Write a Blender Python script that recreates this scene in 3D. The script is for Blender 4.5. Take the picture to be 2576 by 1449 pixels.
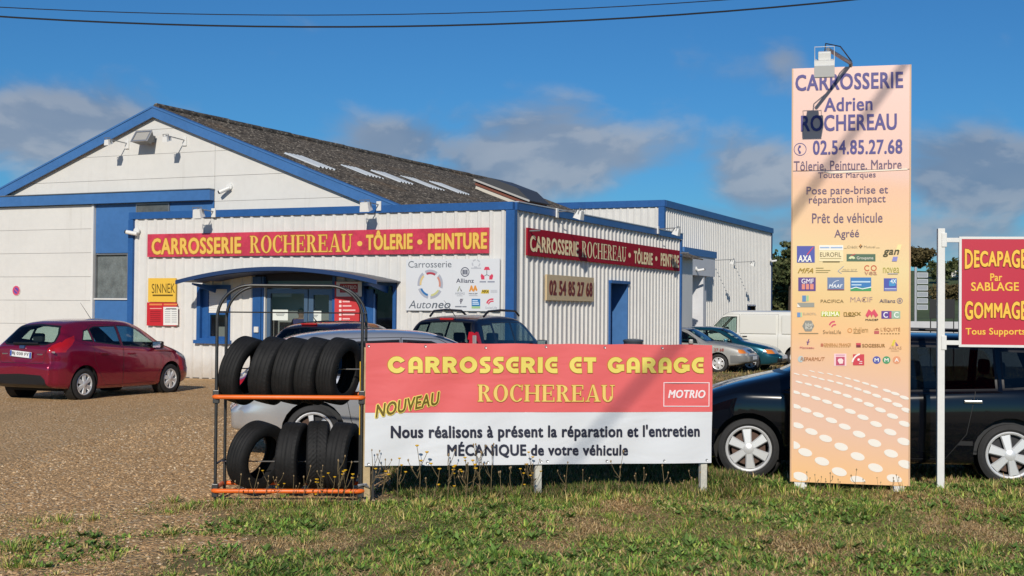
import bpy, bmesh, math, random
import numpy as np
from mathutils import Vector, Matrix, Quaternion
for o in list(bpy.data.objects): bpy.data.objects.remove(o, do_unlink=True)
scene = bpy.context.scene
COL = scene.collection
rnd = random.Random(7)
R = math.radians
# ------------------------------------------------------------------ camera
CAM_H, CAM_F, PW, PH = 1.75, 3300.0, 2576.0, 1449.0
PITCH, ROLL = math.atan(55.5 / CAM_F), 0.0085
CAM_M = (Matrix.Rotation(math.pi / 2 + PITCH, 3, 'X') @ Matrix.Rotation(ROLL, 3, 'Z'))
cd = bpy.data.cameras.new('camera'); cam = bpy.data.objects.new('camera', cd); COL.objects.link(cam)
cam.matrix_world = Matrix.Translation((0, 0, CAM_H)) @ CAM_M.to_4x4()
cd.sensor_width = 36; cd.lens = 36 * CAM_F / PW; cd.clip_start = .1; cd.clip_end = 5000
scene.camera = cam
# ------------------------------------------------------------------ sun and sky
SUN_EL = R(27.0); sh = Vector((-.101, -.994)).normalized()
SUN = Vector((sh.x * math.cos(SUN_EL), sh.y * math.cos(SUN_EL), math.sin(SUN_EL)))
sd = bpy.data.lights.new('sun', 'SUN'); so = bpy.data.objects.new('sun', sd); COL.objects.link(so)
sd.energy = 3.7; sd.angle = R(.53); sd.color = (1, .92, .80)
so.rotation_euler = SUN.to_track_quat('Z', 'Y').to_euler(); so.location = (0, 0, 40)
world = bpy.data.worlds.new('World'); scene.world = world; world.use_nodes = True
nt = world.node_tree; nt.nodes.clear()
def N(t, typ, **kw):
    n = t.nodes.new(typ)
    for k, v in kw.items(): setattr(n, k, v)
    return n
def mth(t, op, a, b=None, c=None, clamp=False):
    n = t.nodes.new('ShaderNodeMath'); n.operation = op; n.use_clamp = clamp
    for i, v in enumerate((a, b, c)):
        if v is None: continue
        if isinstance(v, (int, float)): n.inputs[i].default_value = v
        else: t.links.new(v, n.inputs[i])
    return n.outputs[0]
def mixc(t, f, a, b, blend='MIX'):
    n = t.nodes.new('ShaderNodeMix'); n.data_type = 'RGBA'; n.blend_type = blend
    for i, v in ((0, f), (6, a), (7, b)):
        if isinstance(v, (int, float)): n.inputs[i].default_value = v
        elif isinstance(v, tuple): n.inputs[i].default_value = (*v, 1) if len(v) == 3 else v
        else: t.links.new(v, n.inputs[i])
    return n.outputs[2]
def smooth(t, v, a, b):
    n = t.nodes.new('ShaderNodeMapRange'); n.interpolation_type = 'SMOOTHSTEP'
    t.links.new(v, n.inputs[0]); n.inputs[1].default_value = a; n.inputs[2].default_value = b
    return n.outputs[0]
sky = N(nt, 'ShaderNodeTexSky', sky_type='NISHITA', sun_disc=False, sun_elevation=SUN_EL, sun_rotation=math.atan2(sh.x, sh.y), altitude=80, air_density=1.0, dust_density=.25, ozone_density=2.2)
geo = N(nt, 'ShaderNodeTexCoord')
sep = N(nt, 'ShaderNodeSeparateXYZ'); nt.links.new(geo.outputs['Generated'], sep.inputs[0])
az = mth(nt, 'ARCTAN2', sep.outputs[0], sep.outputs[1]); el = mth(nt, 'ARCSINE', sep.outputs[2])
comb = N(nt, 'ShaderNodeCombineXYZ'); nt.links.new(mth(nt, 'MULTIPLY', az, 1.0), comb.inputs[0]); nt.links.new(mth(nt, 'MULTIPLY', el, 1.7), comb.inputs[1])
def noise(t, vec, scale, detail=6, rough=.55, dist=0, off=None):
    n = t.nodes.new('ShaderNodeTexNoise'); n.inputs['Scale'].default_value = scale; n.inputs['Detail'].default_value = detail
    n.inputs['Roughness'].default_value = rough; n.inputs['Distortion'].default_value = dist
    if off is not None:
        a = t.nodes.new('ShaderNodeVectorMath'); a.inputs[1].default_value = off; t.links.new(vec, a.inputs[0]); vec = a.outputs[0]
    if vec is not None: t.links.new(vec, n.inputs['Vector'])
    return n.outputs[0]
big = noise(nt, comb.outputs[0], 10, 7, .52, .25)
cover = None                      # each cloud bank: azimuth, elevation (rad), half width, half height
for (a0, e0, wa, we, s) in ((.030, .118, .095, .040, 1.25), (-.085, .124, .070, .022, .95), (-.03, .096, .14, .022, .95), (-.345, .126, .105, .038, 1.25), (.185, .104, .046, .038, 1.0), (.207, .190, .026, .026, .78), (.335, .098, .090, .036, 1.1), (.25, .060, .18, .024, .85), (.10, .070, .12, .020, .75),
                        (.9, .12, .25, .06, 1.1), (-.95, .14, .3, .06, 1.1), (1.6, .16, .3, .07, 1.2), (-1.7, .15, .35, .08, 1.2), (2.6, .12, .3, .06, 1.1), (-2.6, .14, .3, .06, 1.1)):
    dx = mth(nt, 'DIVIDE', mth(nt, 'SUBTRACT', az, a0), wa); dy = mth(nt, 'DIVIDE', mth(nt, 'SUBTRACT', el, e0), we)
    r2 = mth(nt, 'ADD', mth(nt, 'MULTIPLY', dx, dx), mth(nt, 'MULTIPLY', dy, dy))
    g = mth(nt, 'MULTIPLY', mth(nt, 'POWER', 2.718, mth(nt, 'MULTIPLY', r2, -1)), s)
    cover = g if cover is None else mth(nt, 'MAXIMUM', cover, g)
dens = smooth(nt, mth(nt, 'ADD', mth(nt, 'MULTIPLY', cover, .55), mth(nt, 'MULTIPLY', mth(nt, 'SUBTRACT', big, .5), 1.15)), .13, .50)
lit = noise(nt, comb.outputs[0], 10, 5, .5, .25, off=(0, .016, 0))     # sampled a little higher: gives sunlit tops
shade = smooth(nt, mth(nt, 'SUBTRACT', big, lit), -.03, .05)
mid = noise(nt, comb.outputs[0], 4.5, 4, .5)
shade = mth(nt, 'ADD', mth(nt, 'MULTIPLY', shade, .45), mth(nt, 'MULTIPLY', smooth(nt, mid, .38, .62), .55))
ccol = mixc(nt, shade, (2.3, 3.2, 4.7), (5.0, 5.5, 6.3))
skyc = mixc(nt, 1.0, sky.outputs[0], (.25, .64, 1.02), 'MULTIPLY')
skyf = mixc(nt, mth(nt, 'MULTIPLY', dens, .86), skyc, ccol)
bg = N(nt, 'ShaderNodeBackground'); bg.inputs[1].default_value = .075
nt.links.new(skyf, bg.inputs[0]); wo = N(nt, 'ShaderNodeOutputWorld'); nt.links.new(bg.outputs[0], wo.inputs[0])
vs = scene.view_settings; vs.view_transform = 'Standard'; vs.look = 'None'; vs.exposure = 0.0; vs.gamma = 1; vs.use_curve_mapping = False
cy = scene.cycles if hasattr(scene, 'cycles') else None
if cy:
    cy.max_bounces = 8; cy.transparent_max_bounces = 16; cy.use_denoising = True; cy.caustics_reflective = False; cy.caustics_refractive = False
# ------------------------------------------------------------------ measuring: photograph point -> place
def ray(px, py): return CAM_M @ Vector(((px - PW / 2) / CAM_F, -(py - PH / 2) / CAM_F, -1))
EYE = Vector((0, 0, CAM_H))
def on_plane(px, py, org, ang):           # vertical plane through org (x,y) running at angle ang -> (along, z)
    d = ray(px, py); n = Vector((-math.sin(ang), math.cos(ang), 0)); o = Vector((org[0], org[1], 0))
    p = EYE + d * (n.dot(o - EYE) / n.dot(d)); return (p - o).dot(Vector((math.cos(ang), math.sin(ang), 0))), p.z
def on_ground(px, py, z=0):
    d = ray(px, py); return EYE + d * ((z - CAM_H) / d.z)
def at_y(px, py, Y):
    d = ray(px, py); return EYE + d * (Y / d.y)
BA = R(-24.2); BC = Vector((0, 28.8, 0)); BU = Vector((math.cos(BA), math.sin(BA), 0)); BV = Vector((-math.sin(BA), math.cos(BA), 0))
def B(u, v, z=0): return BC + BU * u + BV * v + Vector((0, 0, z))
def fr(px, py, v=0): return on_plane(px, py, BC + BV * v, BA)
def sd_(px, py, u=0): return on_plane(px, py, BC + BU * u, BA + math.pi / 2)
# ------------------------------------------------------------------ materials
MATS = {}
def srgb(h):
    h = h.lstrip('#'); c = [int(h[i:i + 2], 16) / 255 for i in (0, 2, 4)]
    return tuple(x / 12.92 if x <= .04045 else ((x + .055) / 1.055) ** 2.4 for x in c)
def mat(name, col=(.5, .5, .5), rough=.5, metal=0, coat=0, var=0, vs=4, bump=0, bs=60, spec=.5, crough=.04, emit=None, vcol=None, trans=0):
    if name in MATS: return MATS[name]
    if isinstance(col, str): col = srgb(col)
    m = bpy.data.materials.new(name); m.use_nodes = True; t = m.node_tree; p = t.nodes['Principled BSDF']; MATS[name] = m
    p.inputs['Base Color'].default_value = (*col, 1); p.inputs['Roughness'].default_value = rough; p.inputs['Metallic'].default_value = metal
    p.inputs['Coat Weight'].default_value = coat; p.inputs['Coat Roughness'].default_value = crough; p.inputs['Specular IOR Level'].default_value = spec
    tc = t.nodes.new('ShaderNodeTexCoord')
    src = None
    if vcol:
        a = t.nodes.new('ShaderNodeAttribute'); a.attribute_name = vcol; src = a.outputs[0]; t.links.new(src, p.inputs['Base Color'])
    if var:
        n1 = noise(t, tc.outputs['Object'], vs, 5, .6); n2 = noise(t, tc.outputs['Object'], vs * 7.3, 4, .6)
        f = smooth(t, mth(t, 'ADD', mth(t, 'MULTIPLY', n1, .6), mth(t, 'MULTIPLY', n2, .4)), .3, .7)
        lo = tuple(c * (1 - var) for c in col); hi = tuple(min(1, c * (1 + var)) for c in col)
        t.links.new(mixc(t, f, lo, hi), p.inputs['Base Color'])
        t.links.new(mth(t, 'ADD', rough - .08, mth(t, 'MULTIPLY', n2, .16), clamp=True), p.inputs['Roughness'])
    if bump:
        nb = noise(t, tc.outputs['Object'], bs, 4, .6); bn = t.nodes.new('ShaderNodeBump'); bn.inputs['Strength'].default_value = bump; bn.inputs['Distance'].default_value = .02
        t.links.new(nb, bn.inputs['Height']); t.links.new(bn.outputs[0], p.inputs['Normal'])
    if emit: p.inputs['Emission Color'].default_value = (*emit[0], 1); p.inputs['Emission Strength'].default_value = emit[1]
    if trans: p.inputs['Transmission Weight'].default_value = trans
    return m
def glass(name, tint, rough=.02, refl=1.0, base=.04):
    if name in MATS: return MATS[name]
    m = bpy.data.materials.new(name); m.use_nodes = True; t = m.node_tree; MATS[name] = m
    t.nodes.remove(t.nodes['Principled BSDF']); out = t.nodes['Material Output']
    tr = t.nodes.new('ShaderNodeBsdfTransparent'); tr.inputs[0].default_value = (*tint, 1)
    gl = t.nodes.new('ShaderNodeBsdfGlossy'); gl.inputs['Roughness'].default_value = rough
    lw = t.nodes.new('ShaderNodeLayerWeight'); lw.inputs[0].default_value = .5      # same from both faces of the pane
    f = mth(t, 'MULTIPLY', mth(t, 'ADD', mth(t, 'MULTIPLY', mth(t, 'POWER', lw.outputs['Facing'], 4.5), .9), base), refl, clamp=True)
    mx = t.nodes.new('ShaderNodeMixShader'); t.links.new(f, mx.inputs[0]); t.links.new(tr.outputs[0], mx.inputs[1]); t.links.new(gl.outputs[0], mx.inputs[2])
    t.links.new(mx.outputs[0], out.inputs[0]); return m
# ------------------------------------------------------------------ objects
def tag(o, label=None, cat=None, group=None, kind=None):
    for k, v in (('label', label), ('category', cat), ('group', group), ('kind', kind)):
        if v: o[k] = v
    return o
def thing(name, label, cat, loc=(0, 0, 0), rz=0, group=None):
    o = bpy.data.objects.new(name, None); COL.objects.link(o); o.location = loc; o.rotation_euler = (0, 0, rz); o.empty_display_size = .1
    return tag(o, label, cat, group)
def node(name, parent, loc=(0, 0, 0), rot=(0, 0, 0)):
    o = bpy.data.objects.new(name, None); COL.objects.link(o); o.parent = parent; o.location = loc; o.rotation_euler = rot; return o
def mesh_obj(name, me, m, parent=None, smooth_a=None):
    if m is not None and not me.materials: me.materials.append(m)
    o = bpy.data.objects.new(name, me); COL.objects.link(o)
    if parent is not None: o.parent = parent
    if smooth_a is not None: shade(me, smooth_a)
    return o
def shade(me, ang=35):
    me.polygons.foreach_set('use_smooth', [True] * len(me.polygons))
    me.set_sharp_from_angle(angle=R(ang))
def from_bm(name, bm, m, parent=None, smooth_a=None):
    me = bpy.data.meshes.new(name); bm.to_mesh(me); bm.free(); return mesh_obj(name, me, m, parent, smooth_a)
def from_py(name, v, f, m, parent=None, smooth_a=None):
    me = bpy.data.meshes.new(name); me.from_pydata(v, [], f); me.update(); return mesh_obj(name, me, m, parent, smooth_a)
class G:                                   # geometry collector
    def __init__(s): s.v = []; s.f = []
    def add(s, v, f, M4=None):
        b = len(s.v); s.v += [tuple(M4 @ Vector(p)) if M4 else tuple(p) for p in v]; s.f += [tuple(b + i for i in q) for q in f]; return s
    def box(s, x0, x1, y0, y1, z0, z1, M4=None):
        v = [(x, y, z) for x in (x0, x1) for y in (y0, y1) for z in (z0, z1)]
        return s.add(v, [(0, 1, 3, 2), (4, 6, 7, 5), (0, 4, 5, 1), (2, 3, 7, 6), (0, 2, 6, 4), (1, 5, 7, 3)], M4)
    def bbox(s, x0, x1, y0, y1, z0, z1, b=.01, M4=None):   # box with chamfered edges
        v = []; f = []
        def q(ax, sgn):
            pass
        bm = bmesh.new(); bmesh.ops.create_cube(bm, size=1)
        for p in bm.verts: p.co = Vector(((x0 + x1) / 2 + p.co.x * (x1 - x0), (y0 + y1) / 2 + p.co.y * (y1 - y0), (z0 + z1) / 2 + p.co.z * (z1 - z0)))
        bmesh.ops.bevel(bm, geom=bm.edges[:], offset=b, segments=2, affect='EDGES', profile=.6)
        bm.verts.index_update(); s.add([p.co for p in bm.verts], [[p.index for p in fc.verts] for fc in bm.faces], M4); bm.free(); return s
    def tube(s, pts, r, n=8, closed=False, caps=True, M4=None):
        pts = [Vector(p) for p in pts]; m = len(pts); rs = r if isinstance(r, (list, tuple)) else [r] * m
        v = []; prev = None
        for i, p in enumerate(pts):
            a = pts[(i - 1) % m] if (closed or i > 0) else p; b = pts[(i + 1) % m] if (closed or i < m - 1) else p
            d = (b - a).normalized()
            if prev is None: u = d.orthogonal().normalized()
            else:
                u = prev - d * prev.dot(d); u = u.normalized() if u.length > 1e-6 else d.orthogonal().normalized()
            prev = u; w = d.cross(u)
            for k in range(n):
                an = 2 * math.pi * k / n; v.append(p + (u * math.cos(an) + w * math.sin(an)) * rs[i])
        f = []
        for i in range(m if closed else m - 1):
            j = (i + 1) % m
            for k in range(n): f.append((i * n + k, i * n + (k + 1) % n, j * n + (k + 1) % n, j * n + k))
        if caps and not closed: f.append(tuple(range(n - 1, -1, -1))); f.append(tuple((m - 1) * n + k for k in range(n)))
        return s.add(v, f, M4)
    def lathe(s, prof, n=24, closed=False, M4=None, axis='y'):   # prof: (axial, radius)
        v = []; m = len(prof)
        for k in range(n):
            a = 2 * math.pi * k / n
            for (h, r) in prof:
                v.append((r * math.cos(a), h, r * math.sin(a)) if axis == 'y' else (r * math.cos(a), r * math.sin(a), h))
        f = []
        for k in range(n):
            j = (k + 1) % n
            for i in range(m if closed else m - 1):
                i2 = (i + 1) % m; q = (k * m + i, k * m + i2, j * m + i2, j * m + i); f.append(q if axis == 'y' else q[::-1])
        return s.add(v, f, M4)
    def prism(s, poly, y0, y1, M4=None):      # poly in (x,z) extruded along y
        n = len(poly); v = [(x, y0, z) for x, z in poly] + [(x, y1, z) for x, z in poly]
        f = [tuple(range(n)), tuple(range(2 * n - 1, n - 1, -1))] + [(i, i + n, (i + 1) % n + n, (i + 1) % n) for i in range(n)]
        return s.add(v, f, M4)
    def obj(s, name, m, parent=None, smooth_a=None): return from_py(name, s.v, s.f, m, parent, smooth_a)
def rrect(x0, x1, z0, z1, r=.01, n=4):
    out = []
    for cx, cz, a0 in ((x1 - r, z1 - r, 0), (x0 + r, z1 - r, 90), (x0 + r, z0 + r, 180), (x1 - r, z0 + r, 270)):
        for k in range(n + 1):
            a = R(a0 + 90 * k / n); out.append((cx + r * math.cos(a), cz + r * math.sin(a)))
    return out
def circ(cx, cz, rx, rz=None, n=24, a0=0, a1=360):
    rz = rx if rz is None else rz; k = n if a1 - a0 >= 360 else n + 1
    return [(cx + rx * math.cos(R(a0 + (a1 - a0) * i / n)), cz + rz * math.sin(R(a0 + (a1 - a0) * i / n))) for i in range(k)]
# common materials
WHITE = mat('white_cladding', (.70, .69, .66), .45, var=.05, vs=1.5)
WHITE2 = mat('white_paint', (.72, .72, .70), .4, var=.04, vs=6)
BLUE = mat('blue_paint', (.020, .098, .30), .42, var=.12, vs=2)
BLUE2 = mat('blue_sheet', (.048, .155, .385), .5, var=.10, vs=1.2)
GREY = mat('grey_metal', (.30, .31, .32), .4, .6, var=.1)
BLACK = mat('black_plastic', (.016, .016, .018), .5)
DARK = mat('dark_interior', (.03, .032, .036), .8)
# ================================================================== ground
def sst(a, b, x): t = np.clip((x - a) / (b - a), 0, 1); return t * t * (3 - 2 * t)
def gz(x, y):
    x = np.asarray(x, float); y = np.asarray(y, float)
    z = -.12 * sst(31, 38.5, y) * sst(-1, 4, x)
    z = z - .25 * sst(46, 70, y) * sst(6, 14, x)
    near = sst(7, 9, y) * (1 - sst(13.5, 17, y))
    z = z + near * sst(-1.5, 1.5, x) * (.030 * np.sin(x * 1.9 + .4) * np.sin(y * 1.7) + .02 * np.sin(x * 4.1 + y * 2.3))
    z = z + .045 * np.exp(-((y - 13.15) / .35) ** 2) * sst(1.4, 2.1, x) - .05 * sst(12.2, 9.0, y) * sst(-1, 1, x) * 0
    return z
def GZ(x, y): return float(gz(x, y))
def grid(xs, ys, off=0, keep=None):
    X, Y = np.meshgrid(xs, ys); Z = gz(X, Y) + off; n, m = X.shape
    v = np.stack([X, Y, Z], -1).reshape(-1, 3)
    i, j = np.meshgrid(np.arange(m - 1), np.arange(n - 1)); a = (j * m + i).ravel()
    f = np.stack([a, a + 1, a + m + 1, a + m], -1)
    if keep is not None:
        c = v[f].mean(1); f = f[keep(c[:, 0], c[:, 1])]
    return v, f
def np_mesh(name, v, f, m, parent=None, sm=True):
    me = bpy.data.meshes.new(name); v = np.asarray(v, np.float32); f = np.asarray(f, np.int32); k = f.shape[1]
    me.vertices.add(len(v)); me.vertices.foreach_set('co', v.ravel()); me.loops.add(f.size); me.loops.foreach_set('vertex_index', f.ravel())
    me.polygons.add(len(f)); me.polygons.foreach_set('loop_start', np.arange(0, f.size, k, dtype=np.int32))
    me.update(calc_edges=True); me.validate()
    if sm: me.polygons.foreach_set('use_smooth', [True] * len(me.polygons))
    return mesh_obj(name, me, m, parent)
def soil_mat():
    m = mat('verge_soil', (.12, .09, .05), .95); t = m.node_tree; p = t.nodes['Principled BSDF']; g = t.nodes.new('ShaderNodeNewGeometry').outputs['Position']
    a = noise(t, g, .5, 5, .6); b = noise(t, g, 9, 5, .65); c = noise(t, g, 60, 3, .6)
    k = mixc(t, smooth(t, a, .35, .65), (.15, .125, .042), (.38, .25, .11)); k = mixc(t, smooth(t, b, .4, .7), k, (.26, .185, .075)); k = mixc(t, mth(t, 'MULTIPLY', smooth(t, c, .45, .75), .6), k, (.48, .35, .17))
    t.links.new(k, p.inputs['Base Color']); bn = t.nodes.new('ShaderNodeBump'); bn.inputs['Strength'].default_value = .8; bn.inputs['Distance'].default_value = .03; t.links.new(c, bn.inputs['Height']); t.links.new(bn.outputs[0], p.inputs['Normal'])
    return m
def gravel_mat():
    m = mat('gravel', (.4, .29, .19), .9); t = m.node_tree; p = t.nodes['Principled BSDF']; g = t.nodes.new('ShaderNodeNewGeometry').outputs['Position']
    v = t.nodes.new('ShaderNodeTexVoronoi'); v.inputs['Scale'].default_value = 30; t.links.new(g, v.inputs['Vector'])
    v2 = t.nodes.new('ShaderNodeTexVoronoi'); v2.inputs['Scale'].default_value = 17; t.links.new(g, v2.inputs['Vector'])
    sp = t.nodes.new('ShaderNodeSeparateColor'); t.links.new(v.outputs['Color'], sp.inputs[0]); sp2 = t.nodes.new('ShaderNodeSeparateColor'); t.links.new(v2.outputs['Color'], sp2.inputs[0])
    a = noise(t, g, .35, 5, .6); b = noise(t, g, 3.0, 5, .65); hf = noise(t, g, 26, 3, .7)
    k = mixc(t, sp.outputs[0], (.42, .235, .085), (.86, .55, .27)); k = mixc(t, mth(t, 'MULTIPLY', sp2.outputs[1], .55), k, (.56, .34, .145))
    k = mixc(t, mth(t, 'MULTIPLY', smooth(t, b, .42, .68), .5), k, (.54, .33, .14)); k = mixc(t, mth(t, 'MULTIPLY', smooth(t, a, .45, .7), .35), k, (.76, .49, .235))
    k = mixc(t, mth(t, 'MULTIPLY', smooth(t, hf, .57, .68), .8), k, (.20, .11, .04)); k = mixc(t, smooth(t, sp.outputs[2], .93, .97), k, (.92, .74, .48))
    # damp, greenish tracks towards the verge
    s = t.nodes.new('ShaderNodeSeparateXYZ'); t.links.new(g, s.inputs[0])
    gr = mth(t, 'MULTIPLY', smooth(t, mth(t, 'ADD', mth(t, 'MULTIPLY', s.outputs[1], -1), mth(t, 'MULTIPLY', b, 4)), -9.6, -7.6), smooth(t, noise(t, g, 1.6, 5, .7), .40, .62))
    k = mixc(t, mth(t, 'MULTIPLY', gr, .65), k, (.30, .23, .095))
    mp = t.nodes.new('ShaderNodeMapping'); mp.inputs['Rotation'].default_value = (0, 0, R(38)); mp.inputs['Scale'].default_value = (1.5, .10, 1); t.links.new(g, mp.inputs[0]); tr = noise(t, mp.outputs[0], 1.0, 4, .6, .8)
    k = mixc(t, mth(t, 'MULTIPLY', smooth(t, tr, .56, .64), .38), k, (.40, .255, .12)); k = mixc(t, mth(t, 'MULTIPLY', smooth(t, noise(t, g, .22, 3, .5, .4), .6, .75), .3), k, (.30, .20, .11))
    t.links.new(k, p.inputs['Base Color'])
    h = mth(t, 'ADD', mth(t, 'MULTIPLY', v.outputs['Distance'], -1), mth(t, 'MULTIPLY', b, .8)); bn = t.nodes.new('ShaderNodeBump'); bn.inputs['Strength'].default_value = .9; bn.inputs['Distance'].default_value = .035
    t.links.new(h, bn.inputs['Height']); t.links.new(bn.outputs[0], p.inputs['Normal']); return m
def axis(a, b, d, lo, hi):
    c = list(np.arange(a, b + 1e-6, d)); s = d
    x = c[-1]
    while x < hi: s *= 1.35; x += s; c.append(x)
    x = c[0]; s = d; pre = []
    while x > lo: s *= 1.35; x -= s; pre.append(x)
    return np.array(pre[::-1] + c)
v, f = grid(axis(-6, 8, .12, -700, 900), axis(7, 18, .12, -60, 1500))
gnd = np_mesh('ground', v, f, soil_mat()); gnd['kind'] = 'structure'
def vnoise(x, y, sc, seed):
    r = np.random.default_rng(seed); T = r.random((64, 64)); u, v = np.asarray(x) * sc + 31.7, np.asarray(y) * sc + 17.3; i, j = np.floor(u).astype(int), np.floor(v).astype(int); fu, fv = u - i, v - j; fu = fu * fu * (3 - 2 * fu); fv = fv * fv * (3 - 2 * fv)
    g = lambda a, b: T[a % 64, b % 64]; return (g(i, j) * (1 - fu) + g(i + 1, j) * fu) * (1 - fv) + (g(i, j + 1) * (1 - fu) + g(i + 1, j + 1) * fu) * fv
def yard_edge(y): return np.interp(y, [6, 9, 10.4, 11.3, 11.75, 12.0, 13, 15, 16, 19, 26, 34, 60], [-2.6, -2.2, -2.25, -2.7, -2.9, -1.5, -1.2, -.6, .6, 1.6, 3.2, 5.2, 9]) + .12 * np.sin(y * 2.1) + .08 * np.sin(y * 5.3 + 1)
v, f = grid(axis(-5, 2, .05, -48, 12), axis(7, 17, .05, 4.5, 60), .004, lambda x, y: x < yard_edge(y) + (vnoise(x, y, 2.1, 41) - .5) * 1.2 + (vnoise(x, y, 9, 42) - .5) * .45)
gy = np_mesh('gravel_yard', v, f, gravel_mat()); gy['kind'] = 'structure'
rg = np.random.default_rng(3)
def stones(n, sx, sy, smin, smax, seed):
    r = np.random.default_rng(seed); base = np.array([(1, 0, 0), (0, 1, 0), (-1, 0, 0), (0, -1, 0), (0, 0, .8), (0, 0, -.6)]); fc = np.array([(0, 1, 4), (1, 2, 4), (2, 3, 4), (3, 0, 4)])
    px = r.uniform(*sx, n * 3); py = sy[0] + (sy[1] - sy[0]) * r.uniform(0, 1, n * 3) ** 1.3
    k = px < yard_edge(py) + r.normal(0, .35, n * 3); px = px[k][:n]; py = py[k][:n]; n = len(px)
    s = r.uniform(smin, smax, n) * r.uniform(.6, 1.3, n); a = r.uniform(0, 6.28, n); st = r.uniform(.6, 1.4, (n, 1, 3)); P = base[None] * st * s[:, None, None] + r.normal(0, .12, (n, 6, 3)) * s[:, None, None]
    ca, sa = np.cos(a)[:, None], np.sin(a)[:, None]; X = P[..., 0] * ca - P[..., 1] * sa + px[:, None]; Y = P[..., 0] * sa + P[..., 1] * ca + py[:, None]; Z = P[..., 2] * .75 + gz(px, py)[:, None] + .005
    return np.stack([X, Y, Z], -1).reshape(-1, 3), (fc[None] + (np.arange(n) * 6)[:, None, None]).reshape(-1, 3)
def stone_mat():
    m = mat('pebble', (.4, .3, .2), .85); t = m.node_tree; g = t.nodes.new('ShaderNodeNewGeometry').outputs['Random Per Island']; rmp = t.nodes.new('ShaderNodeValToRGB'); t.links.new(g, rmp.inputs[0])
    for i, (q, c) in enumerate(((0, (.28, .155, .065)), (.3, (.52, .31, .14)), (.6, (.70, .44, .21)), (.88, (.84, .57, .31)), (1, (.92, .74, .50)))):
        e = rmp.color_ramp.elements[i] if i < 2 else rmp.color_ramp.elements.new(q); e.position = q; e.color = (*c, 1)
    t.links.new(rmp.outputs[0], t.nodes['Principled BSDF'].inputs['Base Color']); return m
v, f = stones(32000, (-5.6, .4), (8.2, 21), .005, .017, 5)
o = np_mesh('gravel', v, f, stone_mat(), sm=False); tag(o, 'loose brown pebbles lying over the gravel yard', 'gravel', kind='stuff')
# ================================================================== buildings
def corrugated(x0, x1, z0, z1, pitch=.29, h=.042, top=.055, base=.115, openings=(), phase=.1, curve=None):
    """ribbed sheet in the plane y=0, ribs towards -y"""
    P = {}
    c = x0 + phase
    def yv(x):
        k = (x - x0 - phase) / pitch; d = abs((k - round(k)) * pitch); return -h * min(1, max(0, (base / 2 - d) / (base / 2 - top / 2)))
    xs = {round(x0, 4), round(x1, 4)}
    k = 0
    while c < x1 + base:
        for d in (-base / 2, -top / 2, top / 2, base / 2):
            if x0 < c + d < x1: xs.add(round(c + d, 4))
        # two shallow stiffening grooves in each pan
        c += pitch
    zs = {z0, z1}
    for (a, b, p, q) in openings:
        xs |= {round(a, 4), round(b, 4)}; zs |= {z for z in (p, q) if z0 < z < z1}
    xs = sorted(xs); zs = sorted(zs); v = [(x, yv(x), z) for z in zs for x in xs]; n = len(xs); f = []
    for j in range(len(zs) - 1):
        for i in range(n - 1):
            cx, cz = (xs[i] + xs[i + 1]) / 2, (zs[j] + zs[j + 1]) / 2
            if any(a < cx < b and p < cz < q for a, b, p, q in openings): continue
            f.append((j * n + i, j * n + i + 1, (j + 1) * n + i + 1, (j + 1) * n + i))
    return v, f
CLAD = mat('ribbed_cladding', (.68, .67, .645), .42, var=.05, vs=.8)
def dirty(m, base, z0=0):
    t = m.node_tree; p = t.nodes['Principled BSDF']; tc = t.nodes.new('ShaderNodeTexCoord').outputs['Object']; sp = t.nodes.new('ShaderNodeSeparateXYZ'); t.links.new(tc, sp.inputs[0])
    src = p.inputs['Base Color'].links[0].from_socket; mp = t.nodes.new('ShaderNodeMapping'); mp.inputs['Scale'].default_value = (3.2, 3.2, .22); t.links.new(tc, mp.inputs[0]); st = smooth(t, noise(t, mp.outputs[0], 1.6, 5, .65), .56, .78)
    k = mixc(t, mth(t, 'MULTIPLY', st, .22), src, (.36, .34, .29)); lowz = smooth(t, mth(t, 'ADD', mth(t, 'MULTIPLY', sp.outputs[2], -1), mth(t, 'MULTIPLY', noise(t, tc, 4, 4, .6), .5)), -.38, .22)
    k = mixc(t, mth(t, 'MULTIPLY', lowz, .55), k, (.34, .27, .19)); t.links.new(k, p.inputs['Base Color'])
dirty(CLAD, 0)
PANE = glass('window_glass', (.55, .60, .60), .01, 1.6)
# ---- annex
AN = thing('office_annex', 'low white ribbed-metal office building with blue trim and arched entrance canopy', 'building', BC, BA)
W0, AH, AD = -10.57, 4.13, 12.6
OPN = [(-8.42, -7.50, .95, 2.26), (-6.80, -4.52, 0, 2.62), (-3.74, -2.93, .75, 2.32)]
v, f = corrugated(W0 + .1, -.1, 0, AH - .1, openings=OPN); from_py('front_wall', v, f, CLAD, AN)
DOORV = (6.25, 7.57)
v, f = corrugated(.1, AD - .06, -.3, AH - .1, openings=[(DOORV[0], DOORV[1], -.3, 2.48)])
so_ = from_py('side_wall', v, f, CLAD, AN); so_.rotation_euler = (0, 0, math.pi / 2)
G().box(W0, W0 + .06, .05, .5, 0, AH - .1).obj('left_wall', CLAD, AN)
G().box(-2.3, -.06, AD - .08, AD - .02, -.3, AH - .1).obj('rear_wall', CLAD, AN)
G().box(W0 + .02, -.02, .02, .62, AH - .16, AH - .08).obj('roof', GREY, AN); G().box(-2.3, -.02, .62, AD - .02, AH - .16, AH - .08).obj('roof', GREY, AN)
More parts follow.
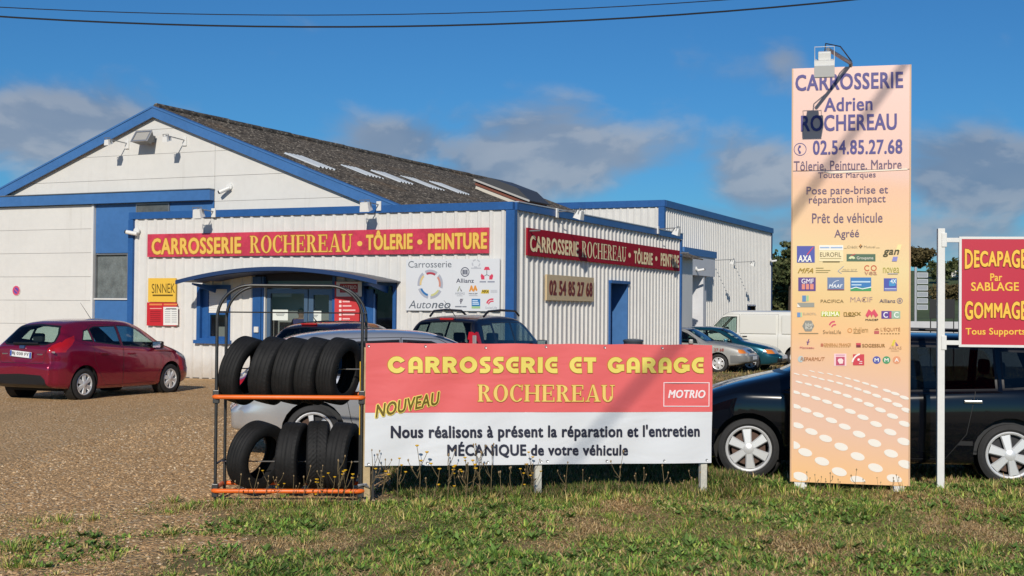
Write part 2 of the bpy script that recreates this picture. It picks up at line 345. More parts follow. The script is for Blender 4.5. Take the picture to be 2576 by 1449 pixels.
# blue trims
g = G().box(W0 - .02, .03, -.07, .06, AH - .17, AH + .0); g.obj('fascia', BLUE, AN)
g = G().box(-.06, .085, .06, AD, AH - .17, AH - .002); g.obj('fascia', BLUE, AN)
G().box(-.02, .10, .1, AD, AH - .001, AH + .022).obj('roof_flashing', mat('flashing', (.6, .6, .6), .35, .3), AN)
G().box(-.13, .08, -.075, .07, 0, AH - .18).obj('corner_post', BLUE, AN); G().box(W0 - .03, W0 + .12, -.075, .06, 0, AH - .18).obj('corner_post', BLUE, AN)
G().box(-.03, .06, AD - .09, AD + .02, -.3, AH - .18).obj('corner_post', BLUE, AN)
# interior of the office
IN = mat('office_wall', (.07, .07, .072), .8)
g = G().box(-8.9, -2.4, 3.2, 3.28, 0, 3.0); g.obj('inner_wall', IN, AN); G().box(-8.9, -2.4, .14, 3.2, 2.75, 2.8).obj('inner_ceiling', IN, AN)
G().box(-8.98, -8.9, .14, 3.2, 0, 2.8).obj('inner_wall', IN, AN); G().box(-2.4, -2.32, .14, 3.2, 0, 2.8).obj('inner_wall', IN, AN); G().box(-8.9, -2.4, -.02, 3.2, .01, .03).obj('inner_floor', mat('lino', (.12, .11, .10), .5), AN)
# shuttered window
wn = node('window', AN)
def frame(g, x0, x1, z0, z1, w, y0, y1):
    g.box(x0, x0 + w, y0, y1, z0, z1); g.box(x1 - w, x1, y0, y1, z0, z1); g.box(x0 + w, x1 - w, y0, y1, z1 - w, z1); g.box(x0 + w, x1 - w, y0, y1, z0, z0 + w); return g
g = frame(G(), -8.46, -7.46, .90, 2.30, .10, -.06, .16); g.obj('frame', BLUE, wn)
frame(G(), -8.18, -7.56, 1.0, 1.62, .045, .05, .11).obj('sash', BLUE, wn); G().box(-8.36, -8.18, .04, .16, 1.0, 2.2).obj('frame_panel', BLUE, wn)
G().box(-8.5, -7.43, -.13, .04, .87, .955).obj('sill', BLUE, wn)
g = G()
for k in range(12): z = 1.62 + k * .049; g.bbox(-8.17, -7.57, .045 + .004 * (k % 2), .07, z, z + .046, .006)
g.obj('roller_shutter', mat('shutter', (.78, .78, .76), .4), wn); from_py('pane', [(-8.14, .08, 1.04), (-7.6, .08, 1.04), (-7.6, .08, 1.58), (-8.14, .08, 1.58)], [(0, 1, 2, 3)], PANE, wn)
# entrance: posts, glazed doors
en = node('entrance', AN)
for x0, x1, nm in ((-6.82, -6.58, 'post'), (-6.56, -6.50, 'door_jamb'), (-4.58, -4.50, 'post')): G().box(x0, x1, -.05, .10, 0, 2.50).obj(nm, BLUE, en)
G().box(-6.80, -4.52, .03, .09, 2.40, 2.64).obj('lintel', mat('dark_transom', (.010, .014, .035), .5), en)
AL = mat('door_aluminium', (.10, .17, .27), .35, .4)
for (x0, x1) in ((-6.45, -5.30), (-5.27, -4.58)):
    d = node('door', en); frame(G(), x0, x1, .02, 2.20, .10 if x0 < -6 else .13, .02, .08).obj('stile', AL, d)
    from_py('pane', [(x0 + .08, .05, .1), (x1 - .08, .05, .1), (x1 - .08, .05, 2.12), (x0 + .08, .05, 2.12)], [(0, 1, 2, 3)], PANE, d)
    G().tube([(x1 - .17 if x0 < -6 else x0 + .2, -.03, .95), (x1 - .17 if x0 < -6 else x0 + .2, -.03, 1.35)], .014).obj('handle', GREY, d)
G().box(-6.50, -6.47, -.03, .05, 0, 2.3).obj('edge_strip', WHITE2, en)
G().box(-6.5, -4.6, .01, .07, 2.24, 2.28).obj('transom_bar', GREY, en); from_py('transom_pane', [(-6.5, .05, 2.28), (-4.6, .05, 2.28), (-4.6, .05, 2.42), (-6.5, .05, 2.42)], [(0, 1, 2, 3)], PANE, en)
G().bbox(-6.74, -6.62, -.10, -.05, 1.16, 1.30, .01).obj('intercom', WHITE2, en)
# dark poster window on the right
w2 = node('window', AN); frame(G(), -3.80, -2.88, .70, 2.36, .08, -.06, .12).obj('frame', BLUE, w2); G().box(-3.72, -3.52, .02, .10, .78, 2.2).obj('frame_panel', BLUE, w2); G().box(-3.50, -3.46, .0, .08, .78, 2.1).obj('mullion', mat('pale_blue', (.10, .22, .48), .5), w2)
from_py('pane', [(-3.72, .06, .78), (-2.96, .06, .78), (-2.96, .06, 2.28), (-3.72, .06, 2.28)], [(0, 1, 2, 3)], glass('dark_pane', (.35, .38, .4), .02, 1.0), w2)
# canopy
cn = node('canopy', AN); CX0, CX1, CP = -8.28, -2.78, 1.08
def cz(u): t = (u - (CX0 + CX1) / 2) / ((CX1 - CX0) / 2); return 2.37 + .31 * (1 - t * t)
nu = 32; us = [CX0 + (CX1 - CX0) * i / nu for i in range(nu + 1)]
def sheet(us, y0, y1, dz0, dz1):
    v = []; f = []
    for u in us: v += [(u, y0, cz(u) + dz0), (u, y1, cz(u) + dz0), (u, y1, cz(u) + dz1), (u, y0, cz(u) + dz1)]
    for i in range(len(us) - 1):
        for k in range(4): f.append((i * 4 + k, (i + 1) * 4 + k, (i + 1) * 4 + (k + 1) % 4, i * 4 + (k + 1) % 4))
    n = (len(us) - 1) * 4; f += [(0, 1, 2, 3), (n + 3, n + 2, n + 1, n)]; return v, f
v, f = sheet(us, -CP, -.0, -.02, .012); from_py('roof_sheet', v, f, mat('canopy_sheet', (.10, .11, .13), .5), cn, 30)
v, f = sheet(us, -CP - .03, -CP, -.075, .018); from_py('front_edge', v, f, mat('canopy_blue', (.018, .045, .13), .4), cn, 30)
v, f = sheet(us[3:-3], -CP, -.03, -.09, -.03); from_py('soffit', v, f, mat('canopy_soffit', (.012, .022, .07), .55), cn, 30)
for u in (-7.9, -3.1): G().prism([(-.02, .02), (-.95, .08), (-.95, .04), (-.08, -.14)], -.02, .02, Matrix.Translation((u, 0, 2.25)) @ Matrix.Rotation(math.pi / 2, 4, 'Z')).obj('bracket', BLUE, cn)
# side door recess
sdn = node('side_door', AN); g = G(); g.box(-1.05, -1.0, DOORV[0] - .1, DOORV[1] + .1, -.3, 2.6); g.obj('door_leaf', BLUE, sdn)
G().box(-1.0, .05, DOORV[1], DOORV[1] + .05, -.3, 2.5).obj('reveal', BLUE2, sdn); G().box(-1.0, .05, DOORV[0] - .05, DOORV[0], -.3, 2.5).obj('reveal', BLUE, sdn); G().box(-1.0, .09, DOORV[0] - .06, DOORV[1] + .12, 2.48, 2.56).obj('lintel', BLUE, sdn)
# ---- hall with the gable
HL = thing('workshop_hall', 'gabled white workshop hall with lichen-covered grey roof and blue bargeboards', 'building', BC, BA)
AU, AZ, SL, GV, HV = -10.24, 6.83, .3777, .5, 21.6
def rz_(u): return AZ - SL * abs(u - AU)
HW = mat('painted_block', (.68, .675, .65), .6, var=.035, vs=.9)
dirty(HW, 0)
def clip_poly(poly, fn):                   # keep fn>=0, fn linear
    out = []
    for i in range(len(poly)):
        a, b = poly[i], poly[(i + 1) % len(poly)]; fa, fb = fn(*a), fn(*b)
        if fa >= 0: out.append(a)
        if (fa >= 0) != (fb >= 0): t = fa / (fa - fb); out.append((a[0] + (b[0] - a[0]) * t, a[1] + (b[1] - a[1]) * t))
    return out
ga = lambda u, z: (AZ - .17 - z) - SL * (u - AU)
gb = lambda u, z: (AZ - .17 - z) + SL * (u - AU)
zb = [2.6, 3.15, 3.77, 4.40, 5.03, 5.66, 6.29, 6.92]
for x0, x1 in ((-18.4, -8.385), (-8.375, -2.2)):
    for i in range(len(zb) - 1):
        if x0 < -9 and zb[i] < 4.35: continue
        p = [(x0, zb[i] + .004), (x1, zb[i] + .004), (x1, zb[i + 1] - .004), (x0, zb[i + 1] - .004)]
        p = clip_poly(clip_poly(p, ga), gb)
        if len(p) > 2: G().prism(p, GV + rnd.uniform(-.003, .003), GV + .1).obj('cladding_panel', HW, HL)
G().prism([(-18.2, 0), (-2.3, 0), (-2.3, 3.7), (AU, AZ - .3), (-18.2, 3.7)], GV + .11, GV + .2).obj('gable_wall', mat('grout', (.58, .58, .56), .8), HL)
G().box(-18.3, -18.2, GV + .1, HV, 0, 3.75).obj('side_wall', HW, HL); G().box(-2.35, -2.25, GV + .1, HV, 0, 3.75).obj('side_wall', HW, HL)
G().prism([(-18.2, 0), (-2.3, 0), (-2.3, 3.7), (AU, AZ - .15), (-18.2, 3.7)], HV - .1, HV).obj('gable_wall', HW, HL)
# bargeboards
for s in (-1, 1):
    ue = AU + s * 8.3
    G().prism([(AU, AZ + .02), (ue, rz_(ue) + .02), (ue, rz_(ue) - .24), (AU, AZ - .24)][::s], GV - .14, GV - .10).obj('bargeboard', BLUE2, HL)
    G().prism([(AU, AZ + .045), (ue, rz_(ue) + .045), (ue, rz_(ue) + .0), (AU, AZ + .0)][::s], GV - .16, GV + .12).obj('barge_flashing', BLUE2, HL)
# lintel over garage door, blue sheets
G().box(-17.2, -8.38, GV - .20, GV - .02, 4.42, 4.69).obj('lintel_beam', BLUE2, HL); G().box(-17.2, -8.36, GV - .23, GV - .02, 4.69, 4.71).obj('lintel_flashing', GREY, HL)
for (x0, x1, z0, z1) in ((-12.14, -8.39, 3.14, 4.41), (-12.14, -8.39, .02, 1.94), (-11.04, -8.39, 1.96, 3.12)):
    G().box(x0, x1, GV - .02, GV + .1, z0, z1).obj('blue_panel', BLUE2, HL)
GW = glass('wired_glass', (.80, .82, .82), .25, .8)
w3 = node('window', HL); frame(G(), -12.13, -11.05, 1.955, 3.125, .03, GV - .05, GV + .05).obj('frame', GREY, w3); G().box(-12.14, -11.04, GV - .07, GV + .05, 1.93, 1.965).obj('sill', WHITE2, w3); from_py('pane', [(-12.11, GV, 1.97), (-11.06, GV, 1.97), (-11.06, GV, 3.11), (-12.11, GV, 3.11)], [(0, 1, 2, 3)], GW, w3)
G().box(-12.1, -11.06, GV + .03, GV + .06, 1.97, 3.11).obj('blind', mat('dirty_blind', (.24, .26, .26), .7, var=.35, vs=4), w3)
w4 = node('window', HL); frame(G(), -10.80, -9.74, 3.9, 4.40, .03, GV - .06, GV - .01).obj('frame', GREY, w4); G().box(-10.77, -9.77, GV - .045, GV - .022, 3.92, 4.38).obj('pane', mat('dusty_pane', (.10, .11, .11), .35, var=.3, vs=5), w4)
# garage door
gd = node('garage_door', HL)
for k in range(7):
    z1 = 4.40 - k * .625; z0 = max(.03, z1 - .618); G().bbox(-17.1, -12.24, GV - .06, GV - .0, z0, z1, .003).obj('panel', HW, gd)
G().box(-12.225, -12.16, GV - .09, GV + .02, 0, 4.41).obj('edge_rail', WHITE2, gd)
G().box(-17.1, -12.24, GV + .0, GV + .02, 0, 4.4).obj('backing', mat('door_gap', (.45, .45, .45), .8), gd)
# roof
def roof_mat():
    m = mat('lichen_roof', (.1, .09, .08), .95); t = m.node_tree; p = t.nodes['Principled BSDF']; tc = t.nodes.new('ShaderNodeTexCoord').outputs['Object']
    mp = t.nodes.new('ShaderNodeMapping'); mp.inputs['Scale'].default_value = (1, .55, 1); t.links.new(tc, mp.inputs[0]); tc = mp.outputs[0]
    a = noise(t, tc, 6, 5, .75); b = noise(t, tc, 12, 5, .7); c = noise(t, tc, .8, 4, .6)
    k = mixc(t, smooth(t, a, .35, .62), (.030, .026, .022), (.125, .105, .085)); k = mixc(t, smooth(t, b, .55, .66), k, (.38, .335, .27)); k = mixc(t, mth(t, 'MULTIPLY', smooth(t, c, .5, .75), .5), k, (.16, .105, .06))
    t.links.new(k, p.inputs['Base Color']); bn = t.nodes.new('ShaderNodeBump'); bn.inputs['Strength'].default_value = 1; bn.inputs['Distance'].default_value = .06; t.links.new(b, bn.inputs['Height']); t.links.new(bn.outputs[0], p.inputs['Normal']); return m
RM = roof_mat()
rf = node('roof', HL)
def slope_sheet(name, s, v0, v1, d0, d1, m, lift=0, pitch=.177, amp=.026, parent=rf):
    nv = int((v1 - v0) / pitch * 6); ds = np.linspace(d0, d1, max(2, int((d1 - d0) / .25))); vs_ = np.linspace(v0, v1, nv + 1)
    D, Vv = np.meshgrid(ds, vs_); jag = .012 * np.sin(D * 7 + np.floor(D / 1.4) * 3) * 0
    X = AU + s * D; Z = AZ + .02 - SL * D + amp * np.sin(Vv / pitch * 2 * math.pi) + lift + .012 * (np.floor(D / 1.5) % 2)
    n, k = X.shape; v = np.stack([X, Vv, Z], -1).reshape(-1, 3); i, j = np.meshgrid(np.arange(k - 1), np.arange(n - 1)); a = (j * k + i).ravel(); f = np.stack([a, a + 1, a + k + 1, a + k], -1)
    if s < 0: f = f[:, ::-1]
    return np_mesh(name, v, f, m, parent)
slope_sheet('roof_sheet', 1, GV - .05, HV + .2, .02, 8.35, RM); slope_sheet('roof_sheet', -1, GV - .05, HV + .2, .02, 8.35, RM)
g = G(); 
for k in range(14):
    v0 = GV + k * 1.52; g.tube([(AU, v0, AZ + .035), (AU, v0 + 1.5, AZ + .04 + .01 * (k % 2))], .10, 10)
g.obj('ridge_cap', RM, rf, 40)
SKY = mat('skylight_sheet', (.62, .66, .68), .25, spec=.6)
def on_roof(px, py):
    d = ray(px, py); n = (BU * SL + Vector((0, 0, 1))).normalized(); p0 = B(AU, 0, AZ); p = EYE + d * (n.dot(p0 - EYE) / n.dot(d)); q = p - BC; return q.dot(BU) - AU, q.dot(BV)
for (a, b) in (((718, 390), (846, 433)), ((850, 418), (972, 455)), ((935, 433), (1038, 468)), ((1014, 448), (1112, 482)), ((1080, 460), (1180, 494))):
    (d0, v0), (d1, v1) = on_roof(*a), on_roof(*b); vm = (v0 + v1) / 2; slope_sheet('skylight', 1, vm - .45, vm + .45, min(d0, d1), max(d0, d1), SKY, .03)
# roof lantern
(d0, v0) = on_roof(1195, 478); (d1, v1) = on_roof(1255, 503)
ln = node('roof_lantern', HL, (AU + d0 + .9, v0 + .8, AZ - SL * (d0 + .9)), (0, math.atan(SL), 0))
G().box(-1.0, 1.0, -.75, .75, -.1, .16).obj('kerb', mat('cream_paint', (.62, .58, .50), .6), ln); G().box(-1.04, 1.04, -.79, .79, .16, .30).obj('frame', mat('red_brown', (.20, .065, .04), .6), ln)
G().prism([(-1.1, .30), (1.1, .30), (1.1, .34), (.5, .58), (-.5, .58), (-1.1, .34)], -.85, .85).obj('cover', mat('slate_cover', (.06, .062, .068), .5), ln); G().box(-1.1, 1.1, -.88, -.85, .29, .35).obj('edge_strip', mat('pale_edge', (.45, .44, .42), .5), ln)
# ---- warehouse behind
WH = thing('warehouse', 'tall flat-roofed white ribbed warehouse with blue edge standing behind the hall', 'building', B(-3.75, 22.6), BA)
WHH, WD, WWd = 6.02, 18.3, 14
v, f = corrugated(-WWd, -.06, -.5, WHH - .1); from_py('front_wall', v, f, CLAD, WH)
v, f = corrugated(.06, WD - .05, -.5, WHH - .1, openings=[(13.3, 15.0, -.5, 2.05)]); s_ = from_py('side_wall', v, f, CLAD, WH); s_.rotation_euler = (0, 0, math.pi / 2)
G().box(-WWd, -.05, WD - .1, WD, -.5, WHH - .1).obj('rear_wall', CLAD, WH); G().box(-WWd, -WWd + .1, 0, WD, -.5, WHH - .1).obj('side_wall', CLAD, WH); G().box(-WWd, 0, .02, WD, WHH - .15, WHH - .08).obj('roof', GREY, WH)
G().box(-WWd, .10, -.09, .05, WHH - .20, WHH + .06).obj('fascia', BLUE, WH); G().box(-.05, .12, .05, WD + .05, WHH - .20, WHH + .058).obj('fascia', BLUE, WH)
G().box(-.16, .08, -.085, .12, -.5, WHH - .21).obj('corner_post', BLUE, WH); G().box(-.05, .07, WD - .1, WD + .04, -.5, WHH - .21).obj('corner_post', mat('dark_blue_post', (.02, .05, .13), .5), WH)
G().box(-.3, -.25, 13.2, 15.1, -.5, 2.1).obj('door', BLUE, WH); G().box(-.25, .03, 13.25, 15.05, 2.05, 2.12).obj('door_lintel', BLUE, WH)
# side porch on the warehouse
pc = node('porch', WH); PG = mat('pale_grey_sheet', (.62, .63, .66), .5, var=.04)
G().box(.06, .66, .6, 5.2, 3.22, 4.0).obj('hood', PG, pc); G().box(.06, .70, .58, 5.3, 4.0, 4.28).obj('hood_fascia', BLUE2, pc)
G().box(.06, .30, 4.2, 5.15, -.5, 3.21).obj('pier', PG, pc); G().prism([(.06, -.5), (.62, -.5), (.62, 3.21), (.06, 3.21)], 3.55, 3.75).obj('pier', PG, pc); G().box(.05, .10, .8, 3.5, -.5, 3.2).obj('roller_door', WHITE2, pc)
# side fascia repeats: end of line
# ================================================================== lettering
TXT = {}
def text_raw(body, shear, space):
    k = (body, shear, space)
    if k not in TXT:
        c = bpy.data.curves.new('t', 'FONT'); c.body = body; c.offset = 0; c.shear = shear; c.space_character = space; c.resolution_u = 3; c.align_x = 'CENTER'; c.fill_mode = 'FRONT'
        o = bpy.data.objects.new('t', c); me = bpy.data.meshes.new_from_object(o)
        v = np.zeros(len(me.vertices) * 3, np.float32); me.vertices.foreach_get('co', v); v = v.reshape(-1, 3)[:, :2]; f = [tuple(p.vertices) for p in me.polygons]
        bpy.data.objects.remove(o); bpy.data.curves.remove(c); bpy.data.meshes.remove(me); TXT[k] = (v, f)
    return TXT[k]
def text_geo(body, bold=0.0, shear=0.0, space=1.0):
    """glyph faces; heavier weights are printed as overlapping impressions, each a hair in front of the last"""
    v, f = text_raw(body, shear, space + max(0, bold) * 2.2)
    if bold <= .004: return v, f, np.zeros(len(v))
    n = 4 if bold < .03 else 8; V = [v]; F = list(f); Z = [np.zeros(len(v))]
    for k in range(n):
        a = 2 * math.pi * (k + .5) / n; b = len(v) * (k + 1); V.append(v + np.array([math.cos(a) * bold * 1.25, math.sin(a) * bold * .9])); F += [tuple(b + i for i in q) for q in f]; Z.append(np.full(len(v), k + 1.0))
    return np.concatenate(V), F, np.concatenate(Z)
# hand-drawn display letters: pieces of polygons in a unit-high box
def seg(x0, y0, x1, y1, w):
    d = math.hypot(x1 - x0, y1 - y0); nx, ny = -(y1 - y0) / d * w / 2, (x1 - x0) / d * w / 2
    return [(x0 + nx, y0 + ny), (x0 - nx, y0 - ny), (x1 - nx, y1 - ny), (x1 + nx, y1 + ny)]
def arc(cx, cy, rox, roy, rix, riy, a0, a1, n=20):
    return ('arc', [(cx + rox * math.cos(R(a0 + (a1 - a0) * i / n)), cy + roy * math.sin(R(a0 + (a1 - a0) * i / n))) for i in range(n + 1)], [(cx + rix * math.cos(R(a0 + (a1 - a0) * i / n)), cy + riy * math.sin(R(a0 + (a1 - a0) * i / n))) for i in range(n + 1)])
def rect(x0, y0, x1, y1): return [(x0, y0), (x1, y0), (x1, y1), (x0, y1)]
def stem(x, w=.19, y0=0, y1=1): return [rect(x, y0, x + w, y1), rect(x - .07, y0, x + w + .07, y0 + .055), rect(x - .07, y1 - .055, x + w + .07, y1)]
SERIF = {
 'R': (.88, stem(.09) + [arc(.34, .745, .36, .255, .16, .20, -90, 90), rect(.28, .945, .36, 1), rect(.28, .49, .36, .545), [(.36, .50), (.52, .50), (.80, .05), (.62, .0), (.60, .0)], rect(.56, 0, .90, .055)]),
 'O': (.94, [arc(.47, .5, .44, .52, .235, .46, 0, 360, 36)]),
 'C': (.84, [arc(.46, .5, .43, .52, .235, .46, 48, 318, 30), rect(.745, .66, .80, 1.0), rect(.70, .10, .755, .22)]),
 'H': (1.0, stem(.08) + stem(.71) + [rect(.27, .47, .71, .53)]),
 'E': (.82, stem(.09) + [rect(.28, .945, .70, 1), rect(.28, 0, .74, .055), rect(.28, .475, .56, .53), rect(.69, .74, .745, 1), rect(.72, 0, .775, .26), rect(.545, .36, .60, .65)]),
 'A': (.94, [[(.10, .0), (.17, .0), (.50, .98), (.44, 1.02)], [(.44, 1.02), (.56, 1.02), (.90, .0), (.68, .0)], rect(.24, .28, .66, .335), rect(0, 0, .28, .055), rect(.58, 0, .98, .055)]),
 'U': (.94, [rect(.11, .30, .30, 1), rect(.03, .945, .38, 1), rect(.70, .30, .76, 1), rect(.60, .945, .88, 1), arc(.435, .32, .325, .34, .14, .26, 180, 360)]),
}
T_ = .27; Ro, Ri = .52, .24
def ring(cx, cy, a0, a1, ro=Ro, ri=Ri, n=24): return arc(cx, cy, ro * .98, ro, ri * .98, ri, a0, a1, n)
DECO = {
 'C': (1.04, [ring(.52, .5, 28, 332)]),
 'O': (1.06, [ring(.53, .5, 0, 360, n=36)]),
 'E': (.76, [ring(.52, .5, 90, 270), rect(.51, .72, .74, 1.02), rect(.51, -.02, .74, .28), rect(.42, .40, .70, .60)]),
 'R': (.90, [rect(.04, 0, .32, 1), arc(.46, .67, .38, .33, .10, .08, -90, 90), rect(.31, .75, .47, 1), rect(.31, .34, .47, .60), [(.40, .38), (.66, .40), (.90, 0), (.58, 0)]]),
 'A': (.86, [arc(.44, .58, .40, .42, .13, .16, 0, 180), rect(.04, 0, .31, .59), rect(.57, 0, .84, .59), rect(.30, .22, .58, .42)]),
 'S': (.66, [arc(.34, .71, .31, .30, .06, .05, 40, 270), arc(.32, .28, .31, .30, .06, .05, -140, 90), rect(.32, .74, .62, 1.01), rect(.04, -.02, .33, .26)]),
 'I': (.36, [rect(.04, 0, .32, 1)]),
 'T': (.78, [rect(.02, .73, .76, 1), rect(.25, 0, .53, .74)]),
 'G': (1.06, [ring(.52, .5, 35, 340), rect(.55, .32, 1.03, .54), rect(.78, .12, 1.03, .34)]),
 ' ': (.50, []),
}
def off_poly(p, d):
    n = len(p); a = sum(p[i][0] * p[(i + 1) % n][1] - p[(i + 1) % n][0] * p[i][1] for i in range(n)); s = 1 if a > 0 else -1; out = []
    for i in range(n):
        p0, p1, p2 = p[i - 1], p[i], p[(i + 1) % n]; e1 = (p1[0] - p0[0], p1[1] - p0[1]); e2 = (p2[0] - p1[0], p2[1] - p1[1]); l1 = math.hypot(*e1) or 1; l2 = math.hypot(*e2) or 1
        n1 = (e1[1] / l1 * s, -e1[0] / l1 * s); n2 = (e2[1] / l2 * s, -e2[0] / l2 * s); k = 1 + n1[0] * n2[0] + n1[1] * n2[1]; k = max(k, .5)
        out.append((p1[0] + (n1[0] + n2[0]) / k * d, p1[1] + (n1[1] + n2[1]) / k * d))
    return out
def display_geo(body, font, gap=.06, grow=0.0):
    v = []; f = []; z = []; x = 0; lay = 0
    for ch in body:
        w, pcs = font[ch]
        for i, p in enumerate(pcs):
            b = len(v); lay = i
            if isinstance(p, tuple):
                _, o, q = p; n = len(o)
                if grow:
                    cx = sum(a for a, _ in o) / n; cy = sum(a for _, a in o) / n
                    mo = [(o[k][0] - q[k][0], o[k][1] - q[k][1]) for k in range(n)]; L = [math.hypot(*m) or 1 for m in mo]
                    o = [(o[k][0] + mo[k][0] / L[k] * grow, o[k][1] + mo[k][1] / L[k] * grow) for k in range(n)]; q = [(q[k][0] - mo[k][0] / L[k] * min(grow, .05), q[k][1] - mo[k][1] / L[k] * min(grow, .05)) for k in range(n)]
                v += [(x + a, c) for a, c in o] + [(x + a, c) for a, c in q]; z += [lay] * (2 * n); f += [(b + k, b + k + 1, b + n + k + 1, b + n + k) for k in range(n - 1)]
            else:
                p = off_poly(p, grow) if grow else p; v += [(x + a, c) for a, c in p]; z += [lay] * len(p); f.append(tuple(range(b, b + len(p))))
        x += w + gap
    return np.array(v, float), f, np.array(z, float)
class Sign:
    """writes on the plane y=0 of a thing, facing -y. px maps photograph points to (x,z) of that plane"""
    def __init__(s, root, px, y=0, disp=None): s.r = root; s.px = px; s.y = y; s.disp = disp
    def _put(s, name, v, f, m, lay, z=None):
        V = [(float(a), s.y - .003 * lay - (.0004 * float(z[i]) if z is not None else 0) + (s.disp(float(a), float(b)) if s.disp else 0), float(b)) for i, (a, b) in enumerate(v)]
        return from_py(name, V, f, m, s.r)
    def fit(s, v, box):                      # stretch glyph bounds onto photograph box x0,y0,x1,y1 (a parallelogram on the plane)
        x0, y0, x1, y1 = box[:4]; dy = box[4] if len(box) > 4 else 0          # dy: how far the right end lies lower
        lo = v.min(0); hi = v.max(0); A = np.array(s.px(x0, y1)); Bq = np.array(s.px(x1, y1 + dy)); Cq = np.array(s.px(x0, y0)); t = (v - lo) / (hi - lo + 1e-9)
        return A + np.outer(t[:, 0], Bq - A) + np.outer(t[:, 1], Cq - A)
    def text(s, body, box, m, lay=1, bold=0, shear=0, name='lettering', outline=None, space=1, warp=0):
        v, f, zl = text_geo(body, bold, shear, space)
        if warp:
            def wp(a):
                t = (a[:, 0] - v0[0]) / (v1[0] - v0[0]); c = (v0[1] + v1[1]) / 2; a = a.copy(); a[:, 1] = c + (a[:, 1] - c) * (1 - warp * (1 - (2 * t - 1) ** 2)); return a
            v0, v1 = v.min(0), v.max(0); v = wp(v)
        if outline:
            lo, hi = v.min(0), v.max(0); v2, f2, z2 = text_geo(body, bold + outline[1], shear, space + (max(0, bold) - bold - outline[1]) * 2.2); v2 = wp(v2) if warp else v2; V2 = s._aff(v2, lo, hi, box); s._put(name + '_outline', V2, f2, outline[0], lay, z2)
            lay += 1.4
        return s._put(name, s.fit(v, box), f, m, lay, zl)
    def _aff(s, v, lo, hi, box):
        x0, y0, x1, y1 = box[:4]; dy = box[4] if len(box) > 4 else 0
        A = np.array(s.px(x0, y1)); Bq = np.array(s.px(x1, y1 + dy)); Cq = np.array(s.px(x0, y0)); t = (v - lo) / (hi - lo); return A + np.outer(t[:, 0], Bq - A) + np.outer(t[:, 1], Cq - A)
    def deco(s, body, font, box, m, lay=1, gap=.06, outline=None, name='lettering'):
        v, f, z = display_geo(body, font, gap); lo, hi = v.min(0), v.max(0)
        if outline:
            v2, f2, z2 = display_geo(body, font, gap, outline[1]); s._put(name + '_outline', s._aff(v2, lo, hi, box), f2, outline[0], lay, z2); lay += 1.4
        return s._put(name, s._aff(v, lo, hi, box), f, m, lay, z)
    def poly(s, pts, m, lay=1, name='emblem'): return s._put(name, [s.px(*p) for p in pts], [tuple(range(len(pts)))], m, lay)
    def rect(s, x0, y0, x1, y1, m, lay=1, name='colour_field', dy=0): return s.poly([(x0, y1), (x1, y1 + dy), (x1, y0 + dy), (x0, y0)], m, lay, name)
    def disc(s, cx, cy, rx, ry, m, lay=1, name='emblem', n=20): return s.poly([(cx + rx * math.cos(2 * math.pi * i / n), cy + ry * math.sin(2 * math.pi * i / n)) for i in range(n)], m, lay, name)
    def band(s, cx, cy, ro, ri, a0, a1, m, lay=1, name='emblem', n=24, sy=1):
        pts = [(cx + ro * math.cos(R(a0 + (a1 - a0) * i / n)), cy + sy * ro * math.sin(R(a0 + (a1 - a0) * i / n))) for i in range(n + 1)]; q = [(cx + ri * math.cos(R(a0 + (a1 - a0) * i / n)), cy + sy * ri * math.sin(R(a0 + (a1 - a0) * i / n))) for i in range(n + 1)]
        return s._put(name, [s.px(*p) for p in pts + q], [(i, i + 1, n + 1 + i + 1, n + 1 + i) for i in range(n)], m, lay)
    def line(s, x0, y0, x1, y1, w, m, lay=1, name='print_line'):
        d = math.hypot(x1 - x0, y1 - y0); nx, ny = -(y1 - y0) / d * w / 2, (x1 - x0) / d * w / 2
        return s.poly([(x0 + nx, y0 + ny), (x0 - nx, y0 - ny), (x1 - nx, y1 - ny), (x1 + nx, y1 + ny)], m, lay, name)
    def bars(s, rows, m, lay=1, name='small_print'):      # many small unreadable lines as one print
        V = []; F = []
        for (x0, y0, x1, y1) in rows:
            b = len(V); V += [s.px(x0, y1), s.px(x1, y1), s.px(x1, y0), s.px(x0, y0)]; F.append((b, b + 1, b + 2, b + 3))
        return s._put(name, V, F, m, lay)
RED = mat('sign_red', (.56, .045, .085), .38, var=.25, vs=2.2); YEL = mat('sign_yellow', (.80, .50, .10), .5); OCH = mat('sign_ochre', (.42, .14, .01), .5)
def pm(h, rough=.5): return mat('print_' + h.lstrip('#'), h, rough)
def put(name, label, cat, u, v, z, rz=BA, group=None): return thing(name, label, cat, B(u, v, z), rz, group)
# ---- long red sign on the annex front
def front_sign(name, label, cat, u0, u1, z0, z1, m, v=-.065, th=.03, group=None):
    r = thing(name, label, cat, B(u0, v, z0), BA, group); G().bbox(0, u1 - u0, -th, .014, 0, z1 - z0, .004).obj('board', m, r)
    return Sign(r, lambda px, py: (lambda q: (q[0] - u0, q[1] - z0))(fr(px, py, v)), -th)
S = front_sign('shop_sign', 'long red sign with yellow lettering across the front of the office', 'sign', -9.97, -.53, 3.0, 3.57, RED)
S.text('CARROSSERIE', (384, 600, 609, 641, -3), YEL, bold=.03, outline=(OCH, .03)); S.deco('ROCHEREAU', SERIF, (631, 593, 888, 637, -3), YEL, gap=.05, outline=(OCH, .035))
S.disc(907, 613, 6.5, 6.5, YEL, 2); S.text('TÔLERIE', (923, 581, 1040, 630, -3), YEL, bold=.035, outline=(OCH, .03)); S.disc(1058, 609, 6.5, 6.5, YEL, 2); S.text('PEINTURE', (1079, 588, 1227, 629, -2.5), YEL, bold=.035, outline=(OCH, .03))
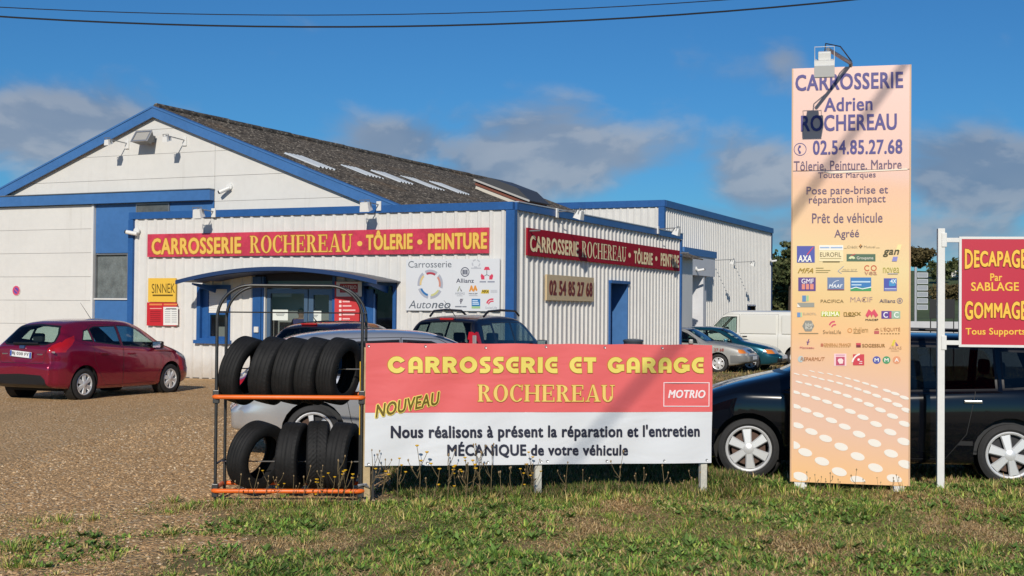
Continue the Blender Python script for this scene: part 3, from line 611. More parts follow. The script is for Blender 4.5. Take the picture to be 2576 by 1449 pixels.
# ---- long red sign on the annex side
def side_sign(name, label, cat, v0, v1, z0, z1, m, u=.06, th=.03):
    r = thing(name, label, cat, B(u, v0, z0), BA + math.pi / 2); G().bbox(0, v1 - v0, -th, .014, 0, z1 - z0, .004).obj('board', m, r)
    return Sign(r, lambda px, py: (lambda q: (q[0] - v0, q[1] - z0))(sd_(px, py, u)), -th)
RED2 = mat('sign_dark_red', (.34, .008, .025), .7, var=.1, spec=.15)
S2 = side_sign('shop_sign', 'long dark red sign with cream lettering on the ribbed side wall', 'sign', .63, 12.25, 2.98, 3.60, RED2)
CRM = mat('sign_cream', (.98, .80, .50), .7, spec=.15)
def sbox(S, v0, v1, z0, z1):            # box given in wall metres
    class Q: pass
    return None
def wall_text(S, body, x0, x1, z0, z1, m, lay=1, font=None, **k):
    pxs = S.px; S.px = lambda a, b: (a, -b); r = (S.deco(body, font, (x0, -z1, x1, -z0), m, lay, **k) if font else S.text(body, (x0, -z1, x1, -z0), m, lay, **k)); S.px = pxs; return r
wall_text(S2, 'CARROSSERIE', .12, 3.12, .09, .46, CRM, bold=.034, outline=(mat('sign_shadow', (.10, .02, .01), .5), .02)); wall_text(S2, 'ROCHEREAU', 3.35, 6.65, .09, .50, CRM, font=SERIF, gap=.05, outline=(MATS['sign_shadow'], .03))
wall_text(S2, '•', 6.85, 7.05, .22, .36, CRM); wall_text(S2, 'TÔLERIE', 7.3, 8.95, .08, .52, CRM, bold=.034, outline=(MATS['sign_shadow'], .02)); wall_text(S2, '•', 9.2, 9.4, .22, .36, CRM); wall_text(S2, 'PEINTURE', 9.7, 11.5, .09, .47, CRM, bold=.034, outline=(MATS['sign_shadow'], .02))
for v_ in (.12, 11.72): G().tube([(v_, -.02, .55), (v_, -.28, .56)], .02).obj('bracket', GREY, S2.r)
S3 = side_sign('phone_sign', 'beige board with dark red phone number on the ribbed side wall', 'sign', 1.77, 4.86, 1.985, 2.585, mat('beige_board', (.62, .48, .28), .5, var=.05))
wall_text(S3, '02 54 85 27 68', .14, 2.97, .12, .47, pm('#6b1410'), bold=.03, outline=(pm('#c0604a'), .015))
# ---- white network board
WB = mat('white_board', (.68, .70, .73), .35)
S4 = front_sign('sign_board', 'white board with partner emblems beside the corner of the office', 'sign', -2.60, -.26, 1.72, 2.88, WB)
gtx = pm('#5d6570')
x = lambda c: (1550 + c * 450 / 2415) * .644; y = lambda c: (980 + c * 450 / 2415) * .644
S4.text('Carrosserie', (x(255), y(215), x(1160), y(355), -1), gtx, bold=.004); S4.text('Auto', (x(260), y(1040), x(730), y(1205), 0), gtx, shear=.25, bold=-.008); S4.text('neo', (x(745), y(1090), x(1140), y(1205), 0), gtx, shear=.25, bold=.012)
cxl, cyl = x(715), y(700)
for k, cc in enumerate(('#b03a4a', '#c98a78', '#c5c58a', '#1f6fae', '#d9bf86')):
    a = -115 + k * 72; S4.band(cxl, cyl, 32, 25, a, a + 60, pm('#a7abb8'), 1, sy=1.15, n=10); S4.band(cxl, cyl, 26.5, 22, a + 3, a + 56, pm(cc), 2, sy=1.15, n=10)
navy = pm('#2b3350'); S4.band(x(1444), y(443), 11, 9.2, 0, 360, navy, sy=1.1)
for c0 in (1405, 1443, 1482): S4.rect(x(c0) - 1.6, y(395), x(c0) + 1.6, y(495), navy)
S4.text('Allianz', (x(1260), y(580), x(1630), y(670)), navy, bold=.01)
pk = pm('#d2405c'); S4.poly([(x(1865), y(335)), (x(1940), y(335)), (x(1970), y(400)), (x(1835), y(400))], pk); S4.poly([(x(1770), y(520)), (x(1790), y(480)), (x(1850), y(530)), (x(1850), y(600)), (x(1785), y(600))], pk); S4.poly([(x(2035), y(520)), (x(2010), y(480)), (x(1955), y(530)), (x(1950), y(600)), (x(2015), y(600))], pk)
S4.line(x(1900), y(400), x(1900), y(500), 1.4, gtx); S4.line(x(1900), y(500), x(1850), y(525), 1.4, gtx); S4.line(x(1900), y(500), x(1955), y(525), 1.4, gtx); S4.bars([(x(1750), y(635), x(1885), y(662)), (x(1915), y(635), x(2065), y(662))], pm('#8a8fa0'))
for k in range(5): S4.band(x(1675), y(265), 11, 7.5, k * 72, k * 72 + 50, pm('#b9bcc4'), n=6)
S4.bars([(x(1570), y(350), x(1780), y(378))], pm('#b9bcc4'))
S4.poly([(x(1278), y(850)), (x(1325), y(740)), (x(1345), y(745)), (x(1305), y(850))], pm('#9aa08a')); S4.poly([(x(1340), y(770)), (x(1385), y(850)), (x(1355), y(850))], pm('#4a4f5c')); S4.text('AREAS', (x(1232), y(868), x(1438), y(918)), pm('#9a9ea8'), bold=.005); S4.bars([(x(1270), y(938), x(1392), y(948))], pm('#9a9ea8'))
for c0 in (1575, 1655): S4.poly([(x(c0 - 48), y(850)), (x(c0 - 10), y(725)), (x(c0 + 15), y(725)), (x(c0 + 50), y(820)), (x(c0 + 25), y(850)), (x(c0), y(810)), (x(c0 - 20), y(855))], pm('#d9923f'), 1 + (c0 > 1600) * .3)
S4.text('MACSF', (x(1525), y(883), x(1705), y(912)), navy, bold=.02); S4.bars([(x(1525), y(932), x(1705), y(946))], pm('#a9adb6'))
S4.poly([(x(1775), y(895)), (x(1800), y(815)), (x(1950), y(815)), (x(1940), y(895))], pm('#e3c53e')); S4.text('MFA', (x(1795), y(820), x(1940), y(888)), pm('#2b2a20'), 2, bold=.02, shear=.3); S4.bars([(x(1980), y(820 + k * 24), x(2120), y(832 + k * 24)) for k in range(3)], pm('#b9bcc4'))
S4.poly([(x(1320), y(1040)), (x(1400), y(1045)), (x(1370), y(1065)), (x(1362), y(1110)), (x(1345), y(1110)), (x(1348), y(1065))], pm('#4a4458')); S4.disc(x(1360), y(1020), 2.2, 2.2, pm('#4a4458')); S4.line(x(1385), y(1040), x(1402), y(1000), 1.6, gtx); S4.bars([(x(1235), y(1155), x(1375), y(1182)), (x(1385), y(1158), x(1475), y(1182))], pm('#7d828c'))
S4.rect(x(1582), y(1005), x(1762), y(1160), pm('#2a76b4')); S4.bars([(x(1600), y(1035), x(1712), y(1055)), (x(1600), y(1072), x(1728), y(1090)), (x(1600), y(1106), x(1740), y(1126))], pm('#cfe2f2'), 2); S4.rect(x(1582), y(1160), x(1762), y(1208), pm('#9cc08a'))
S4.band(x(2010), y(1120), 15, 11, 190, 285, pk, n=8); S4.band(x(2015), y(1135), 11, 8, 190, 290, pk, n=8); S4.text('SwissLife', (x(1870), y(1165), x(2112), y(1215)), pm('#aab0ba'), bold=.005)
S4.rect(x(1188), y(178), x(1190), y(1230), pm('#c9ccd2'), name='panel_joint')
# ---- yellow and red boards by the window
S5 = front_sign('sign_board', 'square yellow board with thin dark lettering on the office front', 'sign', -9.93, -9.08, 1.875, 2.47, mat('yellow_board', (.80, .50, .06), .45))
S5.text('SINNEK', (384, 714, 442, 738, -1), pm('#5d4a10'), bold=-.008); S5.bars([(386, 741, 437, 745)], pm('#6a5310'))
S6 = front_sign('price_board', 'small red and white notice board below the yellow board', 'sign', -9.96, -9.05, 1.285, 1.865, mat('red_board', (.55, .02, .03), .45))
S6.rect(413, 772, 450, 818, pm('#e4e4e0')); S6.bars([(378, 764, 410, 768), (414, 764, 448, 768)], pm('#e08a4a')); S6.bars([(379, 775, 409, 777)], pm('#e9b0a0')); S6.bars([(380, 782 + 5 * k, 406, 784 + 5 * k) for k in range(6)], pm('#8c1420'))
S6.bars([(417, 778 + 5.2 * k, 431, 779.5 + 5.2 * k) for k in range(7)] + [(434, 778 + 5.2 * k, 447, 779.5 + 5.2 * k) for k in range(7)], pm('#9a9ca0'), 2); S6.bars([(420, 775.5, 446, 777.5)], pm('#55585c'), 2)
# ---- red service panel by the door
S7 = front_sign('service_sign', 'red and white service list panel standing right of the glass doors', 'sign', -4.48, -3.82, .05, 2.38, mat('panel_red', (.58, .045, .05), .45), v=-.07)
S7.rect(848, 709, 912, 746, pm('#e6e6e4')); S7.rect(857, 714, 902, 736, pm('#b0202c'), 2); S7.text('MOTRIO', (861, 718, 899, 728), pm('#f2e8e6'), 3, bold=.02); S7.bars([(861, 731, 899, 733)], pm('#d98088'), 3)
for k in range(9):
    yy = 756 + k * 10.8; w_ = (18, 22, 32, 30, 18, 20, 26, 22, 28)[k]; S7.bars([(855, yy, 861, yy + 6)], pm('#f2d8d6'), 2); S7.bars([(864, yy + 1, 864 + w_, yy + 4.5)], pm('#f0c0c0'), 2)
# papers on the glass
for (x0, y0, x1, y1, lab) in ((686, 779, 724, 806, 'white paper notice taped to the left glass door'), (776, 782, 808, 811, 'white paper notice taped to the middle glass door')):
    (a, z1), (b, z0) = fr(x0, y0, .04), fr(x1, y1, .04); r = thing('paper_notice', lab, 'notice', B(a, .043, z0), BA); G().box(0, b - a, -.002, .0, 0, z1 - z0).obj('sheet', mat('paper', (.72, .78, .74), .7), r)
    q = Sign(r, lambda px, py, a=a, z0=z0: (lambda t: (t[0] - a, t[1] - z0))(fr(px, py, .04)), -.002); q.bars([(x0 + 8, y0 + 10, x1 - 8, y0 + 12), (x0 + 10, y0 + 14, x1 - 10, y0 + 15.5)], pm('#8a9090'), 1)
for (x0, y0, x1, y1, lab) in ((836, 768, 848, 788, 'upper pale green sticker on the door glass edge'), (836, 790, 848, 808, 'lower pale green sticker on the door glass edge')):
    (a, z1), (b, z0) = fr(x0, y0, .04), fr(x1, y1, .04); r = thing('sticker', lab, 'sticker', B(a, .043, z0), BA); G().box(0, b - a, -.002, .0, 0, z1 - z0).obj('sheet', mat('green_paper', (.45, .70, .55), .7), r)
(a, z1), (b, z0) = fr(684, 712, .04), fr(731, 747, .04); r = thing('blank_paper', 'large pale sheet hanging inside the top of the left glass door', 'paper', B(a, .075, z0), BA); G().box(0, b - a, -.002, .0, 0, z1 - z0).obj('sheet', mat('grey_paper', (.5, .52, .54), .7), r)
# dark poster with a standing figure in the right-hand window
r = thing('window_poster', 'dark window poster showing the silhouette of a standing figure', 'poster', B(-3.44, .085, .8), BA); G().box(0, .50, 0, .004, 0, 1.45).obj('sheet', mat('poster_black', (.022, .024, .028), .5), r)
q = Sign(r, lambda a, b: (a, b), 0); sil = mat('poster_grey', (.008, .008, .010), .5)
q.poly([(.06, .0), (.46, .0), (.46, .55), (.38, .66), (.30, .70), (.30, .76), (.33, .82), (.33, .92), (.28, .98), (.22, .98), (.18, .92), (.18, .82), (.21, .76), (.21, .70), (.12, .66), (.06, .55)], sil, 1, 'figure_print'); q.text('L\'expertise', (.04, .10, .46, .02), pm('#4a3038'), 2)
# round no-parking sign
(u_, z_) = fr(42, 731, .44); r = thing('no_parking_sign', 'small round red and blue no-parking sign on the garage door', 'sign', B(u_, .43, z_), BA)
def disc_y(rad, y0, y1): return G().prism(circ(0, 0, rad, n=28), y0, y1)
disc_y(.14, -.008, .0).obj('plate', pm('#e8dcd8'), r); q = Sign(r, lambda a, b: (a, b), -.008); q.band(0, 0, .13, .085, 0, 360, pm('#d05070'), 1); q.disc(0, 0, .084, .084, pm('#6a4aa0'), 1); q.line(-.08, .06, .08, -.06, .03, pm('#d05070'), 2, 'stripe')
# ================================================================== wall lamps and cameras
LW = mat('lamp_white', (.74, .74, .72), .4); LG = mat('lamp_lens', (.25, .26, .27), .15, spec=.8)
def wall_lamp(label, p, rz, arm=.65, size=.24, m=LW, group='floodlights on arms along the walls'):
    r = thing('wall_lamp', label, 'lamp', p, rz, group); G().bbox(-.06, .06, -.04, .0, -.12, .10, .01).obj('mounting_plate', m, r); G().tube([(0, -.02, .02), (0, -arm, .05)], .014).obj('arm', GREY if m is LW else m, r)
    h = node('head', r, (0, -arm, .03), (R(18), 0, 0)); g = G(); s = size / 2
    v = [(-s * .8, -.05, .0), (s * .8, -.05, .0), (s * .8, .05, .0), (-s * .8, .05, .0), (-s, -.09, -size * .85), (s, -.09, -size * .85), (s, .10, -size * .85), (-s, .10, -size * .85)]
    g.add(v, [(0, 1, 2, 3), (4, 7, 6, 5), (0, 4, 5, 1), (1, 5, 6, 2), (2, 6, 7, 3), (3, 7, 4, 0)]); g.obj('housing', m, h); G().box(-s * .85, s * .85, .085, .106, -size * .8, -size * .1).obj('lens', LG, h); G().tube([(-s * 1.1, 0, -.08), (-s * 1.1, 0, .05), (s * 1.1, 0, .05), (s * 1.1, 0, -.08)], .010, 6).obj('yoke', GREY, h); return r
(a, z) = fr(543, 535); wall_lamp('white floodlight on an arm above the word at the sign\'s first end', B(a, -.07, z), BA)['label'] = 'white floodlight on the office fascia nearest the security camera'
(a, z) = fr(958, 518); wall_lamp('white floodlight on the office fascia between hall roof and red sign', B(a, -.07, z), BA)
(a, z) = sd_(1399, 535, .08); wall_lamp('white floodlight over the near end of the side wall sign', B(.09, a, z), BA + math.pi / 2, .62)
(a, z) = sd_(1653, 578, .08); wall_lamp('white floodlight over the far end of the side wall sign', B(.09, a, z), BA + math.pi / 2, .62)
(a, z) = fr(321, 363, .5); wall_lamp('small floodlight on the gable left of the big floodlight', B(a, .5, z), BA, .75, .15)
(a, z) = fr(466, 355, .5); wall_lamp('small floodlight on the gable right of the big floodlight', B(a, .5, z), BA, .75, .15)
(a, z) = sd_(1792, 656, -3.7); wall_lamp('floodlight on a white arm on the warehouse wall, nearer the porch', B(-3.66, a, z), BA + math.pi / 2, .9, .22)
(a, z) = sd_(1846, 661, -3.7); wall_lamp('floodlight on a white arm on the warehouse wall, farther from the porch', B(-3.66, a, z), BA + math.pi / 2, .9, .22)
# big floodlight on the gable
(a, z) = fr(384, 355, .5); r = thing('gable_floodlight', 'large grey floodlight tilted down at the top of the gable', 'lamp', B(a, .5, z), BA); G().bbox(-.10, .10, -.18, 0, -.05, .13, .02).obj('bracket', mat('lamp_grey', (.16, .165, .17), .5), r)
h = node('head', r, (-.03, -.28, .02), (R(-35), 0, 0)); h.scale = (.85, .85, .85); g = G(); g.add([(-.30, -.14, -.22), (.30, -.14, -.22), (.30, -.14, .18), (-.30, -.14, .18), (-.20, .14, -.10), (.20, .14, -.10), (.20, .14, .14), (-.20, .14, .14)], [(0, 1, 2, 3), (7, 6, 5, 4), (0, 4, 5, 1), (1, 5, 6, 2), (2, 6, 7, 3), (3, 7, 4, 0)]); g.obj('housing', MATS['lamp_grey'], h); G().box(-.24, .24, -.155, -.14, -.17, .13).obj('lens', mat('floodlight_glass', (.42, .40, .36), .12, spec=.8), h); frame(G(), -.31, .31, -.23, .19, .05, -.165, -.14).obj('rim', mat('alu', (.55, .55, .55), .35, .7), h)
def cctv(label, p, rz, yaw, drop=-.1):
    r = thing('security_camera', label, 'camera', p, rz, 'security cameras on the walls'); disc_y(.085, -.05, 0).obj('base', LW, r); G().tube([(0, -.03, 0), (0, -.11, -.04)], .022).obj('arm', LW, r)
    b = node('body', r, (0, -.13, -.06), (R(drop * 100), 0, yaw)); G().tube([(0, .08, 0), (0, -.20, 0)], .052, 12).obj('housing', LW, b, 40); G().tube([(0, -.20, 0), (0, -.235, 0)], [.046, .04], 12).obj('lens', BLACK, b); return r
(a, z) = fr(349, 582); cctv('white camera with black lens at the office corner beside the blue panel', B(a, -.05, z), BA, R(-70))
(a, z) = fr(579, 470, .5); cctv('white bullet camera on the gable beside the blue lintel', B(a, .5, z), BA, R(-60), .25)
(a, z) = sd_(1750, 676, -3.1); cctv('white bullet camera on the porch of the warehouse', B(-3.08, a, z), BA + math.pi / 2, R(25))
(a, z) = sd_(1936, 654, -3.7); cctv('white camera at the far top corner of the warehouse', B(-3.66, a, z), BA + math.pi / 2, R(40))
# ================================================================== vehicles
def pchip(pts, q):
    x = np.array([p[0] for p in pts], float); y = np.array([p[1] for p in pts], float); h = np.diff(x); d = np.diff(y) / h; m = np.zeros_like(y)
    m[0], m[-1] = d[0], d[-1]
    for i in range(1, len(x) - 1):
        if d[i - 1] * d[i] > 0:
            w1, w2 = 2 * h[i] + h[i - 1], h[i] + 2 * h[i - 1]; m[i] = (w1 + w2) / (w1 / d[i - 1] + w2 / d[i])
    q = np.clip(q, x[0], x[-1]); k = np.clip(np.searchsorted(x, q) - 1, 0, len(h) - 1); t = (q - x[k]) / h[k]
    return (2 * t**3 - 3 * t**2 + 1) * y[k] + (t**3 - 2 * t**2 + t) * h[k] * m[k] + (-2 * t**3 + 3 * t**2) * y[k + 1] + (t**3 - t**2) * h[k] * m[k + 1]
def chaikin(P, n):
    for _ in range(n):
        Q = [P[0]]
        for a, b in zip(P[:-1], P[1:]): Q += [a * .75 + b * .25, a * .25 + b * .75]
        Q.append(P[-1]); P = Q
    return P
GLASS = glass('car_glass', (.62, .74, .70), .01, 1.3); GLASSD = glass('tinted_car_glass', (.16, .19, .20), .01, 1.3); GLASSM = glass('grey_car_glass', (.40, .48, .46), .01, 1.3)
TRIM = mat('car_trim', (.012, .012, .014), .35); GAP = mat('panel_gap', (.006, .006, .007), .7); RUB = mat('tyre_rubber', (.020, .020, .021), .75, var=.25, vs=9, bump=.15, bs=40)
ALLOY = mat('alloy', (.72, .73, .74), .35, .35); SEAT = mat('seat_cloth', (.035, .037, .042), .9); CHROME = mat('chrome', (.7, .7, .7), .15, 1); PLATE = mat('plate_white', (.78, .79, .80), .35)
LRED = mat('lamp_red', (.42, .008, .010), .15, coat=1); LCLR = mat('lamp_clear', (.62, .62, .62), .1, .5, coat=1); LAMB = mat('lamp_amber', (.75, .22, .02), .15, coat=1); LDARK = mat('underbody', (.01, .01, .01), .8)
def lamp_glow(): pass
def paint(name, col, metal=.35, rough=.32): return mat(name, col, rough, metal, coat=1.0, crough=.03)
WHEELS = {}
def wheel_meshes(rt, rr, wd, style):
    key = (rt, rr, wd, style)
    if key in WHEELS: return WHEELS[key]
    w = wd / 2
    prof = [(-w * .80, rr), (-w, rr + (rt - rr) * .35), (-w * .98, rt - .035), (-w * .80, rt - .008)]
    for k in range(-3, 4):
        c = k * w * .23
        prof += [(c - w * .085, rt), (c + w * .085, rt)] if abs(k) % 3 != 1 else [(c - w * .03, rt - .002), (c - w * .02, rt - .010), (c + w * .02, rt - .010), (c + w * .03, rt - .002)]
    prof += [(w * .80, rt - .008), (w * .98, rt - .035), (w, rt - (rt - rr) * .65), (w * .80, rr), (w * .7, rr - .012), (-w * .7, rr - .012)]
    ty = G().lathe(prof, 40, True); me_t = bpy.data.meshes.new('tyre'); me_t.from_pydata(ty.v, [], ty.f); me_t.materials.append(RUB); shade(me_t, 40)
    # rim: barrel and spokes towards +y (outside)
    g = G(); g.lathe([(w * .82, rr + .004), (w * .88, rr - .006), (w * .80, rr - .022), (w * .2, rr - .035), (-w * .8, rr - .02)], 36)
    n = {'six': 6, 'seven': 7, 'five': 5, 'steel': 6}[style]; ri = rr - .02; sw = {'six': .046, 'seven': .030, 'five': .042, 'steel': .05}[style]
    for k in range(n):
        M4 = Matrix.Rotation(2 * math.pi * k / n + (math.pi / 2 if style != 'six' else math.pi / 6 * 0), 4, 'Y'); yo = w * .74
        v = [(.045, yo - .004, -sw * .8), (ri, yo - .012, -sw * 1.15), (ri, yo - .012, sw * 1.15), (.045, yo - .004, sw * .8), (.05, yo + .014, -sw * .55), (ri - .01, yo + .004, -sw * .9), (ri - .01, yo + .004, sw * .9), (.05, yo + .014, sw * .55), (.045, yo - .05, -sw * .7), (ri, yo - .06, -sw), (ri, yo - .06, sw), (.045, yo - .05, sw * .7)]
        g.add(v, [(4, 5, 6, 7), (0, 1, 5, 4), (7, 6, 2, 3), (8, 9, 1, 0), (3, 2, 10, 11)], M4)
    g.lathe([(w * .74 + .022, .0), (w * .74 + .020, .045), (w * .74 + .010, .062), (w * .5, .066)], 20)
    me_r = bpy.data.meshes.new('rim'); me_r.from_pydata(g.v, [], g.f); me_r.materials.append(ALLOY); shade(me_r, 30)
    b = G().lathe([(w * .1, 0.0), (w * .1, rr * .74), (w * .02, rr * .75), (-w * .3, rr * .75)], 28); me_b = bpy.data.meshes.new('brake_disc'); me_b.from_pydata(b.v, [], b.f); me_b.materials.append(mat('brake_rust', (.10, .06, .045), .55, .5)); 
    WHEELS[key] = (me_t, me_r, me_b); return WHEELS[key]
def cut(bm, lay, poly, ax, filt, val, only=None):
    """cut a convex polygon (projected along one axis) into the skin and mark what lies inside"""
    n = len(poly); area = sum(poly[i][0] * poly[(i + 1) % n][1] - poly[(i + 1) % n][0] * poly[i][1] for i in range(n))
    if area < 0: poly = poly[::-1]
    lo = (min(p[0] for p in poly) - .01, min(p[1] for p in poly) - .01); hi = (max(p[0] for p in poly) + .01, max(p[1] for p in poly) + .01); a0, a1 = ax
    def near():
        r = []
        for f in bm.faces:
            if not filt(f): continue
            cs = [(v.co[a0], v.co[a1]) for v in f.verts]
            if max(c[0] for c in cs) < lo[0] or min(c[0] for c in cs) > hi[0] or max(c[1] for c in cs) < lo[1] or min(c[1] for c in cs) > hi[1]: continue
            r.append(f)
        return r
    cand = near()
    for i in range(n):
        p, q = poly[i], poly[(i + 1) % n]; ex, ez = q[0] - p[0], q[1] - p[1]; no = [0, 0, 0]; no[a0] = ez; no[a1] = -ex; co = [0, 0, 0]; co[a0], co[a1] = p
        no = Vector(no); 
        if no.length < 1e-7: continue
        no.normalize()
        es = {e for f in cand for e in f.edges}; vs_ = {v for f in cand for v in f.verts}
        res = bmesh.ops.bisect_plane(bm, geom=list(cand) + list(es) + list(vs_), dist=1e-5, plane_co=co, plane_no=no)
        cand = [f for f in set(cand) | {g for g in res['geom'] if isinstance(g, bmesh.types.BMFace)} if f.is_valid]
    out = []
    for f in cand:
        if not filt(f): continue
        c = f.calc_center_median(); x_, z_ = c[a0], c[a1]
        if all((poly[(i + 1) % n][0] - poly[i][0]) * (z_ - poly[i][1]) - (poly[(i + 1) % n][1] - poly[i][1]) * (x_ - poly[i][0]) > -1e-6 for i in range(n)):
            if only is None or f[lay] in only: f[lay] = val; out.append(f)
    return out
def grow_poly(p, d): return off_poly(p, d)
class Car: pass
def make_skin(sp, mid=40):
    L = sp['L']; st = np.concatenate([np.linspace(0, .5, 16)[:-1], np.linspace(.5, L - .5, int((L - 1) / .065)), np.linspace(L - .5, L, 14)[1:]])
    zt, zb, zw, w, wr = (pchip(sp[k], st) for k in ('top', 'bot', 'belt', 'w', 'wr'))
    zw = np.minimum(zw, zt - .03); secs = []
    for i in range(len(st)):
        W_, Rr, t, b, s = w[i], wr[i], zt[i], zb[i], zw[i]; h = max(t - s, .03); k = min(1, h / .3); tuck = sp.get('tuck', .035)
        P = [(0, b), (.80 * W_, b), (W_ - tuck * 1.1, b + .02), (W_ - .006, b + .33 * (s - b)), (W_, b + .62 * (s - b)), (W_ * .995, b + .86 * (s - b)), (W_ - .03, s + .0), (W_ - .05 - .01 * k, s + .03 * k + .008 * (1 - k)),
             (Rr + (W_ - .06 - Rr) * .48 + .012 * k, s + h * .5), (Rr + .01 * k, t - .075 * k - .012 * (1 - k)), (Rr * .86, t - .02 * k - .006), (Rr * .4, t - .002), (0, t)]
        secs.append(np.array([(p[0], p[1]) for p in chaikin([np.array(p) for p in P], 2)]))
    rings = [[(st[i], a, c) for a, c in secs[i]] for i in range(len(st))]
    def close(i, sgn, r, depth):                       # rounded nose and tail
        S0 = secs[i]; cz_ = (S0[:, 1].max() + S0[:, 1].min()) / 2; hz = (S0[:, 1].max() - S0[:, 1].min()) / 2; out = []
        for th in (25, 50, 70, 85, 90):
            ins = r * (1 - math.cos(R(th))); xx = st[i] + sgn * r * depth * math.sin(R(th)); k = 1 - ins / hz; ky = 1 - ins / S0[:, 0].max(); out.append([(xx, a * ky, cz_ + (c - cz_) * k) for a, c in S0])
        last = out[-1]
        for k in (.85, .7, .5, .3, .1, .001): out.append([(p[0] + sgn * .015 * (1 - k), p[1] * k, cz_ + (p[2] - cz_) * (k)) for p in last])
        return out
    r = sp.get('round', .07); rings = close(0, -1, r, 1)[::-1] + rings + close(len(st) - 1, 1, r * 1.1, 1)
    def bulge(p):
        x_, y_, z_ = p
        if 'rbump' in sp and x_ < .45:
            z0, z1, a = sp['rbump']; k = max(0, min(1, (z_ - z0) / .05)) * max(0, min(1, (z1 - z_) / .05)); x_ -= a * k * max(0, 1 - max(0, x_) / .45)
        if 'fbump' in sp and x_ > L - .45:
            z0, z1, a = sp['fbump']; k = max(0, min(1, (z_ - z0) / .05)) * max(0, min(1, (z1 - z_) / .05)); x_ += a * k * max(0, 1 - max(0, L - x_) / .45)
        return (x_, y_, z_)
    bm = bmesh.new(); V = [[bm.verts.new(bulge(p)) for p in rg_] for rg_ in rings]
    for a, b in zip(V[:-1], V[1:]):
        for j in range(len(a) - 1):
            try: bm.faces.new((a[j], a[j + 1], b[j + 1], b[j]))
            except ValueError: pass
    bmesh.ops.recalc_face_normals(bm, faces=bm.faces[:]); 
    # make normals point outwards
    bm.normal_update(); c = max(bm.faces, key=lambda f: f.calc_center_median().z)
    if c.normal.z < 0: bmesh.ops.reverse_faces(bm, faces=bm.faces[:])
    bm.normal_update(); return bm
PROTO = {}
def build_car(name, sp, label, loc, rz, body_m, group=None, glass_m=None, style='six', z=0, extras=None):
    """origin of the thing: ground below the middle of the car; +x is forward"""
    glass_m = glass_m or GLASS; L = sp['L']; root = thing(name, label, sp.get('cat', 'car'), loc, rz, group); off = Matrix.Translation((-L / 2, 0, 0))
    bm = make_skin(sp); lay = bm.faces.layers.int.new('part')
    side = lambda f: f.normal.y > .25
    names = {1: ('side_window', glass_m), 2: ('windscreen', glass_m), 3: ('rear_window', glass_m), 4: ('door', body_m), 5: ('tail_light', LRED), 6: ('headlight', LCLR), 7: ('window_trim', TRIM), 8: None, 9: ('panel_gap', GAP), 10: ('lower_trim', sp.get('trim_m', TRIM)), 11: ('indicator', LAMB), 12: ('grille', TRIM), 13: ('bumper', sp.get('bump_m', body_m)), 14: ('bonnet', sp.get('bonnet_m', body_m))}
    aw = sp['arch']
    if 'lower' in sp:
        for p in sp['lower']: cut(bm, lay, p, (0, 2), side, 10)
    for p in sp.get('bumper_side', ()): cut(bm, lay, p, (0, 2), lambda f: abs(f.normal.z) < .97, 13, {0, 10})
    if 'bonnet' in sp:
        cut(bm, lay, sp['bonnet'], (0, 1), lambda f: f.normal.z > .45 and f.calc_center_median().x > L * .5, 14, {0})
    for i, d in enumerate(sp['doors']):
        cut(bm, lay, grow_poly(d, .007), (0, 2), side, 60 + i, {0, 10}); cut(bm, lay, d, (0, 2), side, 40 + i, {60 + i})
    for i, wv in enumerate(sp['side_w']):
        cut(bm, lay, grow_poly(wv, .022), (0, 2), lambda f: f.normal.y > .2 and f.calc_center_median().z > .6, 7); cut(bm, lay, wv, (0, 2), lambda f: f.normal.y > .2 and f.calc_center_median().z > .6, 50 + i)
    if 'tailgate' in sp: cut(bm, lay, grow_poly(sp['tailgate'], .008), (1, 2), lambda f: f.normal.x < -.05 and f.calc_center_median().x < L * .3, 16, {0}); cut(bm, lay, sp['tailgate'], (1, 2), lambda f: f.normal.x < -.05 and f.calc_center_median().x < L * .3, 15, {16})
    for wx in (sp['rear_x'], sp['front_x']):
        n = 20; p = circ(wx, sp['wr_z'], aw, aw, 22); cut(bm, lay, p, (0, 2), lambda f: f.normal.y > .05 and f.calc_center_median().y > .4, 8)
    rear = lambda f: f.normal.x < -.12 and f.calc_center_median().x < L * .35; front = lambda f: f.normal.x > .12 and f.calc_center_median().x > L * .4
    if 'rear_w' in sp:
        cut(bm, lay, grow_poly(sp['rear_w'], .03), (1, 2), rear, 7, {0, 14, 15, 16}); cut(bm, lay, sp['rear_w'], (1, 2), rear, 3, {7})
    if 'wind' in sp:
        cut(bm, lay, grow_poly(sp['wind'], .025), (1, 2), lambda f: front(f) and f.calc_center_median().z > sp['wind_z'], 7, {0, 14}); cut(bm, lay, sp['wind'], (1, 2), lambda f: front(f) and f.calc_center_median().z > sp['wind_z'], 2, {7})
    for p in sp.get('tail_rear', ()): cut(bm, lay, p, (1, 2), lambda f: f.normal.x < -.10 and f.calc_center_median().x < .6, 5)
    for p in sp.get('tail_side', ()): cut(bm, lay, p, (0, 2), lambda f: f.normal.y > .1 and f.calc_center_median().x < .8, 5)
    for p in sp.get('head_front', ()): cut(bm, lay, p, (1, 2), lambda f: f.normal.x > .10 and f.calc_center_median().x > L - .8, 6)
    for p in sp.get('head_side', ()): cut(bm, lay, p, (0, 2), lambda f: f.normal.y > .1 and f.calc_center_median().x > L - 1.1, 6)
    for p in sp.get('indic', ()): cut(bm, lay, p, (1, 2), lambda f: f.normal.x > .30 and f.calc_center_median().x > L - .6, 11)
    for p in sp.get('grille', ()): cut(bm, lay, p, (1, 2), lambda f: f.normal.x > .2 and f.calc_center_median().x > L - .6, 12)
    for p in sp.get('bump_rear', ()): cut(bm, lay, p, (1, 2), lambda f: f.normal.x < -.05 and f.calc_center_median().x < .5, 10)
    bm.verts.index_update(); bm.faces.ensure_lookup_table(); groups = {}
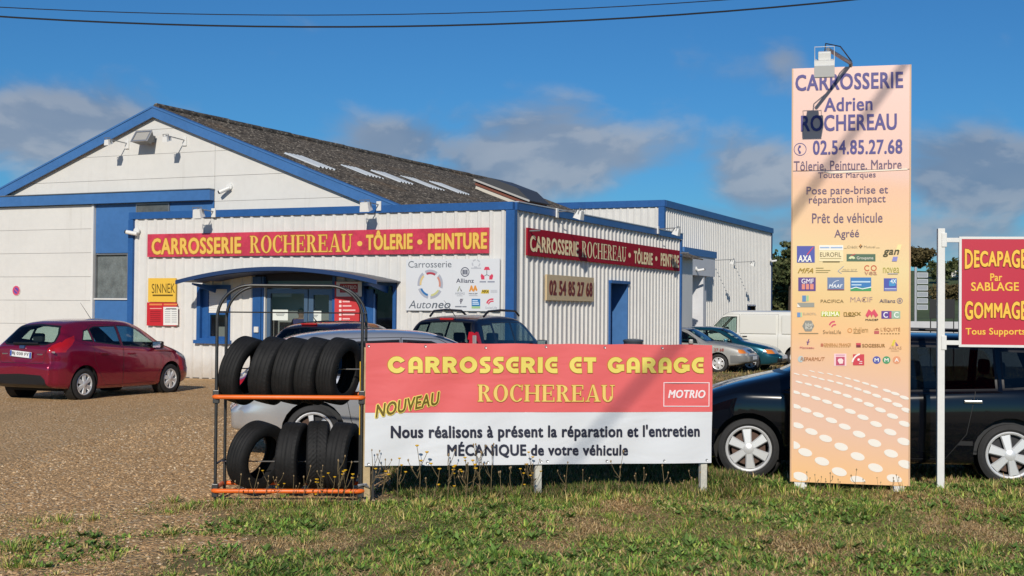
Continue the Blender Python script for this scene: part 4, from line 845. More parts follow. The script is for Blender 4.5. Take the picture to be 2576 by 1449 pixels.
    for f in bm.faces: groups.setdefault(f[lay], []).append([v.index for v in f.verts])
    co = [off @ v.co for v in bm.verts]; bm.free()
    def emit(val, nm, m, mirror, parent, both=False):
        fs = groups.get(val)
        if not fs: return None
        used = sorted({i for q in fs for i in q}); mp = {a: b for b, a in enumerate(used)}; v1 = [(co[i].x, co[i].y, co[i].z) for i in used]; f1 = [tuple(mp[i] for i in q) for q in fs]
        if both:
            b = len(v1); v2 = [(a, -c, d) for a, c, d in v1]; return weld(from_py(nm, v1 + v2, f1 + [tuple(b + i for i in q[::-1]) for q in f1], m, parent))
        if mirror: v1 = [(a, -c, d) for a, c, d in v1]; f1 = [q[::-1] for q in f1]
        return weld(from_py(nm, v1, f1, m, parent))
    def weld(o):
        b = bmesh.new(); b.from_mesh(o.data); bmesh.ops.remove_doubles(b, verts=b.verts[:], dist=1e-4); b.to_mesh(o.data); b.free(); shade(o.data, 32); return o
    emit(0, 'body', body_m, False, root, True); emit(16, 'tailgate_seam', GAP, False, root, True); emit(15, 'tailgate', body_m, False, root, True); emit(7, 'window_trim', TRIM, False, root, True); emit(10, 'lower_trim', names[10][1], False, root, True); emit(12, 'grille', TRIM, False, root, True); emit(13, 'bumper', names[13][1], False, root, True); emit(14, 'bonnet', names[14][1], False, root, True)
    emit(2, 'windscreen', glass_m, False, root, True); emit(3, 'rear_window', sp.get('rear_glass', glass_m), False, root, True)
    for mir in (False, True):
        for val in (5, 6, 11): emit(val, names[val][0], names[val][1], mir, root)
        for i in range(len(sp['doors'])):
            d = emit(40 + i, 'door', body_m, mir, root); emit(60 + i, 'door_seam', GAP, mir, d if d is not None else root)
            if d is not None and 'handles' in sp:
                hx, hy, hz = sp['handles'][i]; s = -1 if mir else 1; G().bbox(hx - L / 2 - .09, hx - L / 2 + .09, s * hy - .018, s * hy + .018, hz - .016, hz + .016, .007).obj('handle', sp.get('handle_m', body_m), d)
        for i in range(len(sp['side_w'])): emit(50 + i, 'side_window', sp.get('side_glass', {}).get(i, glass_m), mir, root)
    # wheels, arch liners, floor
    ry = sp['track'] / 2; mt, mr, mb = wheel_meshes(sp['tr'], sp['rr'], sp['tw'], style)
    for wx in (sp['rear_x'], sp['front_x']):
        for s in (1, -1):
            wn_ = node('wheel', root, (wx - L / 2, s * ry, sp['tr'] - .008), (0, rnd.uniform(0, 6), 0 if s > 0 else math.pi))
            for nm, me in (('tyre', mt), ('rim', mr), ('brake_disc', mb)): mesh_obj(nm, me, None, wn_)
            g = G().lathe([(-.14, .02), (-.14, aw + .004), (.07, aw + .004)], 28); lo_ = g.obj('arch_liner', LDARK, root); lo_.location = (wx - L / 2, s * ry, sp['wr_z']); lo_.rotation_euler = (0, 0, 0 if s > 0 else math.pi)
    wm = sp['w'][len(sp['w']) // 2][1]; G().box(-L / 2 + .25, L / 2 - .3, -wm + .28, wm - .28, .17, .30).obj('underbody', LDARK, root)
    # cabin
    a, b = sp['cabin']; a -= L / 2; b -= L / 2; bz = sp['belt_in']
    cb = node('cabin', root); g = G(); wi = wm - .10
    g.box(a, b, -wi, -wi + .05, .32, bz); g.box(a, b, wi - .05, wi, .32, bz); g.box(a, b, -wi, wi, .30, .34); g.obj('door_lining', DARK, cb)
    if sp.get('parcel', True): G().box(a - .05, a + .45, -wi + .1, wi - .1, bz - .10, bz - .06).obj('parcel_shelf', DARK, cb)
    G().bbox(b - .40, b + .15, -wi + .06, wi - .06, bz - .22, bz - .02, .05).obj('dashboard', DARK, cb)
    def seat(x0, y0, w_):
        s = node('seat', cb, (x0, y0, 0)); G().bbox(-.25, .25, -w_, w_, .34, .54, .05).obj('cushion', SEAT, s); G().bbox(-.07, .07, -w_, w_, .50, bz + .13, .05, Matrix.Translation((-.24, 0, .0)) @ Matrix.Rotation(R(-10), 4, 'Y')).obj('backrest', SEAT, s)
        hz = bz + .16
        for yy in ((0,) if w_ < .35 else (-w_ + .24, w_ - .24)): G().bbox(-.05, .05, yy - .12, yy + .12, hz, hz + .17, .04, Matrix.Translation((-.39, 0, 0))).obj('headrest', SEAT, s); G().tube([(-.39, yy - .04, bz + .08), (-.39, yy - .04, hz + .03)], .006, 6).obj('headrest_rod', CHROME, s)
    sx = b - sp.get('seat_back', .95)
    for yy in (-.36, .36): seat(sx, yy, .25)
    if sp.get('rear_seat', True): seat(sx - .85, 0, wi - .12)
    sw_ = node('steering_wheel', cb, (b - .55, .36, bz + .0), (0, R(-62), 0)); G().tube([(.18 * math.cos(2 * math.pi * k / 20), .18 * math.sin(2 * math.pi * k / 20), 0) for k in range(20)], .014, 6, True).obj('rim', DARK, sw_); G().bbox(-.04, .04, -.17, .17, -.02, .02, .01).obj('spoke', DARK, sw_)
    # mirrors
    mx, my, mz = sp['mirror']
    for s in (1, -1):
        mo = node('wing_mirror', root, (mx - L / 2, s * my, mz)); G().bbox(-.06, .07, -.10, .10, -.065, .075, .035, Matrix.Translation((0, s * .08, 0)) @ Matrix.Rotation(R(-12 * s), 4, 'Z')).obj('housing', sp.get('mirror_m', body_m), mo); G().box(-.064, -.060, -.08, .08, -.05, .06, Matrix.Translation((0, s * .08, 0)) @ Matrix.Rotation(R(-12 * s), 4, 'Z')).obj('mirror_glass', CHROME, mo); G().box(-.02, .04, -.06, .04, -.05, .0).obj('foot', TRIM, mo)
    return root
def plate(root, x, z, w, text, face=-1, tilt=0, y=0):
    """number plate: face -1 looks backwards, +1 forwards"""
    p = node('number_plate', root, (x, y, z), (0, R(tilt), -math.pi / 2 if face < 0 else math.pi / 2)); G().box(-w / 2, w / 2, -.008, .0, -.055, .055).obj('plate_blank', PLATE, p); q = Sign(p, lambda a, b: (a, b), -.008)
    q.rect(-w / 2 + .004, -.05, -w / 2 + .045, .05, pm('#2a4fa8')); q.rect(w / 2 - .045, -.05, w / 2 - .004, .05, pm('#2a4fa8')); 
    if text: q.text(text, (-w / 2 + .055, .035, w / 2 - .055, -.035), pm('#15161a'), bold=.012)
    return p
def rev_lamp(root, x, y, z, w=.13, h=.035):
    for s_ in (-1, 1): G().bbox(-.012, .012, -w / 2, w / 2, -h / 2, h / 2, .008, Matrix.Translation((x, s_ * y, z)) @ Matrix.Rotation(R(22 * s_), 4, 'Z')).obj('reversing_lamp', LCLR, root)
# ---- shapes
def shp(**k): return k
HATCH = shp(L=3.95, top=[(0, 1.02), (.05, 1.07), (.17, 1.19), (.40, 1.41), (.60, 1.47), (1.0, 1.51), (1.5, 1.52), (2.0, 1.50), (2.35, 1.435), (2.75, 1.245), (3.14, 1.015), (3.30, .965), (3.6, .87), (3.82, .745), (3.95, .60)],
    bot=[(0, .24), (.3, .21), (.6, .18), (3.2, .17), (3.7, .2), (3.95, .28)], belt=[(0, .97), (.3, 1.035), (.8, 1.03), (1.6, .97), (2.6, .90), (3.1, .88), (3.5, .80), (3.8, .68), (3.95, .54)],
    w=[(0, .70), (.10, .775), (.35, .835), (.8, .86), (2, .86), (3.2, .855), (3.6, .80), (3.82, .70), (3.95, .54)], wr=[(0, .60), (.2, .58), (.5, .545), (1.5, .575), (2.3, .57), (2.8, .62), (3.2, .66), (3.7, .60), (3.95, .42)],
    rear_x=.66, front_x=3.14, tr=.298, rr=.20, tw=.19, track=1.50, arch=.345, wr_z=.31,
    side_w=[[(.68, 1.125), (.90, 1.10), (.90, 1.30), (.80, 1.28)], [(.97, 1.09), (1.66, 1.015), (1.66, 1.36), (1.10, 1.35), (.97, 1.31)], [(1.75, 1.005), (2.76, .94), (2.74, 1.01), (2.28, 1.305), (2.1, 1.355), (1.75, 1.37)]],
    doors=[[(.93, .62), (1.10, .42), (1.20, .26), (1.69, .25), (1.69, 1.405), (1.05, 1.395), (.90, 1.32), (.88, .95)], [(1.71, .25), (2.66, .26), (2.80, .55), (2.82, .90), (2.40, 1.27), (2.1, 1.40), (1.71, 1.41)]],
    handles=[(1.14, .862, .86), (1.93, .868, .835)], rear_w=[(0, 1.045), (.47, 1.055), (.58, 1.10), (.54, 1.24), (.47, 1.35), (0, 1.385)], wind=[(0, 1.03), (.58, 1.03), (.50, 1.40), (0, 1.43)], wind_z=.98,
    tail_side=[[(-.1, .90), (.20, .93), (.47, 1.12), (.52, 1.23), (.46, 1.25), (.28, 1.14), (-.1, 1.03)]], tail_rear=[[(.60, .90), (.80, .90), (.80, 1.05), (.68, 1.09), (.60, 1.02)]], bump_rear=[[(-.01, .20), (.64, .24), (.60, .40), (.50, .48), (-.01, .50)]],
    head_side=[[(3.3, .80), (3.85, .60), (3.85, .74), (3.4, .90)]], head_front=[[(.36, .60), (.75, .60), (.75, .78), (.42, .74)]], grille=[[(-.01, .30), (.45, .32), (.40, .45), (-.01, .46)]], cabin=(.75, 2.95), belt_in=.90, mirror=(2.66, .82, .99), mirror_m=TRIM, rbump=(.26, .69, .055), fbump=(.25, .55, .04), tailgate=[(-.01, .70), (.50, .70), (.57, .82), (.575, 1.0), (.60, 1.13), (.45, 1.38), (-.01, 1.41)])
def variant(base, **k):
    d = dict(base); d.update(k); return d
ESTATE = shp(L=4.42, top=[(0, .98), (.05, 1.03), (.16, 1.20), (.36, 1.44), (.6, 1.505), (1.2, 1.54), (1.8, 1.545), (2.3, 1.515), (2.6, 1.44), (3.0, 1.22), (3.22, 1.115), (3.40, 1.07), (3.75, .985), (4.1, .86), (4.3, .75), (4.42, .62)],
    bot=[(0, .32), (.4, .24), (.8, .19), (3.6, .18), (4.1, .2), (4.42, .28)], belt=[(0, .92), (.3, .96), (1.0, .955), (2.0, .915), (3.1, .895), (3.6, .90), (4.0, .80), (4.3, .66), (4.42, .54)],
    w=[(0, .70), (.10, .78), (.4, .85), (.9, .878), (2.2, .878), (3.6, .87), (4.05, .81), (4.3, .70), (4.42, .52)], wr=[(0, .62), (.2, .61), (.6, .585), (1.8, .60), (2.5, .60), (3.0, .66), (3.4, .70), (4.1, .64), (4.42, .42)],
    rear_x=.93, front_x=3.56, tr=.316, rr=.238, tw=.205, track=1.52, arch=.365, wr_z=.325,
    side_w=[[(.42, 1.03), (.98, .99), (.98, 1.36), (.58, 1.35)], [(1.07, .985), (1.95, .955), (1.95, 1.40), (1.07, 1.39)], [(2.04, .95), (3.02, .925), (2.98, 1.0), (2.60, 1.27), (2.35, 1.385), (2.04, 1.40)]],
    doors=[[(1.22, .70), (1.38, .45), (1.42, .26), (1.985, .25), (1.985, 1.45), (1.04, 1.44), (1.02, .95)], [(2.005, .25), (3.02, .26), (3.12, .6), (3.12, .92), (2.70, 1.28), (2.4, 1.44), (2.005, 1.45)]],
    handles=[(1.30, .885, .85), (2.22, .89, .84)], handle_m=CHROME, rear_w=[(0, 1.0), (.60, 1.02), (.52, 1.38), (0, 1.40)], wind=[(0, 1.12), (.60, 1.12), (.54, 1.44), (0, 1.47)], wind_z=1.06,
    tail_side=[[(-.1, .82), (.22, .84), (.34, 1.0), (.22, 1.08), (-.1, 1.05)]], tail_rear=[[(.6, .8), (.85, .8), (.85, 1.08), (.63, 1.08)]], head_side=[[(3.75, .74), (4.35, .60), (4.35, .74), (3.9, .90)]], head_front=[[(.38, .60), (.8, .60), (.8, .82), (.45, .76)]], grille=[[(-.01, .30), (.5, .32), (.45, .5), (-.01, .5)]],
    lower=[[(1.3, .40), (1.3, .445), (3.1, .445), (3.1, .40)]], cabin=(.6, 3.15), belt_in=.92, mirror=(2.92, .85, 1.0), rbump=(.30, .62, .05), fbump=(.25, .55, .04), trim_m=mat('black_strip', (.02, .02, .022), .4))
SILVER = variant(ESTATE, L=4.2, top=[(0, .95), (.05, 1.0), (.18, 1.14), (.48, 1.38), (.72, 1.45), (1.2, 1.495), (1.7, 1.505), (2.15, 1.48), (2.45, 1.41), (2.85, 1.20), (3.1, 1.07), (3.3, 1.0), (3.6, .93), (3.95, .80), (4.1, .70), (4.2, .58)],
    bot=[(0, .32), (.3, .25), (.7, .19), (3.4, .18), (3.9, .2), (4.2, .28)], belt=[(0, .90), (.3, .95), (1.0, .945), (2.0, .915), (2.9, .89), (3.4, .87), (3.8, .77), (4.1, .62), (4.2, .52)],
    w=[(0, .70), (.10, .78), (.4, .845), (.8, .87), (2.1, .875), (3.4, .865), (3.85, .80), (4.1, .68), (4.2, .50)], wr=[(0, .6), (.2, .59), (.6, .565), (1.7, .59), (2.4, .59), (2.9, .65), (3.3, .68), (3.9, .62), (4.2, .40)],
    rear_x=.80, front_x=3.40, side_w=[[(.68, 1.06), (.98, 1.0), (.98, 1.28), (.84, 1.26)], [(1.06, .99), (1.80, .955), (1.80, 1.365), (1.06, 1.33)], [(1.88, .95), (2.86, .925), (2.82, 1.0), (2.45, 1.255), (2.2, 1.35), (1.88, 1.365)]],
    doors=[[(1.10, .70), (1.24, .45), (1.28, .26), (1.83, .25), (1.83, 1.41), (1.03, 1.39), (1.01, .95)], [(1.85, .25), (2.86, .26), (2.96, .6), (2.96, .90), (2.55, 1.26), (2.3, 1.39), (1.85, 1.41)]], handles=[(1.18, .88, .84), (2.05, .885, .83)], handle_m=None,
    wind=[(0, 1.08), (.58, 1.08), (.52, 1.40), (0, 1.44)], wind_z=1.02, rear_w=[(0, 1.0), (.56, 1.01), (.50, 1.33), (0, 1.36)], tail_side=[[(-.1, .74), (.28, .78), (.42, .96), (.30, 1.02), (-.1, .98)]], tail_rear=[[(.58, .74), (.85, .74), (.85, 1.0), (.62, 1.0)]], head_side=[[(3.6, .70), (4.15, .58), (4.15, .70), (3.7, .84)]], cabin=(.8, 3.0), mirror=(2.75, .84, .99), rbump=(.30, .62, .06))
MPV = variant(SILVER, L=4.12, top=[(0, 1.02), (.04, 1.08), (.12, 1.28), (.26, 1.50), (.42, 1.585), (.9, 1.635), (1.5, 1.65), (2.1, 1.63), (2.5, 1.55), (2.9, 1.32), (3.25, 1.10), (3.45, 1.03), (3.8, .90), (4.0, .76), (4.12, .62)],
    bot=[(0, .32), (.3, .25), (.7, .19), (3.4, .18), (3.9, .2), (4.12, .28)], belt=[(0, .96), (.3, 1.0), (1.0, 1.0), (2.0, .97), (2.9, .95), (3.4, .90), (3.8, .77), (4.0, .64), (4.12, .54)],
    w=[(0, .74), (.10, .80), (.4, .85), (.8, .87), (2.1, .875), (3.4, .865), (3.8, .80), (4.0, .68), (4.12, .50)], wr=[(0, .66), (.2, .64), (.5, .61), (1.7, .62), (2.4, .61), (2.9, .66), (3.3, .68), (3.9, .62), (4.12, .40)], rear_x=.72, front_x=3.30,
    side_w=[[(.40, 1.09), (.86, 1.06), (.86, 1.46), (.52, 1.45)], [(.95, 1.055), (1.72, 1.03), (1.72, 1.50), (.95, 1.49)], [(1.81, 1.025), (2.86, 1.0), (2.82, 1.08), (2.5, 1.36), (2.3, 1.485), (1.81, 1.50)]],
    doors=[[(1.05, .70), (1.16, .45), (1.2, .26), (1.76, .25), (1.76, 1.55), (.91, 1.54), (.90, 1.0)], [(1.78, .25), (2.8, .26), (2.92, .6), (2.92, 1.0), (2.6, 1.36), (2.35, 1.53), (1.78, 1.55)]], handles=[(1.08, .88, .93), (1.95, .885, .92)],
    rear_w=[(0, 1.06), (.60, 1.08), (.60, 1.30), (.53, 1.50), (0, 1.53)], wind=[(0, 1.12), (.60, 1.12), (.54, 1.54), (0, 1.58)], wind_z=1.06, tail_side=[[(-.1, .82), (.20, .84), (.26, 1.20), (.18, 1.34), (-.1, 1.30)]], tail_rear=[[(.655, .82), (.87, .82), (.85, 1.30), (.665, 1.34)]], tailgate=[(-.01, .60), (.60, .60), (.64, .8), (.64, 1.35), (.55, 1.57), (-.01, 1.60)], cabin=(.5, 2.95), belt_in=.97, mirror=(2.76, .85, 1.08))
TEAL = variant(SILVER, L=4.05, top=[(0, .90), (.05, .94), (.2, 1.05), (.55, 1.26), (.85, 1.345), (1.3, 1.385), (1.7, 1.39), (2.05, 1.36), (2.3, 1.29), (2.62, 1.10), (2.88, .965), (3.05, .925), (3.5, .84), (3.85, .73), (3.98, .63), (4.05, .54)],
    bot=[(0, .30), (.3, .24), (.7, .18), (3.3, .17), (3.8, .19), (4.05, .24)], belt=[(0, .84), (.3, .89), (1.0, .885), (2.0, .86), (2.8, .84), (3.3, .79), (3.7, .69), (3.95, .56), (4.05, .47)],
    w=[(0, .70), (.10, .77), (.4, .83), (.8, .845), (2.1, .85), (3.3, .84), (3.75, .78), (3.95, .66), (4.05, .48)], wr=[(0, .6), (.2, .58), (.6, .53), (1.6, .55), (2.2, .55), (2.7, .62), (3.1, .66), (3.7, .60), (4.05, .38)], rear_x=.78, front_x=3.24, tr=.29, rr=.19, tw=.18, track=1.46, arch=.335, wr_z=.30,
    side_w=[[(.72, 1.0), (1.36, .945), (1.36, 1.255), (.92, 1.22)], [(1.44, .935), (2.62, .89), (2.56, .97), (2.2, 1.17), (1.95, 1.25), (1.44, 1.26)]], doors=[[(1.40, .24), (2.62, .25), (2.72, .55), (2.72, .86), (2.3, 1.18), (2.0, 1.29), (1.40, 1.30)]], handles=[(1.60, .852, .80)],
    rear_w=[(0, .93), (.52, .94), (.46, 1.20), (0, 1.24)], wind=[(0, .98), (.56, .98), (.50, 1.28), (0, 1.32)], wind_z=.93, tail_side=[[(-.1, .66), (.2, .68), (.25, .84), (-.1, .84)]], tail_rear=[[(.5, .66), (.85, .66), (.85, .84), (.5, .84)]],
    head_side=[[(3.62, .60), (4.0, .56), (4.0, .68), (3.72, .70)]], head_front=[[(.30, .55), (.56, .55), (.56, .67), (.32, .66)]], indic=[[(.56, .55), (.78, .55), (.78, .68), (.56, .67)]], grille=[[(-.01, .27), (.56, .28), (.54, .40), (-.01, .40)], [(-.01, .57), (.26, .57), (.24, .64), (-.01, .64)]], lower=(), cabin=(.85, 2.75), belt_in=.85, mirror=(2.45, .80, .93), rbump=(.28, .56, .05), fbump=(.22, .52, .05), tailgate=[(-.01, .58), (.5, .58), (.5, .9), (.48, 1.22), (-.01, 1.27)])
GREYC = variant(TEAL, L=3.95, top=[(0, .92), (.05, .95), (.3, 1.08), (.62, 1.31), (.8, 1.36), (1.3, 1.385), (1.8, 1.38), (2.05, 1.35), (2.2, 1.29), (2.50, 1.10), (2.74, .96), (2.95, .935), (3.4, .87), (3.75, .79), (3.88, .73), (3.95, .66)],
    bot=[(0, .34), (.3, .28), (.7, .2), (3.2, .19), (3.7, .24), (3.95, .30)], belt=[(0, .86), (.3, .90), (1.0, .89), (2.0, .87), (2.7, .86), (3.2, .83), (3.6, .76), (3.85, .68), (3.95, .60)], w=[(0, .72), (.10, .77), (.4, .80), (.8, .815), (2.1, .82), (3.2, .815), (3.7, .78), (3.88, .72), (3.95, .62)], wr=[(0, .6), (.2, .58), (.6, .54), (1.6, .55), (2.1, .55), (2.6, .62), (3.0, .68), (3.7, .66), (3.95, .52)], rear_x=.74, front_x=3.14, track=1.38,
    side_w=[[(.80, 1.0), (1.36, .95), (1.36, 1.255), (.98, 1.23)], [(1.44, .94), (2.46, .905), (2.40, .99), (2.1, 1.18), (1.9, 1.25), (1.44, 1.26)]], doors=[[(1.40, .26), (2.48, .27), (2.56, .55), (2.56, .88), (2.2, 1.18), (1.95, 1.29), (1.40, 1.30)]], wind=[(0, .975), (.57, .975), (.50, 1.28), (0, 1.31)], wind_z=.94, bumper_side=[[(-.2, .32), (.40, .32), (.40, .52), (-.2, .52)], [(3.52, .30), (4.2, .30), (4.2, .54), (3.52, .54)]],
    head_side=(), head_front=[[(.30, .60), (.54, .60), (.54, .72), (.30, .72)]], indic=[[(.54, .60), (.80, .60), (.80, .72), (.54, .72)]], grille=[[(-.01, .60), (.28, .60), (.28, .71), (-.01, .71)]], fbump=(.30, .55, .07), lower=(), cabin=(.9, 2.6), mirror=(2.30, .78, .94))
VAN = shp(L=4.75, cat='van', top=[(0, 1.86), (.06, 1.90), (.3, 1.93), (1.6, 1.945), (3.0, 1.945), (3.35, 1.93), (3.55, 1.87), (3.8, 1.66), (4.12, 1.34), (4.26, 1.20), (4.42, 1.10), (4.62, .98), (4.75, .86)],
    bot=[(0, .36), (.4, .30), (.9, .26), (3.8, .25), (4.4, .28), (4.75, .34)], belt=[(0, 1.08), (1, 1.10), (3, 1.10), (4, 1.08), (4.3, 1.02), (4.6, .9), (4.75, .78)], w=[(0, .90), (.1, .93), (.4, .945), (3.6, .945), (4.2, .92), (4.55, .84), (4.75, .70)], wr=[(0, .84), (.3, .84), (3.2, .82), (3.6, .76), (4.1, .78), (4.4, .78), (4.75, .6)],
    rear_x=1.0, front_x=3.85, tr=.32, rr=.20, tw=.20, track=1.62, arch=.38, wr_z=.34, side_w=[[(3.12, 1.16), (4.16, 1.12), (4.02, 1.28), (3.66, 1.66), (3.5, 1.70), (3.12, 1.70)]], doors=[[(3.02, .34), (3.5, .36), (4.22, .75), (4.28, 1.06), (3.72, 1.74), (3.5, 1.80), (3.02, 1.80)], [(1.62, .36), (2.94, .36), (2.94, 1.80), (1.62, 1.80)]], handles=[(3.14, .955, 1.02), (2.80, .955, 1.02)], handle_m=TRIM,
    wind=[(0, 1.24), (.74, 1.24), (.68, 1.80), (0, 1.84)], wind_z=1.15, rear_w=[(0, 1.2), (.7, 1.2), (.7, 1.7), (0, 1.7)], tail_rear=[[(.78, .75), (.93, .75), (.93, 1.1), (.78, 1.1)]], head_front=[[(.45, .80), (.75, .80), (.75, .95), (.45, .95)]], grille=[[(-.01, .78), (.42, .78), (.42, .95), (-.01, .95)]], lower=[[(1.45, .36), (1.45, .44), (3.4, .44), (3.4, .36)]], cabin=(2.9, 4.1), belt_in=1.08, mirror=(3.95, .92, 1.25), mirror_m=TRIM, rear_seat=False, parcel=False, seat_back=.75, tuck=.02, round=.05)
# ---- place the cars
MAROON = paint('maroon_paint', (.27, .008, .040), .45, .2); HV_ang = BA + math.pi / 2
fi = build_car('parked_car', HATCH, 'maroon five-door hatchback parked facing the garage, its tail to the road', (-8.21, 26.15, 0), HV_ang, MAROON)
rev_lamp(fi, -1.975 - .035, .705, .905); plate(fi, -1.975 - .105, .86, .52, 'BJ 030 FY', -1, 4)
G().bbox(-.02, .02, -.30, .30, -.02, .02, .008, Matrix.Translation((-1.975 + .02, 0, 1.06))).obj('wiper', TRIM, fi); G().bbox(-.03, .03, -.06, .06, -.03, .03, .014, Matrix.Translation((-1.975 - .062, 0, .99))).obj('badge', mat('badge_blue', (.03, .06, .16), .25, coat=1), fi)
G().tube([(-.25, 0, 1.505), (-.55, 0, 1.82)], [.006, .003], 6).obj('antenna', BLACK, fi)
for s_ in (-1, 1): G().bbox(-.02, .02, -.09, .09, -.028, .028, .01, Matrix.Translation((-1.975 - .05, s_ * .60, .52)) @ Matrix.Rotation(R(28 * s_), 4, 'Z')).obj('reflector', LRED, fi); G().bbox(-.01, .01, -.07, .07, -.014, .014, .005, Matrix.Translation((-1.975 - .064, s_ * .42, .86))).obj('nameplate', CHROME, fi)
BLK = mat('black_paint', (.003, .0035, .006), .08, 0, coat=.6, crough=.02, spec=.3); ESTATE['head_side'] = (); ESTATE['head_front'] = ()
bk = build_car('parked_car', ESTATE, 'black estate car with silver six-spoke wheels standing behind the tall sign', (3.98, 14.47, 0), R(170.5), BLK, style='six', glass_m=GLASSD)
for s_ in (1, -1): G().bbox(-.06, .06, -.012, .012, -.025, .025, .01, Matrix.Translation((3.06 - 2.21, s_ * .883, .72))).obj('side_repeater', mat('repeater', (.75, .72, .62), .3), bk); G().tube([(-1.55, s_ * .56, 1.50), (-1.45, s_ * .58, 1.56), (.0, s_ * .60, 1.585), (.1, s_ * .60, 1.54)], .014).obj('roof_rail', TRIM, bk)
pw = on_ground(787, 1157); ah = R(12); hh = Vector((math.cos(ah), math.sin(ah), 0)); rr_ = Vector((math.sin(ah), -math.cos(ah), 0))
SILVER['handle_m'] = None
def nz(d):
    for k in ('handle_m', 'mirror_m'):
        if k in d and d[k] is None: d.pop(k)
for d in (SILVER, MPV, TEAL, GREYC, ESTATE): nz(d)
SILP = paint('silver_paint', (.55, .56, .58), .6, .28)
cs = pw + hh * 1.30 - rr_ * .86; sv = build_car('parked_car', SILVER, 'silver hatchback standing right behind the tyre rack and banner', (cs.x, cs.y, 0), ah, SILP, style='seven', glass_m=GLASSD)
plate(sv, -2.1 - .10, .82, .52, '', -1, 4)
PLUM = paint('plum_paint', (.022, .008, .020), .4, .14)
pl_ = build_car('parked_car', variant(HATCH, rear_glass=GLASSD), 'dark plum hatchback parked before the glass entrance doors', (-3.20, 26.1, 0), HV_ang, PLUM, glass_m=GLASSD)
G().bbox(-.02, .03, -.17, .17, -.014, .014, .006, Matrix.Translation((-1.975 + .47, 0, 1.455))).obj('brake_light', LRED, pl_); G().tube([(-1.1, .1, 1.50), (-1.22, .1, 1.59)], [.014, .004], 6).obj('antenna', BLACK, pl_)
DBL = mat('dark_blue_paint', (.006, .010, .028), .3, .2, coat=.35, crough=.05, spec=.3)
mp = build_car('parked_car', MPV, 'dark blue people carrier with roof rails below the white emblem board', (-.52, 26.25, 0), HV_ang, DBL, glass_m=GLASSM)
for s_ in (1, -1): G().tube([(-1.30, s_ * .57, 1.62), (-1.12, s_ * .58, 1.72), (-.6, s_ * .60, 1.745), (.1, s_ * .60, 1.73), (.30, s_ * .59, 1.64)], .022).obj('roof_rail', TRIM, mp)
rev_lamp(mp, -2.06 - .02, .76, 1.20, .09, .16)
G().bbox(-.03, .03, -.14, .14, -.02, .02, .008, Matrix.Translation((-2.06 + .36, 0, 1.575))).obj('brake_light', LRED, mp); G().tube([(-1.55, -.1, 1.62), (-1.95, -.06, 1.92)], [.008, .003], 6).obj('antenna', BLACK, mp)
TLP = paint('teal_paint', (.006, .085, .125), .5, .28)
q_ = B(.35, 15.95); tl = build_car('parked_car', TEAL, 'teal three-door car parked beside the white van, nose to the grass', (q_.x, q_.y, -.12), BA, TLP, style='five')
plate(tl, 2.025 + .135, .44, .52, '', 1)
GRP = paint('faded_grey_paint', (.34, .34, .325), .2, .45); GBM = mat('grey_bumper', (.16, .165, .165), .6)
q_ = B(-.1, 13.9); gr_ = build_car('parked_car', variant(GREYC, bump_m=GBM, bonnet=[(2.75, -.01), (2.75, .70), (3.82, .66), (3.82, -.01)], bonnet_m=mat('weathered_bonnet', (.22, .225, .21), .5, coat=.2, var=.15)), 'faded grey three-door car with plastic bumpers beside the end of the office', (q_.x, q_.y, -.12), BA, GRP, style='steel')
plate(gr_, 1.975 + .155, .46, .50, '', 1)
q = Sign(node('door_lettering', gr_, (1.975 - .92, -.835, .66)), lambda a, b: (a, b), 0); q.text('27 68', (.0, .09, .30, .0), pm('#a04030'), bold=.01)
VANP = paint('van_white', (.74, .73, .68), 0, .4)
vn = build_car('parked_van', VAN, 'white panel van parked beside the warehouse wall', (9.05, 47.3, -.13), BA + math.pi, VANP, style='steel', glass_m=GLASS)
for x0 in (-2.2, -.7): G().bbox(x0, x0 + 1.3, .925, .948, 1.12, 1.78, .01).obj('pressed_panel', VANP, vn)

# ================================================================== tyre rack
def loose_tyre(rt, rr, wd, pattern):
    w = wd / 2; n = 176; cols = np.linspace(-.82, .82, 23); prof = []          # tread surface
    a = np.arange(n) * 2 * math.pi / n; rows = []
    def grv(c, k):
        if pattern == 'v': return .006 if ((k / n * 44 + abs(c) * 2.6) % 1) < .30 or abs(c) < .03 else 0
        if pattern == 'rib': return .005 if any(abs(c - q) < .05 for q in (-.5, -.17, .17, .5)) else 0
        return .005 if any(abs(c - q) < .05 for q in (-.42, 0, .42)) or ((k / n * 44 + c * .8) % 1 < .15 and abs(c) > .6) else 0
    side_o = [(-.86, rr - .004), (-.97, rr + .02), (-1, rr + (rt - rr) * .45), (-.97, rt - .03), (-.90, rt - .013)]
    inner = [(.70, rr - .004), (.80, rr + .04), (.84, rt - .04), (.6, rt - .022), (-.6, rt - .022), (-.84, rt - .04), (-.80, rr + .04), (-.70, rr - .004)]
    V = []; m = None
    for k in range(n):
        ring_ = [(c * w, r) for c, r in side_o] + [(c * w, rt - .006 * abs(c) ** 3 - grv(c, k)) for c in cols] + [(-c * w, r) for c, r in side_o[::-1]] + [(c * w, r) for c, r in inner]; m = len(ring_)
        V += [(r * math.cos(a[k]), h, r * math.sin(a[k])) for h, r in ring_]
    F = [(k * m + i, k * m + (i + 1) % m, ((k + 1) % n) * m + (i + 1) % m, ((k + 1) % n) * m + i) for k in range(n) for i in range(m)]
    me = bpy.data.meshes.new('tyre'); me.from_pydata(V, [], F); me.materials.append(TYRE); shade(me, 35); return me
TYRE = mat('worn_rubber', (.013, .0128, .013), .7, var=.4, vs=7, spec=.3)
RKP = Vector((-2.01, 11.90, 0)); RKA = R(2.5)
rk = thing('tyre_rack', 'grey tubular rack with orange shelf bars holding used tyres', 'rack', RKP, RKA)
